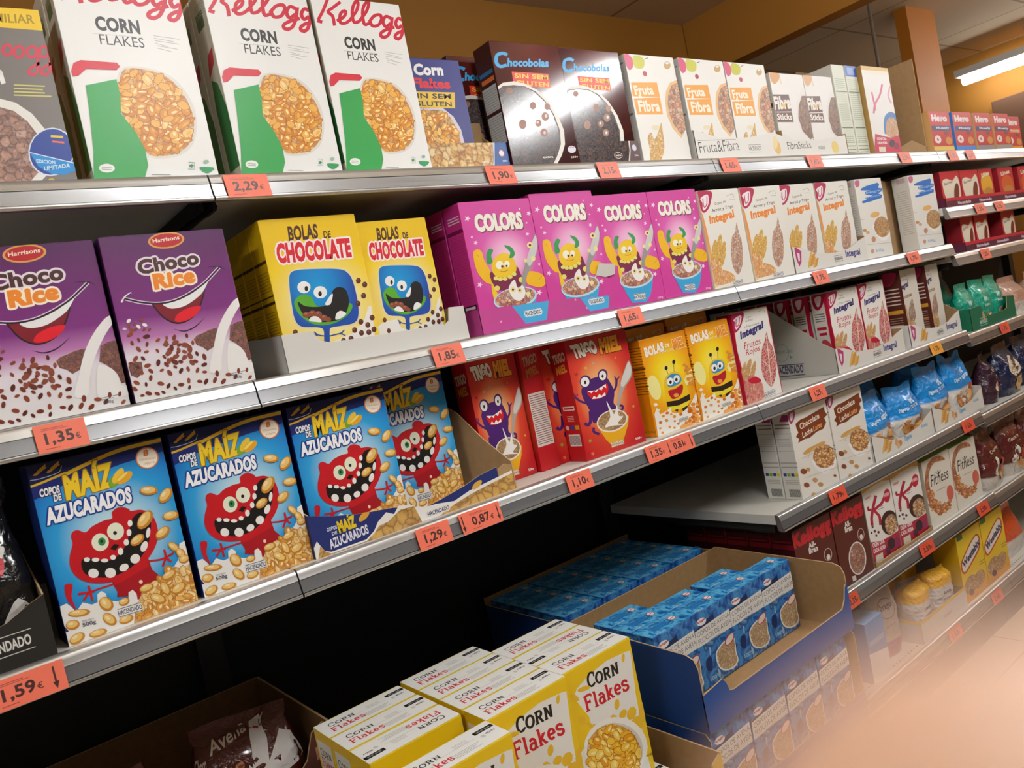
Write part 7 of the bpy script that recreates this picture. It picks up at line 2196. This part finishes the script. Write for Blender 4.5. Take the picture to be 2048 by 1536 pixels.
def pr_pur(a):
    a.ring('#7a6a68', 0.5, 0.62, 0.3, 0.12, 0.012); a.t('#5a4a4c', 'brago', (0.28, 0.58), (0.72, 0.60), (0.28, 0.68), 0.03); a.l('#9a8a88', [(0.3, 0.40), (0.7, 0.41)], 0.01)


mp = bag_mesh('purple_foot_bag', 0.13, 0.08, 0.26, FOIL('#b8aaa4', 0.3, '#8a3a7c', 0.055), 97, prints=pr_pur)
put(mp, 'oat_bag', 'grey bag with purple foot standing left of the yellow rimmed tray', 'bag', 2.375, 1.40, BASEZ, yaw=-0.2)
mc = Art(0.11, 0.19)
mc.p('#dfe8f0', [(0.0, 0), (1, 0), (1, 0.4), (0, 0.5)]); mc.bars('#8ab4dc', [(0.6, 0.1, 0.9, 0.08)])
put(carton('blue_carton', 0.11, 0.19, 0.08, '#5a94d0', '#4a86c8', '#8ab8e6', fa=mc), 'drink_carton', 'small light blue carton beside the lower blue oat case', 'carton', 2.165, 1.33, BASEZ + 0.0003)
mo = bag_mesh('orange_bag', 0.20, 0.09, 0.20, FOIL('#e8561c', 0.3, '#e6ded6', 0.07), 99)
put(mo, 'snack_bag', 'orange and white bag right of the yellow wheat biscuit boxes', 'bag', 3.40, 1.40, BASEZ, yaw=0.0)

# red and cream packs on the two short shelves
g = 'red and cream bar boxes'
pos = [(3.215, 3.385, 0), (3.390, 3.56, 0), (3.565, 3.70, 1), (3.76, 3.92, 2), (3.98, 4.14, 2)]
dsc = ['nearest, beside the blue striped box', 'second, with brown bar picture', 'with yellow picture', 'with orange picture, set apart', 'farthest right']
mw = [art_red_cream(k) for k in range(3)]
for (a0, a1, k), d in zip(pos, dsc):
    fit(mw[k], 'bar_box', 'red bar box on the upper short shelf, ' + d, 'snack box', a0, a1, 1.335, 0.150 + 0.008, 0.17, g)
W = 0.98
a = plain(W, 0.034)
a.p('#c8283a', [(0, 0.022), (W, 0.022), (W, 0.034), (0, 0.034)])
for x in (0.1, 0.3, 0.56, 0.8):
    word(a, '#e8d8e0', 'Hacendado', x, 0.006, 0.12, 0.012, 0.04)
for z, x, n in ((0.150, 3.195, 'upper'), (-0.026, 3.30, 'lower')):
    tray('bar_tray', 'purple and red tray along the %s short shelf of bar boxes' % n, x, x + W, 1.320, 0.2, z, [(0, 0), (W, 0), (W, 0.034), (0, 0.034)], [(0, 0), (0.2, 0), (0.2, 0.04), (0, 0.034)], 0, F('#5c1f38'), art=a)
for i, (a0, a1) in enumerate(((3.32, 3.44), (3.45, 3.58), (3.72, 3.86))):
    fit(mw[0], 'bar_box', 'cream and red bar box on the lower short shelf, ' + ('left one', 'middle one', 'right one')[i], 'snack box', a0, a1, 1.335, -0.026 + 0.008, 0.17, 'cream bar boxes on the lower short shelf', sz=0.95)


# ================================================================ price tags in the rails
def price_tag(x, z, w, parts, label, col='#f2775c', small=True):
    """parts: list of (text, u0, u1) with 'v' for a down arrow"""
    H = 0.041
    a = plain(w, H)
    ink = '#4a2a28'
    for txt, u0, u1 in parts:
        if txt == 'v':
            c = w * (u0 + u1) / 2
            a.p(ink, [(c - 0.0013, 0.035), (c + 0.0013, 0.035), (c + 0.0013, 0.012), (c - 0.0013, 0.012)]); a.p(ink, [(c - 0.004, 0.014), (c + 0.004, 0.014), (c, 0.004)])
            continue
        n = len(txt)
        e = txt.endswith('€')
        body = txt[:-1] if e else txt
        L = w * (u1 - u0)
        k = L * (0.82 if e else 1.0)
        a.t(ink, body, (w * u0, 0.0085), (w * u0 + k, 0.0085), (w * u0, 0.0285), 0.03)
        if e:
            a.t(ink, '€', (w * u0 + k + L * 0.03, 0.012), (w * u1, 0.012), (w * u0 + k + L * 0.03, 0.021), 0.01)
        if small:
            a.l('#a8483c', [(w * u0 - 0.002, 0.0345), (w * u0 + k * 0.7, 0.0345)], 0.0010)
            a.l('#a8483c', [(w * u0 - 0.002, 0.0322), (w * u0 + k * 0.9, 0.0322)], 0.0008, hold=True)
            a.l('#a8483c', [(w * u0 - 0.002, 0.0052), (w * u0 + k * 0.45, 0.0052)], 0.0010, hold=True)
    mb = MB()
    mb.box(-w / 2, w / 2, 0, 0.0006, 0, H, F(col, 0.5))
    a.emit(mb, (-w / 2, 0, 0), (1, 0, 0), (0, 0, 1), (0, -1, 0))
    o = put(mb.mesh('price_tag'), 'price_tag', label, 'price tag', x, 1.2912, z - 0.0445, 'orange price tags in the shelf rails', tilt=-0.215)
    return o


T = [
    (0.532, S1, 0.075, [('2,29€', 0.16, 0.86)], 'orange price tag 2,29 under the tall corn flake boxes'),
    (1.077, S1, 0.075, [('1,90€', 0.2, 0.9)], 'orange price tag 1,90 under the flake printed tray'),
    (1.401, S1, 0.070, [('2,15€', 0.2, 0.85)], 'orange price tag glaring under the brown printed tray'),
    (1.873, S1, 0.080, [('1,65€', 0.2, 0.85)], 'orange price tag under the fruit and fibre tray'),
    (2.298, S1, 0.080, [('1,65€', 0.2, 0.85)], 'orange price tag under the fibre stick boxes'),
    (2.880, S1, 0.080, [('2,39€', 0.2, 0.85)], 'orange price tag under the box with pink letter K'),
    (3.263, 0.362, 0.080, [('1,59€', 0.2, 0.85)], 'orange price tag under the nearest small red box'),
    (3.420, 0.362, 0.075, [('1,59€', 0.2, 0.85)], 'orange price tag under the second small red box'),
    (0.180, S2, 0.066, [('1,35€', 0.17, 0.86)], 'orange price tag 1,35 under the left purple box'),
    (0.856, S2, 0.071, [('1,85€', 0.18, 0.84)], 'orange price tag 1,85 under the plain white tray'),
    (1.380, S2, 0.080, [('1,65€', 0.2, 0.8)], 'orange price tag 1,65 under the pink boxes'),
    (2.217, S2, 0.080, [('1,75€', 0.2, 0.8)], 'orange price tag under the wholegrain rice flake tray'),
    (2.816, S2, 0.090, [('1,70€', 0.2, 0.8)], 'orange price tag under the brown cardboard side'),
    (0.0655, S3, 0.102, [('1,59€', 0.24, 0.72), ('v', 0.82, 0.92)], 'orange price tag 1,59 with arrow at the left edge'),
    (0.742, S3, 0.074, [('1,29€', 0.2, 0.86)], 'orange price tag 1,29 under the dark blue tray'),
    (0.853, S3, 0.099, [('v', 0.02, 0.1), ('0,87€', 0.27, 0.8), ('v', 0.88, 0.96)], 'orange price tag 0,87 with two arrows'),
    (1.124, S3, 0.073, [('1,10€', 0.2, 0.84)], 'orange price tag 1,10 under the red honey wheat boxes'),
    (1.428, S3, 0.172, [('1,35€', 0.09, 0.36), ('v', 0.42, 0.5), ('0,81€', 0.56, 0.82), ('v', 0.9, 0.98)], 'long orange price tag 1,35 and 0,81 under the bee boxes'),
    (2.091, S3, 0.082, [('1,29€', 0.25, 0.75)], 'orange price tag under the gap left of the red fruit tray'),
    (3.467, -0.330, 0.085, [('1,75€', 0.2, 0.8)], 'red orange price tag under the green tray'),
    (2.098, S4, 0.088, [('1,79€', 0.18, 0.84)], 'red orange price tag 1,79 under the milk chocolate boxes'),
    (3.009, S4, 0.095, [('1,65€', 0.25, 0.8)], 'red orange price tag under the right blue bags'),
    (2.079, S5, 0.060, [('2,35€', 0.1, 0.9)], 'red orange price tag right of the blue case corner'),
    (2.561, S5, 0.095, [('2,59€', 0.18, 0.84)], 'red orange price tag 2,59 under the letter K boxes'),
    (3.016, S5, 0.095, [('2,58€', 0.2, 0.8)], 'red orange price tag under the flake ring boxes'),
    (3.007, BASEZ, 0.090, [('2,45€', 0.2, 0.8)], 'red orange price tag under the wheat biscuit boxes'),
    (2.652, BASEZ, 0.095, [('1,10€', 0.2, 0.8)], 'red orange price tag under the yellow rimmed tray'),
    (3.429, 0.150, 0.095, [('1,35€', 0.2, 0.8)], 'orange price tag, left one on the upper short shelf'),
    (3.618, 0.150, 0.090, [('1,35€', 0.2, 0.8)], 'orange price tag, right one on the upper short shelf'),
    (3.407, -0.026, 0.085, [('1,25€', 0.2, 0.8)], 'orange price tag on the lower short shelf'),
]
for x, z, w, parts, lb in T:
    price_tag(x, z, w, parts, lb, '#e8583c' if lb.startswith('red') else '#f2775c')
price_tag(2.866, S3, 0.085, [('1,75€', 0.25, 0.75)], 'amber yellow price tag under the brown sided chocolate boxes', '#eea53a')

# ================================================================ the photographer's hand, fingertip over the lens corner
def skin_mat():
    m, nt, b = nmat('skin')
    b.inputs['Base Color'].default_value = lin('#c39a80')
    b.inputs['Roughness'].default_value = 0.5
    b.inputs['Subsurface Weight'].default_value = 0.15
    b.inputs['Subsurface Radius'].default_value = (0.01, 0.004, 0.002)
    return m


def limb(mb, pts, rad, mat):
    """rounded finger: smooth swept tube with a domed end"""
    P = [Vector(p) for p in pts]
    Q, R = [], []
    n = 6
    for i in range(len(P) - 1):
        p0, p1, p2, p3 = P[max(i - 1, 0)], P[i], P[i + 1], P[min(i + 2, len(P) - 1)]
        for j in range(n):
            t = j / n
            Q.append(0.5 * (2 * p1 + (p2 - p0) * t + (2 * p0 - 5 * p1 + 4 * p2 - p3) * t * t + (3 * p1 - p0 - 3 * p2 + p3) * t ** 3))
            k = rad[i] + (rad[i + 1] - rad[i]) * t
            R.append(k * (1 + 0.05 * math.cos(2 * PI * t)))
    Q.append(P[-1]); R.append(rad[-1])
    d = (Q[-1] - Q[-2]).normalized()
    for a in (15, 30, 45, 58, 70, 80, 87):
        Q.append(P[-1] + d * rad[-1] * math.sin(math.radians(a)))
        R.append(rad[-1] * math.cos(math.radians(a)))
    mb.tube(Q, R, mat, 16)


def hand():
    """left hand reaching round a phone, in camera axes: x right, y up, z towards the photographer"""
    sk = skin_mat()
    mb = MB()
    bases = [(0.088, -0.088, 0.028), (0.098, -0.110, 0.026), (0.107, -0.132, 0.026), (0.117, -0.153, 0.030)]
    tips = [[(0.062, -0.060, 0.004), (0.034, -0.034, -0.013), (0.0094, -0.0106, -0.0122)],
            [(0.066, -0.094, -0.004), (0.040, -0.080, -0.016), (0.018, -0.068, -0.016)],
            [(0.076, -0.122, -0.004), (0.050, -0.110, -0.016), (0.030, -0.100, -0.016)],
            [(0.090, -0.146, 0.002), (0.068, -0.138, -0.010), (0.052, -0.132, -0.012)]]
    rr = [0.0090, 0.0092, 0.0088, 0.0076]
    for b_, ts, r in zip(bases, tips, rr):
        root = tuple(b_[i] * 0.6 + (0.135, -0.150, 0.050)[i] * 0.4 for i in range(3))
        limb(mb, [root, b_] + ts, [r * 1.25, r * 1.15, r, r * 0.94, r * 0.78], sk)
    limb(mb, [(0.140, -0.160, 0.058), (0.112, -0.124, 0.066), (0.082, -0.102, 0.074), (0.054, -0.080, 0.066)], [0.017, 0.014, 0.0105, 0.0088], sk)
    # palm, heel and wrist as one thick tapering form
    for f in (0.0, 0.33, 0.66, 1.0):
        b_ = Vector(bases[0]).lerp(Vector(bases[3]), f)
        limb(mb, [(0.170 + 0.01 * f, -0.196, 0.072), tuple(Vector((0.142, -0.165, 0.054)).lerp(b_, 0.35)), tuple(b_)], [0.020, 0.0165, 0.0112], sk)
    limb(mb, [(0.235, -0.270, 0.10), (0.200, -0.232, 0.086), (0.165, -0.192, 0.068)], [0.030, 0.027, 0.026], sk)
    o = mb.build('hand')
    rm = o.modifiers.new('skin_surface', 'REMESH'); rm.mode = 'VOXEL'; rm.voxel_size = 0.0013; rm.use_smooth_shade = True
    sm = o.modifiers.new('soften', 'SMOOTH'); sm.iterations = 8; sm.factor = 0.5
    o.matrix_world = Matrix.Translation((0, 0, EYE)) @ Matrix(ROT).to_4x4()
    o['label'] = 'bare hand of the photographer, blurred fingertip covering the lower right corner'
    o['category'] = 'person'


hand()
